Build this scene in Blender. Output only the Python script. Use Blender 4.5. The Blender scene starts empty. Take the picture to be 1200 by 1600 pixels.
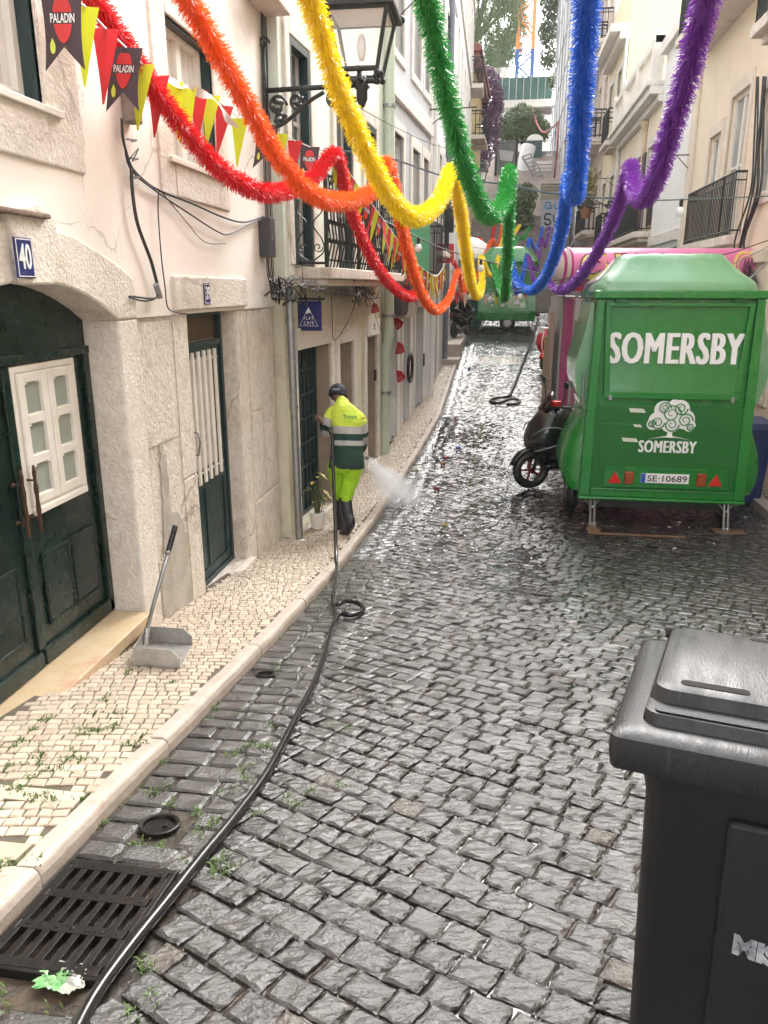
import bpy, bmesh, math, random
from mathutils import Vector, Matrix
random.seed(11)
R = math.radians
S = bpy.context.scene
COL = S.collection

# ------------------------------------------------------------ camera, sky, sun, exposure
F_, HY, VX, CZ = 1200.0, 450.0, 780.0, 2.75
PIT = math.atan((800-HY)/F_)
YAW = math.atan((VX-600)/F_*math.cos(PIT))
cd = bpy.data.cameras.new('camera'); cam = bpy.data.objects.new('camera', cd); COL.objects.link(cam)
cd.sensor_fit = 'HORIZONTAL'; cd.sensor_width = 36; cd.lens = 36
cd.clip_start = 0.05; cd.clip_end = 2000
cam.location = (0, 0, CZ); cam.rotation_euler = (math.pi/2-PIT, 0, YAW)
S.camera = cam
SUN_EL, SUN_AZ = R(38), R(16)          # azimuth clockwise from +Y
w = bpy.data.worlds.new('World'); S.world = w; w.use_nodes = True
nt = w.node_tree
sky = nt.nodes.new('ShaderNodeTexSky'); sky.sky_type = 'NISHITA'; sky.sun_disc = False
sky.sun_elevation = SUN_EL; sky.sun_rotation = SUN_AZ; sky.air_density = 1.0; sky.dust_density = 4.0; sky.ozone_density = 1.0
hs = nt.nodes.new('ShaderNodeHueSaturation'); hs.inputs['Saturation'].default_value = 0.12; hs.inputs['Value'].default_value = 1.6
nt.links.new(sky.outputs[0], hs.inputs['Color'])
bg = nt.nodes['Background']; bg.inputs['Strength'].default_value = 0.15
nt.links.new(hs.outputs[0], bg.inputs['Color'])
sl = bpy.data.lights.new('sun', 'SUN'); sl.energy = 0.8; sl.angle = R(25); sl.color = (1, .96, .9)
so = bpy.data.objects.new('sun', sl); COL.objects.link(so)
sd = Vector((math.sin(SUN_AZ)*math.cos(SUN_EL), math.cos(SUN_AZ)*math.cos(SUN_EL), math.sin(SUN_EL)))
so.rotation_euler = sd.to_track_quat('Z', 'Y').to_euler(); so.location = (0, 0, 30)
S.view_settings.view_transform = 'Standard'; S.view_settings.look = 'None'
S.view_settings.gamma = 1; S.view_settings.use_curve_mapping = False
S.view_settings.exposure = 2.1
S.render.engine = 'CYCLES'; S.cycles.volume_bounces = 5

# ------------------------------------------------------------ measuring the place
def ray(px, py):
    u = (px-600)/F_; v = (800-py)/F_
    h = math.cos(PIT)+v*math.sin(PIT); z = -math.sin(PIT)+v*math.cos(PIT)
    c, s = math.cos(YAW), math.sin(YAW)
    return Vector((u*c-h*s, u*s+h*c, z))
def aty(px, py, y):
    r = ray(px, py); t = y/r.y; return Vector((r.x*t, y, CZ+r.z*t))
GP = [(-60, 10.2), (-5, 1.95), (0, 1.2), (5, .45), (7, .19), (8.5, .08), (10, .08), (12, .2), (15, .48), (26, 1.35), (31.5, 1.85), (40, 6.0), (50, 10.4), (62, 12.2), (400, 13)]
def G(y):
    for (a, b), (c, d) in zip(GP, GP[1:]):
        if y <= c: return b+(d-b)*(y-a)/(c-a)
    return GP[-1][1]
def Gs(y):                              # the same profile, kinks rounded off
    return (G(y-.6)+G(y-.3)+2*G(y)+G(y+.3)+G(y+.6))/6 if -4 < y < 29 else G(y)
def gnd(px, py, dz=0):
    r = ray(px, py); t = .3
    while CZ+r.z*t-Gs(r.y*t)-dz > 0 and t < 80: t += .01
    return Vector((r.x*t, r.y*t, CZ+r.z*t))

# ------------------------------------------------------------ materials
MATS = {}
def mat(name, c1, c2=None, scale=6, rough=.6, rough2=None, bump=0, bscale=60, metal=0, island=0, detail=6, c3=None, s3=1.2, t3=(.55, .7), coat=0, sheen=0, trans=0, spec=.5, stretch=(1, 1, 1), bdist=.01, emit=None, crack=0, cs=1.4):
    if name in MATS: return MATS[name]
    m = bpy.data.materials.new(name); m.use_nodes = True; MATS[name] = m
    N, L = m.node_tree.nodes, m.node_tree.links
    p = N['Principled BSDF']
    p.inputs['Roughness'].default_value = rough; p.inputs['Metallic'].default_value = metal
    p.inputs['Specular IOR Level'].default_value = spec
    p.inputs['Coat Weight'].default_value = coat; p.inputs['Coat Roughness'].default_value = .08
    p.inputs['Transmission Weight'].default_value = trans
    if sheen: p.inputs['Sheen Weight'].default_value = sheen
    c2 = c2 or tuple(x*.8 for x in c1)
    tc = N.new('ShaderNodeTexCoord'); mp = N.new('ShaderNodeMapping'); mp.inputs['Scale'].default_value = stretch
    L.new(tc.outputs['Object'], mp.inputs['Vector'])
    nz = N.new('ShaderNodeTexNoise'); nz.inputs['Scale'].default_value = scale; nz.inputs['Detail'].default_value = detail; nz.inputs['Roughness'].default_value = .62
    L.new(mp.outputs[0], nz.inputs['Vector'])
    rp = N.new('ShaderNodeMapRange'); rp.inputs['From Min'].default_value = .34; rp.inputs['From Max'].default_value = .68
    L.new(nz.outputs['Fac'], rp.inputs['Value'])
    mx = N.new('ShaderNodeMix'); mx.data_type = 'RGBA'
    mx.inputs[6].default_value = (*c1, 1); mx.inputs[7].default_value = (*c2, 1)
    fac = rp.outputs[0]
    if island:
        ge = N.new('ShaderNodeNewGeometry'); ma = N.new('ShaderNodeMath'); ma.operation = 'MULTIPLY_ADD'
        L.new(ge.outputs['Random Per Island'], ma.inputs[0]); ma.inputs[1].default_value = island
        m2 = N.new('ShaderNodeMath'); m2.operation = 'MULTIPLY'; L.new(rp.outputs[0], m2.inputs[0]); m2.inputs[1].default_value = 1-island
        L.new(m2.outputs[0], ma.inputs[2]); fac = ma.outputs[0]
    L.new(fac, mx.inputs[0]); out = mx.outputs[2]
    if c3:
        n3 = N.new('ShaderNodeTexNoise'); n3.inputs['Scale'].default_value = s3; n3.inputs['Detail'].default_value = 8; n3.inputs['Roughness'].default_value = .7
        L.new(mp.outputs[0], n3.inputs['Vector'])
        r3 = N.new('ShaderNodeMapRange'); r3.inputs['From Min'].default_value = t3[0]; r3.inputs['From Max'].default_value = t3[1]
        L.new(n3.outputs['Fac'], r3.inputs['Value'])
        m3 = N.new('ShaderNodeMix'); m3.data_type = 'RGBA'; m3.inputs[7].default_value = (*c3, 1)
        L.new(out, m3.inputs[6]); L.new(r3.outputs[0], m3.inputs[0]); out = m3.outputs[2]
    if crack:                                # thin wandering cracks
        nd_ = N.new('ShaderNodeTexNoise'); nd_.inputs['Scale'].default_value = 3.5; nd_.inputs['Detail'].default_value = 6; L.new(tc.outputs['Object'], nd_.inputs['Vector'])
        va = N.new('ShaderNodeMix'); va.data_type = 'VECTOR'; va.inputs[0].default_value = .22; L.new(tc.outputs['Object'], va.inputs[4]); L.new(nd_.outputs['Color'], va.inputs[5])
        vo = N.new('ShaderNodeTexVoronoi'); vo.feature = 'DISTANCE_TO_EDGE'; vo.inputs['Scale'].default_value = cs; L.new(va.outputs[1], vo.inputs['Vector'])
        n5 = N.new('ShaderNodeTexNoise'); n5.inputs['Scale'].default_value = 1.1; L.new(tc.outputs['Object'], n5.inputs['Vector'])
        r5 = N.new('ShaderNodeMapRange'); r5.inputs['From Min'].default_value = .48; r5.inputs['From Max'].default_value = .60; r5.inputs['To Max'].default_value = .010; L.new(n5.outputs['Fac'], r5.inputs['Value'])
        lt_ = N.new('ShaderNodeMath'); lt_.operation = 'LESS_THAN'; L.new(vo.outputs['Distance'], lt_.inputs[0]); L.new(r5.outputs[0], lt_.inputs[1])
        mu = N.new('ShaderNodeMath'); mu.operation = 'MULTIPLY'; L.new(lt_.outputs[0], mu.inputs[0]); mu.inputs[1].default_value = crack
        m5 = N.new('ShaderNodeMix'); m5.data_type = 'RGBA'; L.new(out, m5.inputs[6]); m5.inputs[7].default_value = (.12, .09, .07, 1); L.new(mu.outputs[0], m5.inputs[0]); out = m5.outputs[2]
    L.new(out, p.inputs['Base Color'])
    if rough2 is not None:
        nr = N.new('ShaderNodeTexNoise'); nr.inputs['Scale'].default_value = scale*2.3; nr.inputs['Detail'].default_value = 4
        L.new(mp.outputs[0], nr.inputs['Vector'])
        rr = N.new('ShaderNodeMapRange'); rr.inputs['From Min'].default_value = .35; rr.inputs['From Max'].default_value = .65
        rr.inputs['To Min'].default_value = rough; rr.inputs['To Max'].default_value = rough2
        L.new(nr.outputs['Fac'], rr.inputs['Value']); L.new(rr.outputs[0], p.inputs['Roughness'])
    if bump:
        nb = N.new('ShaderNodeTexNoise'); nb.inputs['Scale'].default_value = bscale; nb.inputs['Detail'].default_value = 5; nb.inputs['Roughness'].default_value = .6
        L.new(mp.outputs[0], nb.inputs['Vector'])
        b = N.new('ShaderNodeBump'); b.inputs['Strength'].default_value = bump; b.inputs['Distance'].default_value = bdist
        L.new(nb.outputs['Fac'], b.inputs['Height']); L.new(b.outputs[0], p.inputs['Normal'])
        if coat: L.new(b.outputs[0], p.inputs['Coat Normal'])
    if emit:
        p.inputs['Emission Color'].default_value = (*emit[0], 1); p.inputs['Emission Strength'].default_value = emit[1]
    return m

# ------------------------------------------------------------ mesh builder
def cr(pts, n=8):                        # Catmull-Rom through points
    P = [Vector(p) for p in pts]; P = [2*P[0]-P[1]]+P+[2*P[-1]-P[-2]]; out = []
    for i in range(1, len(P)-2):
        a, b, c, d = P[i-1:i+3]
        for k in range(n):
            t = k/n
            out.append(.5*((2*b)+(c-a)*t+(2*a-5*b+4*c-d)*t*t+(3*b-a-3*c+d)*t**3))
    out.append(P[-2]); return out
def resample(pts, step):
    out = [pts[0].copy()]; acc = 0
    for a, b in zip(pts, pts[1:]):
        L = (b-a).length
        if L < 1e-9: continue
        t = step-acc
        while t <= L:
            out.append(a+(b-a)*(t/L)); t += step
        acc = L-(t-step)
    return out
def up_loc(o):
    v = Vector((0, 0, 0))
    while o: v += o.location; o = o.parent
    return v
class MB:
    def __init__(s): s.v = []; s.f = []; s.m = []
    def add(s, vs, fs, m=0):
        n = len(s.v); s.v += [tuple(p) for p in vs]; s.f += [tuple(n+i for i in f) for f in fs]; s.m += [m]*len(fs); return s
    def quad(s, *p, m=0): return s.add(p, [tuple(range(len(p)))], m)
    def pbox(s, o, a, b, c, m=0):        # parallelepiped from a corner and three edges
        o, a, b, c = Vector(o), Vector(a), Vector(b), Vector(c)
        vs = [o, o+a, o+a+b, o+b, o+c, o+a+c, o+a+b+c, o+b+c]
        fs = [(0, 3, 2, 1), (4, 5, 6, 7), (0, 1, 5, 4), (1, 2, 6, 5), (2, 3, 7, 6), (3, 0, 4, 7)]
        if a.cross(b).dot(c) < 0: fs = [f[::-1] for f in fs]
        return s.add(vs, fs, m)
    def box(s, x0, x1, y0, y1, z0, z1, m=0):
        return s.pbox((x0, y0, z0), (x1-x0, 0, 0), (0, y1-y0, 0), (0, 0, z1-z0), m)
    def loft(s, rings, cap=True, m=0, close=False):
        k = len(rings[0]); vs = [p for r in rings for p in r]; fs = []
        nr = len(rings)
        for i in range(nr-1 if not close else nr):
            for j in range(k):
                a, b = i*k+j, i*k+(j+1) % k; i2 = (i+1) % nr
                fs.append((a, b, i2*k+(j+1) % k, i2*k+j))
        if cap and not close:
            fs.append(tuple(range(k))[::-1]); fs.append(tuple((nr-1)*k+j for j in range(k)))
        return s.add(vs, fs, m)
    def tube(s, pts, r, n=8, m=0, cap=True, flat=1):
        P = [Vector(p) for p in pts]; rings = []; N = None
        for i, p in enumerate(P):
            t = (P[min(i+1, len(P)-1)]-P[max(i-1, 0)])
            if t.length < 1e-9: t = Vector((0, 0, 1))
            t.normalize()
            if N is None:
                N = t.orthogonal().normalized()
            else:
                N = (N-t*N.dot(t)); N = N.normalized() if N.length > 1e-6 else t.orthogonal().normalized()
            B = t.cross(N); rr = r[i] if isinstance(r, (list, tuple)) else r
            rings.append([p+(N*math.cos(2*math.pi*k/n)+B*math.sin(2*math.pi*k/n)*flat)*rr for k in range(n)])
        return s.loft(rings, cap, m)
    def lathe(s, c, prof, n=16, m=0, ax='z'):
        c = Vector(c); rings = []
        for r, z in prof:
            ring = []
            for k in range(n):
                a = 2*math.pi*k/n; x, y = r*math.cos(a), r*math.sin(a)
                ring.append(c+Vector({'z': (x, y, z), 'x': (z, x, y), 'y': (y, z, x)}[ax]))
            rings.append(ring)
        return s.loft(rings, True, m)
    def prism(s, poly, ext, m=0):
        e = Vector(ext); a = [Vector(p) for p in poly]
        return s.loft([a, [p+e for p in a]], True, m)
    def torus(s, c, Rr, r, ax='y', n=28, k=10, m=0):
        c = Vector(c); rings = []
        for i in range(n):
            a = 2*math.pi*i/n; ring = []
            for j in range(k):
                b = 2*math.pi*j/k; q = Rr+r*math.cos(b); x, y, z = q*math.cos(a), q*math.sin(a), r*math.sin(b)
                ring.append(c+Vector({'z': (x, y, z), 'x': (z, x, y), 'y': (y, z, x)}[ax]))
            rings.append(ring)
        return s.loft(rings, False, m, close=True)
    def ball(s, c, r, n=10, m=0, sc=(1, 1, 1)):
        prof = [(max(1e-4, r*math.sin(math.pi*i/n)), -r*math.cos(math.pi*i/n)) for i in range(n+1)]
        q = MB().lathe((0, 0, 0), prof, n+4)
        return s.add([(c[0]+x*sc[0], c[1]+y*sc[1], c[2]+z*sc[2]) for x, y, z in q.v], q.f, m)
    def build(s, name, mats, parent=None, loc=None, smooth=False, bevel=0, seg=2, fix=False):
        me = bpy.data.meshes.new(name); off = up_loc(parent) if parent else Vector((0, 0, 0))
        if loc is not None: off = off+Vector(loc)
        me.from_pydata([(a-off.x, b-off.y, c-off.z) for a, b, c in s.v], [], s.f)
        if not isinstance(mats, (list, tuple)): mats = [mats]
        for mm in mats: me.materials.append(mm)
        me.polygons.foreach_set('material_index', s.m)
        if smooth: me.polygons.foreach_set('use_smooth', [True]*len(me.polygons))
        me.update()
        if fix:
            bm = bmesh.new(); bm.from_mesh(me); bmesh.ops.recalc_face_normals(bm, faces=bm.faces); bm.to_mesh(me); bm.free()
        o = bpy.data.objects.new(name, me); COL.objects.link(o)
        if parent: o.parent = parent
        if loc is not None: o.location = loc
        if bevel:
            b = o.modifiers.new('b', 'BEVEL'); b.width = bevel; b.segments = seg; b.limit_method = 'ANGLE'; b.angle_limit = R(35)
        if smooth and bevel:
            pass
        return o
def autosmooth(o, deg=40):
    me = o.data
    bm = bmesh.new(); bm.from_mesh(me)
    for f in bm.faces: f.smooth = True
    for e in bm.edges:
        if len(e.link_faces) == 2 and e.calc_face_angle(0) > R(deg): e.smooth = False
    bm.to_mesh(me); bm.free(); return o
def tag(o, label=None, cat=None, group=None, kind=None):
    if label: o['label'] = label
    if cat: o['category'] = cat
    if group: o['group'] = group
    if kind: o['kind'] = kind
    return o
def thing(name, label, cat, loc=(0, 0, 0), group=None):
    o = bpy.data.objects.new(name, None); COL.objects.link(o); o.location = loc; o.empty_display_size = .1
    return tag(o, label, cat, group)
def copy_tree(o, parent=None):
    c = o.copy(); COL.objects.link(c)
    if parent: c.parent = parent
    for ch in list(o.children): copy_tree(ch, c)
    return c
DG = bpy.context.evaluated_depsgraph_get
def bake(o):                              # modifiers into plain mesh data
    e = o.evaluated_get(DG()); me = bpy.data.meshes.new_from_object(e)
    o.modifiers.clear(); o.data = me; return o
def text_mesh(body, size, depth=.004, bold=0, xs=1.0, spacing=1.0, align='CENTER'):
    c = bpy.data.curves.new('t', 'FONT'); c.body = body; c.size = size; c.extrude = depth; c.offset = bold
    c.align_x = align; c.align_y = 'CENTER'; c.space_character = spacing; c.resolution_u = 3
    o = bpy.data.objects.new('t', c); COL.objects.link(o)
    bpy.context.view_layer.update()
    me = bpy.data.meshes.new_from_object(o.evaluated_get(DG()))
    vs = [v.co.copy() for v in me.vertices]; fs = [tuple(p.vertices) for p in me.polygons]
    bpy.data.objects.remove(o); bpy.data.curves.remove(c); bpy.data.meshes.remove(me)
    return [Vector((v.x*xs, v.y, v.z)) for v in vs], fs
def text_on(mb, body, size, origin, ex, ey, **k):    # text with its x along ex, y along ey
    m = k.pop('m', 0)
    vs, fs = text_mesh(body, size, **k); ex, ey = Vector(ex).normalized(), Vector(ey).normalized(); ez = ex.cross(ey)
    o = Vector(origin)
    mb.add([o+ex*v.x+ey*v.y+ez*v.z for v in vs], fs, m); return mb
def skin(nodes, edges, sub=2, root=0):    # one continuous limb-like surface; returns MB-like verts, faces
    me = bpy.data.meshes.new('sk'); me.from_pydata([n[0] for n in nodes], edges, [])
    o = bpy.data.objects.new('sk', me); COL.objects.link(o)
    m = o.modifiers.new('s', 'SKIN'); m.use_smooth_shade = True; m.branch_smoothing = .4
    u = o.modifiers.new('u', 'SUBSURF'); u.levels = sub; u.render_levels = sub
    for i, n in enumerate(nodes):
        r = n[1]; me.skin_vertices[0].data[i].radius = r if isinstance(r, tuple) else (r, r)
        me.skin_vertices[0].data[i].use_root = (i == root)
    bpy.context.view_layer.update()
    m2 = bpy.data.meshes.new_from_object(o.evaluated_get(DG()))
    q = MB(); q.add([v.co.copy() for v in m2.vertices], [tuple(p.vertices) for p in m2.polygons])
    bpy.data.objects.remove(o); bpy.data.meshes.remove(me); bpy.data.meshes.remove(m2)
    return q

# ------------------------------------------------------------ facades
class Fac:
    def __init__(s, p0, p1, street):      # street: +1 when the street lies to the right of p0->p1
        s.o = Vector((p0[0], p0[1], 0)); d = Vector((p1[0]-p0[0], p1[1]-p0[1], 0)); s.len = d.length; s.d = d.normalized()
        s.n = Vector((s.d.y, -s.d.x, 0))*street
    def p(s, u, z, d=0): q = s.o+s.d*u+s.n*d; return Vector((q.x, q.y, z))
    def hit(s, px, py, d=0):
        r = ray(px, py); o = s.o+s.n*d; t = (o.x*s.n.x+o.y*s.n.y)/(r.x*s.n.x+r.y*s.n.y)
        q = Vector((r.x*t, r.y*t, 0))-o; return q.dot(s.d), CZ+r.z*t
    def rect(s, a, b, c, e, d=0):
        u0, z0 = s.hit(a, b, d); u1, z1 = s.hit(c, e, d)
        return min(u0, u1), max(u0, u1), min(z0, z1), max(z0, z1)
    def box(s, mb, u0, u1, z0, z1, d0, d1, m=0):
        return mb.pbox(s.p(u0, z0, d0), s.d*(u1-u0), Vector((0, 0, z1-z0)), s.n*(d1-d0), m)
    def wall(s, mb, u0, u1, z0, z1, holes=(), rec=.2, d=0, back=.35, m=0):
        us = sorted({u0, u1, *[h[0] for h in holes], *[h[1] for h in holes]}); zs = sorted({z0, z1, *[h[2] for h in holes], *[h[3] for h in holes]})
        us = [q for q in us if u0 <= q <= u1]; zs = [q for q in zs if z0 <= q <= z1]
        for a, b in zip(us, us[1:]):
            for c, e in zip(zs, zs[1:]):
                um, zm = (a+b)/2, (c+e)/2
                if any(h[0] < um < h[1] and h[2] < zm < h[3] for h in holes): continue
                mb.quad(s.p(a, c, d), s.p(b, c, d), s.p(b, e, d), s.p(a, e, d), m=m)
        for h in holes:
            a, b, c, e = max(h[0], u0), min(h[1], u1), max(h[2], z0), min(h[3], z1); q = d-(h[4] if len(h) > 4 else rec)
            mb.quad(s.p(a, c, d), s.p(a, e, d), s.p(a, e, q), s.p(a, c, q), m=m); mb.quad(s.p(b, c, d), s.p(b, c, q), s.p(b, e, q), s.p(b, e, d), m=m)
            mb.quad(s.p(a, e, d), s.p(b, e, d), s.p(b, e, q), s.p(a, e, q), m=m); mb.quad(s.p(a, c, d), s.p(a, c, q), s.p(b, c, q), s.p(b, c, d), m=m)
            mb.quad(s.p(a, c, q), s.p(b, c, q), s.p(b, e, q), s.p(a, e, q), m=m)
        # ends, top and back
        for u in (u0, u1): mb.quad(s.p(u, z0, d), s.p(u, z1, d), s.p(u, z1, -6), s.p(u, z0, -6), m=m)
        mb.quad(s.p(u0, z1, d), s.p(u1, z1, d), s.p(u1, z1, -6), s.p(u0, z1, -6), m=m)
        mb.quad(s.p(u0, z0, d), s.p(u1, z0, d), s.p(u1, z0, d-.3), s.p(u0, z0, d-.3), m=m)
        mb.quad(s.p(u0, z0, -6), s.p(u1, z0, -6), s.p(u1, z1, -6), s.p(u0, z1, -6), m=m)
        return mb
# ------------------------------------------------------------ materials in use
plaster = mat('cream_plaster', (.87, .80, .735), (.82, .745, .67), 2.2, .85, bump=.2, bscale=18, c3=(.66, .585, .51), s3=1.3, t3=(.58, .80), bdist=.01, crack=.3, cs=.8)
stone = mat('worn_limestone', (.77, .70, .62), (.60, .525, .44), 16, .85, bump=1.0, bscale=36, c3=(.47, .375, .28), s3=2.6, t3=(.54, .74), bdist=.022, stretch=(1, 1, .85), crack=.4, cs=1.1)
jamb = mat('dressed_limestone', (.79, .725, .65), (.66, .59, .51), 17, .8, bump=.9, bscale=44, c3=(.48, .40, .31), s3=2.6, t3=(.54, .74), bdist=.016, crack=.3, cs=1.0)
cement = mat('grey_cement', (.47, .43, .375), (.33, .30, .255), 6, .9, bump=.4, bscale=30, c3=(.45, .36, .26), s3=3, bdist=.01)
marble = mat('yellow_marble', (.50, .37, .21), (.58, .47, .32), 5, .35, .55, bump=.15, bscale=50, c3=(.46, .20, .14), s3=1.8, t3=(.50, .66))
kerbm = mat('pink_kerb_limestone', (.50, .43, .365), (.36, .30, .25), 9, .4, .65, bump=.45, bscale=40, c3=(.36, .20, .15), s3=2.5, t3=(.6, .74), island=.35)
calc = mat('cream_paving_stone', (.56, .475, .375), (.38, .31, .235), 30, .42, .7, bump=.3, bscale=140, island=.75, bdist=.004)
pavesoil = mat('pavement_sand', (.13, .10, .075), (.07, .055, .04), 20, .8, c3=(.06, .09, .03), s3=3, t3=(.55, .65))
sett = mat('wet_granite', (.054, .050, .046), (.018, .0172, .0165), 70, .05, .20, bump=.75, bscale=92, island=.5, coat=.55, bdist=.0065, c3=(.20, .19, .175), s3=230, t3=(.62, .70), spec=.5)
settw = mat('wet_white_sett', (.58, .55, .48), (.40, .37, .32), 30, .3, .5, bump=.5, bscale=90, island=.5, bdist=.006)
soil = mat('wet_joint_soil', (.045, .037, .029), (.02, .018, .016), 8, .15, .45, bump=.6, bscale=60, c3=(.12, .085, .055), s3=2.2, t3=(.5, .64), bdist=.006)
greenpaint = mat('dark_green_paint', (.006, .021, .016), (.005, .015, .012), 5, .24, .34)
tealpaint = mat('dark_teal_paint', (.012, .040, .042), (.010, .028, .03), 5, .3, .45)
white = mat('white_paint', (.80, .76, .70), (.72, .67, .60), 7, .5, c3=(.55, .47, .38), s3=6, t3=(.66, .76))
curtain = mat('pale_curtain', (.66, .63, .56), (.50, .48, .43), 3, .9, stretch=(1, 9, .3))
frost = mat('frosted_glass', (.36, .39, .34), (.28, .31, .27), 2, .25)
dark = mat('dark_interior', (.02, .02, .02), (.035, .03, .028), 3, .8)
iron = mat('wrought_iron', (.018, .024, .024), (.03, .033, .03), 20, .45, metal=.3)
castiron = mat('cast_iron', (.018, .014, .0125), (.009, .008, .0075), 30, .32, .5, metal=.6, bump=.5, bscale=90, bdist=.003)
steel = mat('galvanised_steel', (.36, .37, .37), (.26, .27, .27), 14, .38, metal=.85)
blackrub = mat('black_rubber', (.012, .012, .013), (.02, .02, .02), 20, .25, .4)
cable = mat('black_cable', (.02, .02, .022), (.035, .033, .03), 9, .5)
greycable = mat('grey_cable', (.28, .28, .28), (.18, .18, .18), 9, .5)
enamel = mat('blue_enamel', (.012, .018, .14), (.01, .014, .11), 5, .25)
lettering = mat('white_lettering', (.82, .82, .82), (.78, .78, .78), 5, .45)
def glassmat(name, c, rough=.05):
    m = mat(name, c, tuple(x*.75 for x in c), 1.2, rough, spec=.8); return m
pane_dark = glassmat('window_glass', (.10, .115, .12), .06)
pane_pale = glassmat('pale_window_glass', (.34, .36, .36), .08)
cg = bpy.data.materials.new('clear_glass'); cg.use_nodes = True
_p = cg.node_tree.nodes['Principled BSDF']; _p.inputs['Base Color'].default_value = (.95, .97, .97, 1); _p.inputs['Roughness'].default_value = .02; _p.inputs['Alpha'].default_value = .22; _p.inputs['Specular IOR Level'].default_value = .9

# ------------------------------------------------------------ street lines
A0, A1, A2, A3, A4 = (-2.08, 7.55), (-1.73, 11.9), (-1.41, 15.8), (-1.38, 22.5), (-1.45, 36.0)
def lerp_line(P, y):
    for (x0, y0), (x1, y1) in zip(P, P[1:]):
        if y <= y1: return x0+(x1-x0)*(y-y0)/(y1-y0)
    return P[-1][0]
def XW(y): return lerp_line([(-2.2, -9), (-2.2, 7.55), A0, (A0[0], 7.5501), A1, A2, A3], y) if y > 7.55 else -2.2
def XK(y): return lerp_line([(-1.38, -9), (-1.37, 8), (-1.31, 9.8), (-1.0, 14.4), (-.97, 24)], y)
PAV = .052

# ------------------------------------------------------------ ground sheet
mb = MB(); ys = [-60, -20, -5]+[-4+.5*i for i in range(67)]+[31.5, 34, 37, 40, 45, 50, 56, 62, 80, 120, 200, 400]
xs = [-150, -40, -8, -2, 0, 2, 4, 8, 40, 150]
for y in ys:
    for x in xs: mb.v.append((x, y, Gs(y)-.017))
k = len(xs)
for i in range(len(ys)-1):
    for j in range(k-1): mb.f.append((i*k+j, i*k+j+1, (i+1)*k+j+1, (i+1)*k+j)); mb.m.append(0)
tag(mb.build('ground', soil, smooth=True), kind='structure')

# ------------------------------------------------------------ cobbled road
rnd = random.Random(3)
def stone_block(mb, c4, n, drop, amp, base, zf, m=0, skirt=.035):
    # one rough hewn block: a bumpy top that falls off at its rim, and a skirt
    tilt = (rnd.uniform(-1, 1)*amp*.6, rnd.uniform(-1, 1)*amp*.6); lift = rnd.uniform(-1, 1)*amp*.6
    g = []; a, b, c, d = c4; nn = n+1
    for i in range(nn):
        for j in range(nn):
            u, v = i/n, j/n
            # pull the two outer rings together so that the rim is a narrow rounded edge
            if n >= 3:
                e = .10; fu = [0, e]+[e+(1-2*e)*q/(n-2) for q in range(1, n-2)]+[1-e, 1]; u, v = fu[i], fu[j]
            x = (a[0]*(1-u)+b[0]*u)*(1-v)+(d[0]*(1-u)+c[0]*u)*v
            y = (a[1]*(1-u)+b[1]*u)*(1-v)+(d[1]*(1-u)+c[1]*u)*v
            rim = i in (0, n) or j in (0, n)
            h = base+lift+tilt[0]*(u-.5)*2+tilt[1]*(v-.5)*2+(-drop*rnd.uniform(.6, 1.3) if rim else rnd.uniform(-1, 1)*amp*.55)
            if n == 2 and not rim: h += drop*.3
            g.append((x+(rnd.uniform(-1, 1)*amp*.5 if n > 2 else 0), y+(rnd.uniform(-1, 1)*amp*.5 if n > 2 else 0), zf(y)+h))
    per = [(i, 0) for i in range(n)]+[(n, j) for j in range(n)]+[(n-i, n) for i in range(n)]+[(0, n-j) for j in range(n)]
    idx = [p[0]*nn+p[1] for p in per]
    base_i = len(g); sk = [(g[q][0], g[q][1], g[q][2]-skirt) for q in idx]
    fs = [(i*nn+j, (i+1)*nn+j, (i+1)*nn+j+1, i*nn+j+1) for i in range(n) for j in range(n)]
    L = len(idx)
    fs += [(idx[q], base_i+q, base_i+(q+1) % L, idx[(q+1) % L]) for q in range(L)]
    mb.add(g+sk, fs, m)
road = MB()
GRATE = (-1.34, -.965, 1.475, 1.975); COVERS = [(-1.155, 2.24, .075), (-1.24, 3.83, .055)]
GUT = .40
def blocked(x, y):
    if GRATE[0]-.05 < x < GRATE[1]+.05 and GRATE[2]-.05 < y < GRATE[3]+.05: return True
    return any((x-a)**2+(y-b)**2 < (r+.035)**2 for a, b, r in COVERS)
ang = R(-25); ca, sa = math.cos(ang), math.sin(ang)
pitch = .108
for i in range(-68, 306):
    v0 = i*pitch; u = -16+rnd.uniform(0, .15); wob = rnd.uniform(0, 6)
    while u < 16:
        L = rnd.uniform(.092, .145)
        uc, vc = u+L/2, v0+pitch/2
        bend = .05*math.sin(uc*.9+wob*.1)+.06*math.sin(uc*.35)
        x, y = uc*ca-vc*sa, uc*sa+vc*ca
        lit = rnd.random()
        if XK(y)+GUT < x < 3.32 and .25 < y < 29.5 and not blocked(x, y):
            gp = .0035; jt = .005
            q = []
            for du, dv in ((gp, gp), (L-gp, gp), (L-gp, pitch-gp), (gp, pitch-gp)):
                uu, vv = u+du+rnd.uniform(-jt, jt), v0+dv+rnd.uniform(-jt, jt)+.04*math.sin((u+du)*1.1)
                q.append((uu*ca-vv*sa, uu*sa+vv*ca))
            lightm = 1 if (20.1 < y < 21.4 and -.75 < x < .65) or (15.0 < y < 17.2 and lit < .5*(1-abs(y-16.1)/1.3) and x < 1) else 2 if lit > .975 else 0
            n = 6 if y < 3.6 else 4 if y < 8 else 3 if y < 12 else 2
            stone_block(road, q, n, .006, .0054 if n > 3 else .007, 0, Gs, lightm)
        u += L
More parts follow.
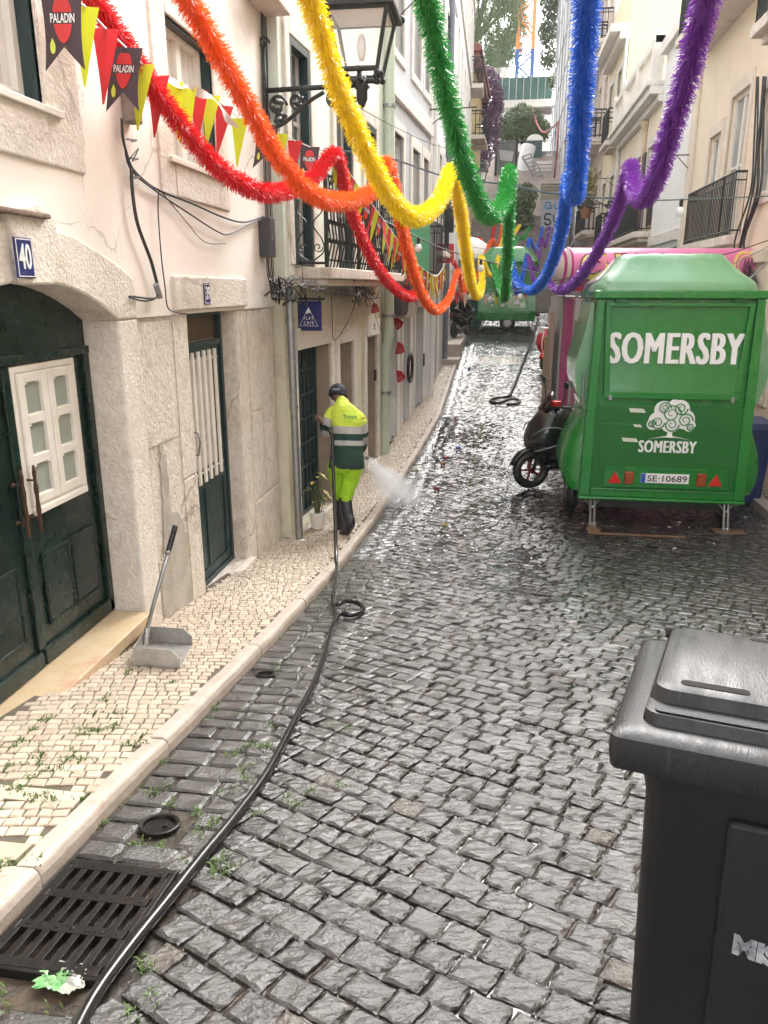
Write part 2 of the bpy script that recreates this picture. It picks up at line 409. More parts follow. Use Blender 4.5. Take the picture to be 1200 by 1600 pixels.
# the gutter rows along the kerb run with the street
yy = .25
while yy < 24:
    x = XK(yy)+.012
    ln = rnd.uniform(.10, .135)
    while x < XK(yy)+GUT+.03:
        wd = rnd.uniform(.12, .2)
        if not blocked(x+wd/2, yy+ln/2):
            q = [(x+.005, yy+.005), (x+wd-.006, yy+rnd.uniform(.002, .01)), (x+wd-.006, yy+ln-.005), (x+.005, yy+ln-rnd.uniform(.003, .01))]
            stone_block(road, q, 4 if yy < 7 else 2, .009, .004, -.004, Gs)
        x += wd
    yy += ln
tanst = mat('wet_tan_sett', (.11, .095, .08), (.07, .06, .052), 60, .12, .35, bump=1.0, bscale=46, coat=.2, bdist=.01)
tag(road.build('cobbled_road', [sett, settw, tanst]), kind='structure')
# a film of water standing in the joints and low spots
from mathutils import noise as mnoise
wf = MB(); nx_, ny_ = 62, 210; wx0, wx1, wy0, wy1 = -.95, 2.2, .9, 14.5
for j in range(ny_+1):
    for i in range(nx_+1):
        x, y = wx0+(wx1-wx0)*i/nx_, wy0+(wy1-wy0)*j/ny_
        edge = min(1, (x-wx0)/.5, (wx1-x)/.9, (wy1-y)/1.0, (y-3.0)/2.0)
        wf.v.append((x, y, Gs(y)-.009+.0062*edge+.0075*mnoise.noise(Vector((x*1.6, y*1.1, 3.1)))+.003*mnoise.noise(Vector((x*6, y*5, 1)))))
for j in range(ny_):
    for i in range(nx_): a_ = j*(nx_+1)+i; wf.f.append((a_, a_+1, a_+nx_+2, a_+nx_+1)); wf.m.append(0)
wm_ = bpy.data.materials.new('standing_water'); wm_.use_nodes = True; N, L = wm_.node_tree.nodes, wm_.node_tree.links
N.remove(N['Principled BSDF']); gl = N.new('ShaderNodeBsdfGlossy'); gl.inputs['Roughness'].default_value = .04; tb = N.new('ShaderNodeBsdfTransparent'); fr_ = N.new('ShaderNodeFresnel'); fr_.inputs['IOR'].default_value = 1.33; mxs = N.new('ShaderNodeMixShader')
tc_ = N.new('ShaderNodeTexCoord'); nz_ = N.new('ShaderNodeTexNoise'); nz_.inputs['Scale'].default_value = 22; L.new(tc_.outputs['Object'], nz_.inputs['Vector']); bp_ = N.new('ShaderNodeBump'); bp_.inputs['Strength'].default_value = .25; bp_.inputs['Distance'].default_value = .01; L.new(nz_.outputs['Fac'], bp_.inputs['Height']); L.new(bp_.outputs[0], gl.inputs['Normal']); L.new(bp_.outputs[0], fr_.inputs['Normal'])
L.new(fr_.outputs[0], mxs.inputs[0]); L.new(tb.outputs[0], mxs.inputs[1]); L.new(gl.outputs[0], mxs.inputs[2]); L.new(mxs.outputs[0], N['Material Output'].inputs['Surface'])
tag(wf.build('water_film', wm_, smooth=True), kind='structure')

# ------------------------------------------------------------ pavement, kerb
def zp(y): return Gs(y)+PAV
bed = MB(); prev = None
for i in range(0, 52):
    y = -1+i*.46
    row = [(XW(y)-.05, y, zp(y)-.0085), (XK(y)-.02, y, zp(y)-.010), (XK(y)-.02, y, zp(y)-.3)]
    if prev:
        for j in range(2): bed.quad(prev[j], prev[j+1], row[j+1], row[j])
    prev = row
tag(bed.build('pavement_bed', pavesoil, fix=True), kind='structure')
pav = MB(); an = R(14); c2, s2 = math.cos(an), math.sin(an); pt = .058
slabs = [2.28, 1.93]
for i in range(-80, 480):
    v0 = i*pt; u = -3.4+rnd.uniform(0, .06)-8*.0
    u0 = -9
    u = u0+rnd.uniform(0, .06)
    while u < 9:
        L = rnd.uniform(.044, .074); uc, vc = u+L/2, v0+pt/2
        x, y = uc*c2-vc*s2, uc*s2+vc*c2
        if XW(y)-.02 < x < XK(y)-.095 and .3 < y < 21.4 and not any(s-.055 < y < s+.055 for s in slabs) and not (y < 7.6 and x < XW(y)-.005):
            gp = .0032; q = []
            for du, dv in ((gp, gp), (L-gp, gp), (L-gp, pt-gp), (gp, pt-gp)):
                uu, vv = u+du+rnd.uniform(-.0028, .0028), v0+dv+rnd.uniform(-.0028, .0028)+.02*math.sin((u+du)*4)
                q.append((uu*c2-vv*s2, uu*s2+vv*c2))
            stone_block(pav, q, 3 if y < 5 else 2, .0045 if y < 5 else .005, .0022, 0, zp, 0, .02)
        u += L
# two dressed slabs laid across the pavement
for sy in slabs:
    pav.pbox((-2.2, sy-.045, zp(sy)-.05), (.72, 0, 0), (0, .09, zp(sy+.045)-zp(sy-.045)), (0, 0, .055))
tag(pav.build('cobbled_pavement', calc), kind='structure')
kb = MB(); y = -.6
while y < 20:
    L = min(rnd.uniform(.85, 1.45), 19.6-y) if y < 19.2 else .4
    ya, yb = y+.004, y+L-.004; n = 6; rings = []
    for i in range(n+1):
        q = ya+(yb-ya)*i/n; e = rnd.uniform(-.007, .007); x1 = XK(q)+e; x0 = XK(q)-.085+rnd.uniform(-.004, .004); zt = Gs(q)+PAV+.006+rnd.uniform(-.004, .004)
        rings.append([(x0, q, zt-.25), (x0, q, zt), (x1-.022, q, zt+.002), (x1-.006, q, zt-.010), (x1+.002, q, zt-.035), (x1+.004, q, zt-.25)])
    kb.loft(rings); y += L
tag(kb.build('kerb', kerbm, bevel=.006, fix=True), kind='structure')
# right-hand pavement under the far wall
rp = MB(); rb = MB()
for i in range(0, 36):
    y = 4+i*.5; rb.pbox((3.45, y, Gs(y)-.2), (.5, 0, 0), (0, .5, Gs(y+.5)-Gs(y)), (0, 0, .28))
tag(rb.build('pavement_bed', pavesoil, fix=True), kind='structure')
for i in range(0, 330):
    for j in range(6):
        y = 4+i*.058; x = 3.44+j*.058+rnd.uniform(-.01, .01)
        if y < 22:
            stone_block(rp, [(x+.004, y+.004), (x+.054, y+.004+rnd.uniform(0, .006)), (x+.054, y+.054), (x+.004, y+.054-rnd.uniform(0, .006))], 2, .007, .003, .085, Gs, 0, .02)
tag(rp.build('cobbled_pavement', calc), kind='structure')
rk = MB()
for i in range(0, 18):
    y = 4+i; rk.pbox((3.30, y+.004, Gs(y)-.1), (.145, 0, 0), (0, .992, Gs(y+1)-Gs(y)), (0, 0, .195))
tag(rk.build('kerb', kerbm, bevel=.008, fix=True), kind='structure')
# raised stone step where the pavement ends
st = MB()
st.box(-1.5, -.93, 19.6, 20.5, .4, Gs(20.5)+.12); st.box(-1.5, -.95, 20.5, 25.5, .5, 1.34)
tag(st.build('pavement_step', kerbm, bevel=.012), kind='structure')

# ------------------------------------------------------------ weeds in the joints
wd = MB(); rw = random.Random(5)
def tuft(x, y, z, n, h):
    for _ in range(n):
        a = rw.uniform(0, 6.28); l = h*rw.uniform(.5, 1.2); s = rw.uniform(.3, 1.1); bx, by = x+rw.gauss(0, .012), y+rw.gauss(0, .012)
        dx, dy = math.cos(a), math.sin(a); wd_ = rw.uniform(.0018, .004)
        p0 = Vector((bx, by, z)); p1 = p0+Vector((dx*l*s*.45, dy*l*s*.45, l*.6)); p2 = p0+Vector((dx*l*s, dy*l*s, l*rw.uniform(.5, .9)))
        t = Vector((-dy, dx, 0))*wd_
        wd.add([p0-t, p0+t, p1+t*.9, p1-t*.9, p2], [(0, 1, 2, 3), (3, 2, 4)])
for px, py in [(45, 1215), (70, 1205), (60, 1195), (110, 1175), (125, 1147), (140, 1145), (160, 1142), (128, 1140), (180, 1138), (150, 1140), (50, 1250), (75, 1250), (30, 1235), (15, 1232), (85, 1248), (62, 1180), (30, 1160), (20, 1170),
               (75, 1125), (145, 1115), (215, 1162), (195, 1165), (180, 1115), (268, 1066), (90, 1200), (100, 1190), (10, 1200), (135, 1245), (55, 1140), (65, 1127), (220, 1150), (200, 1055), (160, 1095), (125, 1190), (8, 1350), (55, 1350), (35, 1160), (120, 1060)]:
    q = gnd(px, py, PAV); tuft(q.x, q.y, zp(q.y)-.012, 20, .028)
    for _ in range(2): tuft(q.x+rw.gauss(0, .03), q.y+rw.gauss(0, .02), zp(q.y)-.012, 9, .022)
for px, py in [(150, 1340), (165, 1345), (175, 1342), (335, 1348), (345, 1343), (337, 1366), (358, 1358), (390, 1165), (415, 1165), (405, 1170), (380, 1212), (368, 1235), (385, 1220), (440, 1246), (465, 1155), (480, 1238), (467, 1258), (530, 1228), (330, 1288), (308, 1268), (250, 1323), (212, 1318), (265, 1255), (235, 1240), (230, 1515), (225, 1500), (400, 1270), (450, 1255), (310, 1305), (520, 1135), (360, 1180), (375, 1205), (290, 1350), (240, 1560), (205, 1580), (420, 1130), (1135, 1035), (1000, 1060), (540, 1140), (410, 1165)]:
    q = gnd(px, py)
    if not blocked(q.x, q.y): tuft(q.x, q.y, Gs(q.y)-.012, 16, .026); tuft(q.x+.02, q.y+rw.gauss(0, .015), Gs(q.y)-.012, 10, .020)
for _ in range(150):
    y = rw.uniform(1.2, 6.5); x = XK(y)+abs(rw.gauss(0, .35))
    if not blocked(x, y): tuft(x, y, Gs(y)-.016, rw.randint(4, 12), .022)
for _ in range(70):
    y = rw.uniform(1.5, 5); tuft(rw.uniform(-2.18, -1.55), y, zp(y)-.012, rw.randint(4, 12), .02)
tag(wd.build('weeds', mat('weed_green', (.06, .12, .02), (.11, .17, .04), 30, .6)), kind='stuff')

# ------------------------------------------------------------ iron in the gutter
def onslope(y): return math.atan((Gs(y+.3)-Gs(y-.3))/.6)
gx0, gx1, gy0, gy1 = GRATE; gz = Gs((gy0+gy1)/2)+.004
g = thing('drain_grate', 'rusty black cast iron drain grate with slots in the near gutter beside the kerb', 'drain grate', ((gx0+gx1)/2, (gy0+gy1)/2, gz))
hx, hy = (gx1-gx0)/2, (gy1-gy0)/2
def lb(mb, x0, x1, y0, y1, z0, z1): mb.box(x0+g.location.x, x1+g.location.x, y0+g.location.y, y1+g.location.y, z0+gz, z1+gz)
fr = MB()
for a in ((-hx, hx, -hy, -hy+.025), (-hx, hx, hy-.025, hy), (-hx, -hx+.022, -hy+.0252, hy-.0252), (hx-.022, hx, -hy+.0252, hy-.0252)): lb(fr, *a, -.02, .008)
fr.build('frame', castiron, g, bevel=.003)
gr = MB(); rows = 3; cols = 7; inx, iny = hx-.026, hy-.03
for r in range(rows+1): 
    yc = -iny+2*iny*r/rows; lb(gr, -inx, inx, yc-.018, yc+.018, -.016, .010)
for r in range(rows):
    ya, yb = -iny+2*iny*r/rows+.0182, -iny+2*iny*(r+1)/rows-.0182
    for cidx in range(cols+1):
        xc = -inx+2*inx*cidx/cols; lb(gr, xc-.011, xc+.011, ya, yb, -.016, .009)
    for cidx in range(cols):
        gr.ball((g.location.x-inx+2*inx*(cidx+.5)/cols, g.location.y+yb+.018, gz+.010), .007, 5, sc=(1, 1, .5))
gr.build('slotted_grid', castiron, g, bevel=.003)
pit = MB(); pit.quad(*[(g.location.x+a*hx*.97, g.location.y+b*hy*.97, gz-.021) for a, b in ((-1, -1), (1, -1), (1, 1), (-1, 1))])
pit.build('pit', mat('wet_pit_dark', (.008, .007, .006), (.02, .016, .012), 12, .25), g)  # shallow wet bottom, coloured black to stand in for the shade of a deep pit
g.rotation_euler = (onslope(1.75), 0, 0)
for (x, y, r), lab in zip(COVERS, ('round rusty iron valve cover in the cobbles just above the drain grate', 'small round iron cover in the gutter below the dustpan')):
    t = thing('valve_cover', lab, 'valve cover', (x, y, Gs(y)-.004), 'round iron covers in the gutter')
    q = MB(); q.lathe(t.location, [(r*.72, -.02), (r, -.02), (r, .006), (r*.93, .009), (r*.78, .007), (r*.74, -.004), (r*.70, -.02)], 24); q.build('ring', castiron, t)
    q = MB(); q.lathe(t.location, [(.001, -.006), (r*.72, -.006), (r*.72, -.014), (.001, -.014)][::-1], 24); q.ball(t.location+Vector((r*.3, 0, -.003)), r*.12, 5); q.build('lid', castiron, t)
    t.rotation_euler = (onslope(y), 0, 0)
# ------------------------------------------------------------ building helpers
def frame_bars(F, mb, u0, u1, z0, z1, d0, d1, t):
    F.box(mb, u0, u0+t, z0, z1, d0, d1); F.box(mb, u1-t, u1, z0, z1, d0, d1)
    F.box(mb, u0+t, u1-t, z0, z0+t, d0, d1); F.box(mb, u0+t, u1-t, z1-t, z1, d0, d1)
def window(F, root, u0, u1, z0, z1, rec=.15, cols=2, rows=2, fm=None, pane=None, t=.05, cur=None, name='window', rail=None):
    fm = fm or white; pane = pane or pane_dark
    q = MB(); frame_bars(F, q, u0, u1, z0, z1, -rec+.002, -rec+.06, t)
    for i in range(1, cols):
        uc = u0+(u1-u0)*i/cols; F.box(q, uc-t*.7, uc+t*.7, z0+t, z1-t, -rec+.004, -rec+.057)
    for j in range(1, rows):
        zc = z0+(z1-z0)*j/rows
        for i in range(cols):
            a = u0+(u1-u0)*i/cols+t*.75; b = u0+(u1-u0)*(i+1)/cols-t*.75; F.box(q, a, b, zc-t*.3, zc+t*.3, -rec+.008, -rec+.05)
    wnd = q.build(name, fm, root)
    if cur:
        q = MB(); n = 14
        for i in range(n):
            a = u0+t+(u1-u0-2*t)*i/n; b = u0+t+(u1-u0-2*t)*(i+1)/n; da, db = -rec+.006+.005*(i % 2), -rec+.006+.005*((i+1) % 2)
            q.quad(F.p(a, z0+t, da), F.p(b, z0+t, db), F.p(b, z1-t, db), F.p(a, z1-t, da))
        q.build('curtain', cur, wnd); pane = cg
    q = MB(); F.box(q, u0+t*.8, u1-t*.8, z0+t*.8, z1-t*.8, -rec+.020, -rec+.026); q.build('pane', pane, wnd)
    return wnd
def surround(F, mb, u0, u1, z0, z1, side, top, bot, d=.03, back=-.02):
    F.box(mb, u0-side, u0, z0-bot, z1+top, back, d); F.box(mb, u1, u1+side, z0-bot, z1+top, back, d)
    F.box(mb, u0, u1, z1, z1+top, back, d); F.box(mb, u0, u1, z0-bot, z0, back, d+.004)
def surrounds(F, root, m, specs, name='window_surround', bevel=.01):
    for a in specs:
        q = MB(); surround(F, q, *a); q.build(name, m, root, bevel=bevel)
def railing(F, mb, u0, u1, z0, h, out, step=.11, r=.008, near=True, far=True, belly=0, curls=False):
    zt = z0+h
    def bar(a, b, rr=r): mb.tube([a, b], rr, 6)
    segs = [((u0, out), (u1, out))]
    if near: segs.append(((u0, .0), (u0, out)))
    if far: segs.append(((u1, .0), (u1, out)))
    for (ua, da), (ub, db) in segs:
        F_ = lambda s, z: F.p(ua+(ub-ua)*s, z, da+(db-da)*s)
        for z, rr in ((zt, r*1.9), (z0+.07, r*1.3), (zt-.12, r*1.1)): mb.tube([F_(0, z), F_(1, z)], rr, 6)
        L = math.hypot(ub-ua, db-da); n = max(1, int(L/step))
        for i in range(n+1):
            s = i/n; a = F_(s, z0+.0); b = F_(s, zt)
            if belly: mb.tube([a, F_(s, z0+h*.25)+F.n*belly, F_(s, z0+h*.55)+F.n*belly*.3, b], r, 5)
            else: mb.tube([a, b], r, 5)
            if curls:
                for q in (.3, .5, .7): mb.ball(F_(s, z0+h*q), r*2.0, 5, sc=(1, 1, 1.6))
def scroll(c, ex, ey, r0, turns, n=26, flip=1):
    return [Vector(c)+(Vector(ex)*math.cos(t*flip)+Vector(ey)*math.sin(t*flip))*(r0*(1-.8*i/n)) for i in range(n+1) for t in [turns*2*math.pi*i/n]]

# ------------------------------------------------------------ first building on the left: cream plaster over worn stone
F1 = Fac((-2.2, 0), (-2.2, 7.55), 1)
b1 = thing('plastered_house', 'cream plastered house with worn stone base, arched green door and number 40 plaque', 'building', (-2.2, 4, .4))
UL, UR, UC, SPR, APX = 2.70, 4.28, 3.49, 2.57, 2.78
W1 = (2.93, 3.77, 3.58, 4.55); W2 = (5.30, 6.14, 3.58, 4.43)
q = MB(); F1.wall(q, -4, 4.53, -.5, 7.6, [(UL-.25, UR+.25, -.4, 2.80, .24), (*W1, .13)], d=.02)
F1.wall(q, 4.53, 7.56, 2.575, 7.6, [(*W2, .13)], d=.02)
q.build('plaster_wall', plaster, b1)
q = MB(); D39 = (5.38, 6.42, .36, 2.585); F1.wall(q, 4.5, 7.54, -.6, 2.60, [(*D39, .17)], d=0); q.build('stone_base', stone, b1)
# big stones of the base, some proud of the rest
q = MB()
for u0, u1, z0, z1, d in ((4.57, 5.08, 1.75, 2.54, .012), (4.60, 5.10, .42, .98, .016), (5.12, 5.375, .3, 1.42, .022), (5.12, 5.375, 1.43, 2.585, .018), (6.435, 6.70, .2, 1.25, .022), (6.435, 6.68, 1.26, 2.57, .02), (6.73, 7.1, 1.66, 2.56, .016), (6.73, 7.08, .82, 1.64, .02), (6.73, 7.52, -.3, .80, .05), (7.12, 7.52, 1.50, 2.57, .03), (7.11, 7.52, .82, 1.48, .036)):
    q = MB(); jj = [random.uniform(-.012, .012) for _ in range(8)]; dd_ = .004+d*.3
    q.loft([[F1.p(u0+jj[0], z0+jj[1], -.05), F1.p(u1+jj[2], z0+jj[3], -.05), F1.p(u1+jj[4], z1+jj[5], -.05), F1.p(u0+jj[6], z1+jj[7], -.05)], [F1.p(u0+jj[0], z0+jj[1], dd_), F1.p(u1+jj[2], z0+jj[3], dd_), F1.p(u1+jj[4], z1+jj[5], dd_), F1.p(u0+jj[6], z1+jj[7], dd_)]])
    q.build('ashlar_stone', stone, b1, bevel=.006, fix=True)
q = MB()
pr_ = random.Random(4)
for poly in ([(4.60, .45), (5.10, .4), (5.115, .95), (5.0, 1.2), (4.86, 1.25), (4.84, 1.62), (4.78, 1.75), (4.74, 1.5), (4.7, 1.05), (4.62, .9)],):
    pts_ = []
    for (a, b), (c, e) in zip(poly, poly[1:]+poly[:1]):
        for k in range(7): t_ = k/7; pts_.append((a+(c-a)*t_+pr_.gauss(0, .012), b+(e-b)*t_+pr_.gauss(0, .012)))
    q.prism([F1.p(a, b, .0) for a, b in pts_], F1.n*.011)
q.build('cement_patch', cement, b1, fix=True)
# arch
q = MB(); rad = ((UR-UC)**2+(APX-SPR)**2)/(2*(APX-SPR)); zc = APX-rad; rings = []
outer = [(4.53, 2.575), (4.53, 2.80), (4.36, 2.87), (4.12, 2.945), (3.9, 3.0), (3.70, 3.03), (3.49, 3.04)]
outer = outer+[(2*UC-a, b) for a, b in outer[-2::-1]]
nO = len(outer)
for i in range(nO):
    a0 = math.asin((UR-UC)/rad); th = a0*(1-2*max(0, i-1)/(nO-3)) if 0 < i < nO-1 else (a0 if i == 0 else -a0)
    th = a0*(1-2*i/(nO-1))
    iu, iz = UC+rad*math.sin(th), zc+rad*math.cos(th); ou, oz = outer[i]
    rings.append([F1.p(iu, iz, -.22), F1.p(ou, oz, -.22), F1.p(ou, oz, .045), F1.p(iu, iz, .045)])
q.loft(rings)
F1.box(q, UR, 4.53, -.4, 2.572, -.22, .04); F1.box(q, UL-.25, UL, -.4, 2.572, -.22, .04)
q.build('door_arch', jamb, b1, bevel=.014, fix=True)
q = MB(); q.prism([F1.p(a, b, .0) for a, b in ((3.36, 2.765), (3.62, 2.765), (3.70, 3.07), (3.55, 3.13), (3.30, 3.07))], F1.n*.07); q.build('keystone', jamb, b1, bevel=.012, fix=True)
q = MB(); F1.box(q, 3.1, 3.60, 3.06, 3.085, .02, .10); q.build('worn_ledge', mat('rotten_wood', (.16, .10, .07), (.30, .24, .19), 15, .9, bump=.6), b1, bevel=.008)
q = MB(); F1.box(q, 2.45, 4.27, .685, .765, -.25, .085); q.build('door_sill', marble, b1, bevel=.008)
q = MB(); F1.box(q, 2.5, 4.26, .3, .684, -.2, .035); q.build('sill_base', cement, b1)
# the arched double door
dr = MB(); dd = -.19
F1.box(dr, UL, UR, 2.38, 2.80, dd-.03, dd+.012)
for a, b in ((UL+.003, UC-.003), (UC+.003, UR-.003)): F1.box(dr, a, b, .766, 2.378, dd-.03, dd)
door = dr.build('double_door', greenpaint, b1, bevel=.004)
q = MB()
for a, b in ((UL+.02, UC-.02), (UC+.02, UR-.02)):
    mid = (a+b)/2
    for c, e in ((a+.11, mid-.03), (mid+.03, b-.11)):
        F1.box(q, c, e, .98, 1.36, dd, dd+.012); frame_bars(F1, q, c-.02, e+.02, .96, 1.38, dd, dd+.018, .018)
    F1.box(q, a-.01, b+.01, .77, .86, dd, dd+.03)
F1.box(q, UC-.03, UC+.03, .87, 2.376, dd, dd+.02); F1.box(q, UL, UR, 2.385, 2.43, dd+.0121, dd+.035)
F1.box(q, UR-.055, UR-.001, .77, 2.4, dd, dd+.03)
q.build('moulding', greenpaint, door, bevel=.006)
for a, b in ((UC+.03, UC+.63),):
    z0, z1 = 1.615, 2.375; q = MB()
    frame_bars(F1, q, a, b, z0, z1, dd, dd+.022, .035)
    m = (a+b)/2; F1.box(q, a+.036, b-.036, z0-.012, z0+.022, dd+.0225, dd+.045)
    for c, e in ((a+.037, m-.003), (m+.003, b-.037)):
        t = .055; zz0, zz1 = z0+.037, z1-.037
        F1.box(q, c, c+t, zz0, zz1, dd+.002, dd+.034); F1.box(q, e-t, e, zz0, zz1, dd+.002, dd+.034)
        for k in range(4):
            zk = zz0+(zz1-zz0-.05)*k/3; F1.box(q, c+t, e-t, zk, zk+.05, dd+.002, dd+.033)
            if k: # little scalloped heads of the openings
                for (p0, p1) in ((c+t, c+t+.02), (e-t-.02, e-t)): F1.box(q, p0, p1, zk-.012, zk, dd+.002, dd+.033)
    sh = q.build('shuttered_window', white, door, bevel=.005)
    sh['label'] = 'white framed shutter window set in the dark green door'
    q = MB(); F1.box(q, a+.04, b-.04, z0+.04, z1-.04, dd+.001, dd+.012); q.build('pane', frost, sh)
rust = mat('rusty_iron', (.11, .05, .025), (.05, .03, .02), 30, .8, bump=.5, metal=.3)
for uu in (UC-.055, UC+.055):
    q = MB(); zs = [1.52, 1.56, 1.60, 1.64, 1.70, 1.76, 1.80, 1.84, 1.88]; q.tube([F1.p(uu, z, dd+.065) for z in zs], [.006, .011, .008, .013, .009, .013, .008, .011, .006], 8)
    for z in (1.60, 1.80): q.tube([F1.p(uu, z, dd+.0), F1.p(uu, z, dd+.065)], .006, 6); q.ball(F1.p(uu, z, dd+.012), .013, 6)
    q.build('pull_handle', rust, door, smooth=True)
# door 39
q = MB(); d9 = -.165; u0, u1, z0, z1 = D39
frame_bars(F1, q, u0, u1, z0, z1, d9-.02, d9+.05, .045); F1.box(q, u0+.045, u1-.045, 2.30, 2.345, d9-.02, d9+.045)
F1.box(q, u0+.047, u1-.047, z0+.047, 1.24, d9-.02, d9+.02)
frame_bars(F1, q, u0+.05, u1-.05, z0+.05, 1.24, d9+.0205, d9+.034, .07)
F1.box(q, (u0+u1)/2-.03, (u0+u1)/2+.03, z0+.121, 1.169, d9+.0205, d9+.031)
frame_bars(F1, q, u0+.048, u1-.048, 1.242, 2.298, d9-.018, d9+.03, .075)
d39 = q.build('panelled_door', tealpaint, b1, bevel=.004)
q = MB(); F1.box(q, u0+.11, u1-.11, 1.30, 2.23, d9-.015, d9-.008); q.build('pane', pane_dark, d39)
q = MB(); F1.box(q, u0+.05, u1-.05, 2.35, 2.535, d9-.01, d9); q.build('transom_board', mat('brown_board', (.13, .075, .045), (.08, .05, .03), 4, .5), d39)
q = MB()
for i in range(5):
    uc = u0+.36+i*.122; F1.box(q, uc-.021, uc+.021, 1.22, 2.27, d9+.035, d9+.055)
for z in (1.30, 2.20): F1.box(q, u0+.3, u1-.1, z-.01, z+.01, d9+.028, d9+.0345)
q.build('bar_grille', white, d39, bevel=.003)
q = MB(); q.tube([F1.p(u0+.30, 1.66, d9+.03), F1.p(u0+.30, 1.66, d9+.08), F1.p(u0+.30, 1.58, d9+.085), F1.p(u0+.30, 1.48, d9+.07), F1.p(u0+.30, 1.48, d9+.03)], .008, 7); q.build('handle', steel, d39, smooth=True)
q = MB(); F1.box(q, 5.34, 6.50, .16, .355, -.2, .06); q.build('door_sill', jamb, b1, bevel=.01)
q = MB(); F1.box(q, 5.12, 6.68, 2.60, 2.83, -.02, .045); q.build('door_lintel', jamb, b1, bevel=.012)
# its two windows with their stone surrounds
surrounds(F1, b1, jamb, [(*W1, .33, .3, .26, .035), (*W2, .24, .3, .24, .035)])
for W in (W1, W2):
    wn = window(F1, b1, *W, rec=.12, cols=2, rows=1, fm=white, t=.055, cur=curtain)
    q = MB(); F1.box(q, W[0]-.1, W[1]+.12, W[2]-.035, W[2]-.002, -.1, .06); q.build('sill', white, wn, bevel=.004)
    q = MB(); F1.box(q, W[0], W[0]+.012, W[2], W[3], -.115, .0); F1.box(q, W[1]-.012, W[1], W[2], W[3], -.115, .01); F1.box(q, W[0]+.012, W[1]-.012, W[3]-.012, W[3], -.115, .01); q.build('shutter_lining', tealpaint, wn)
q = MB(); F1.box(q, 6.95, 7.56, 5.06, 5.16, .02, .28); F1.box(q, 6.95, 7.56, 5.161, 5.3, .02, .22); q.build('cornice_block', jamb, b1, bevel=.012)
for (cx, cy, w_, h_, txt, lab, d) in ((37, 403, .135, .175, '40', 'blue enamel house number plaque reading 40 above the arched green door', .072), (323, 459, .12, .15, '39', 'small blue house number plaque reading 39 on the stone lintel of the narrow door', .047)):
    u, z = F1.hit(cx, cy, d)
    t = thing('house_number_plaque', lab, 'number plaque', F1.p(u, z, d), 'blue house number plaques')
    q = MB(); F1.box(q, u-w_/2, u+w_/2, z-h_/2, z+h_/2, d-.002, d+.008); q.build('plate', enamel, t, bevel=.003)
    q = MB(); frame_bars(F1, q, u-w_/2+.006, u+w_/2-.006, z-h_/2+.006, z+h_/2-.006, d+.0081, d+.0095, .004)
    text_on(q, txt, h_*.86, F1.p(u, z, d+.0095), F1.d, (0, 0, 1), depth=.001, bold=.0025, xs=.62); q.build('number', lettering, t)

# ------------------------------------------------------------ second building: the cafe with the iron balcony
paleg = mat('pale_green_plaster', (.72, .76, .66), (.64, .69, .60), 2.5, .85, bump=.1, bscale=25, c3=(.52, .55, .48), s3=1.2, t3=(.62, .76))
creamg = mat('cream_ground_floor_plaster', (.66, .62, .47), (.58, .54, .41), 3, .85, bump=.15, bscale=25, c3=(.42, .37, .28), s3=2, t3=(.58, .74))
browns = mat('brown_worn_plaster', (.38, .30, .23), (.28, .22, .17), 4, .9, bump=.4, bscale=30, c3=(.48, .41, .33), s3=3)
F2 = Fac(A0, A1, 1)
b2 = thing('cafe_house', 'pale green house with iron balcony above the cafe doors, beside the cream plastered house', 'building', (-1.9, 9.7, .1))
H2 = [(.30, 1.52, .18, 2.13, .24), (1.89, 2.55, .25, 2.09, .4), (3.27, 3.89, .25, 2.08, .4)]
q = MB(); F2.wall(q, 0, F2.len, -.6, 2.83, H2, d=0); q.build('ground_floor_wall', creamg, b2)
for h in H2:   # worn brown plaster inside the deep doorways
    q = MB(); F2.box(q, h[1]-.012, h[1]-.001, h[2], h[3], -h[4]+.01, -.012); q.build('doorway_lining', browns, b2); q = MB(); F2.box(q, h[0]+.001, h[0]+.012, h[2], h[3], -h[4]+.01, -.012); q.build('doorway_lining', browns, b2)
FD = [(.25, .87, 2.97, 5.0, .14), (1.78, 2.50, 2.97, 4.85, .14), (3.15, 3.75, 2.97, 4.8, .14)]
q = MB(); F2.wall(q, 0, F2.len, 2.83, 9.6, FD+[(a, b, 6.0, 7.7, .14) for a, b, *_ in FD], d=.03); q.build('upper_wall', paleg, b2)
surrounds(F2, b2, jamb, [(h[0], h[1], h[2], h[3], .15, .22, .02, .03) for h in H2], 'door_surround')
surrounds(F2, b2, jamb, [(*h[:4], .13, .2, .0, .06) for h in FD])
for h in FD:
    wn = window(F2, b2, *h[:4], rec=.11, cols=2, rows=3, fm=white, t=.06, name='balcony_window')
    q = MB(); frame_bars(F2, q, h[0]+.001, h[1]-.001, h[2]+.001, h[3]-.001, -.04, .05, .07); q.build('shutter_frame', tealpaint, wn)
for h in FD: window(F2, b2, h[0], h[1], 6.0, 7.7, rec=.11, cols=2, rows=3)
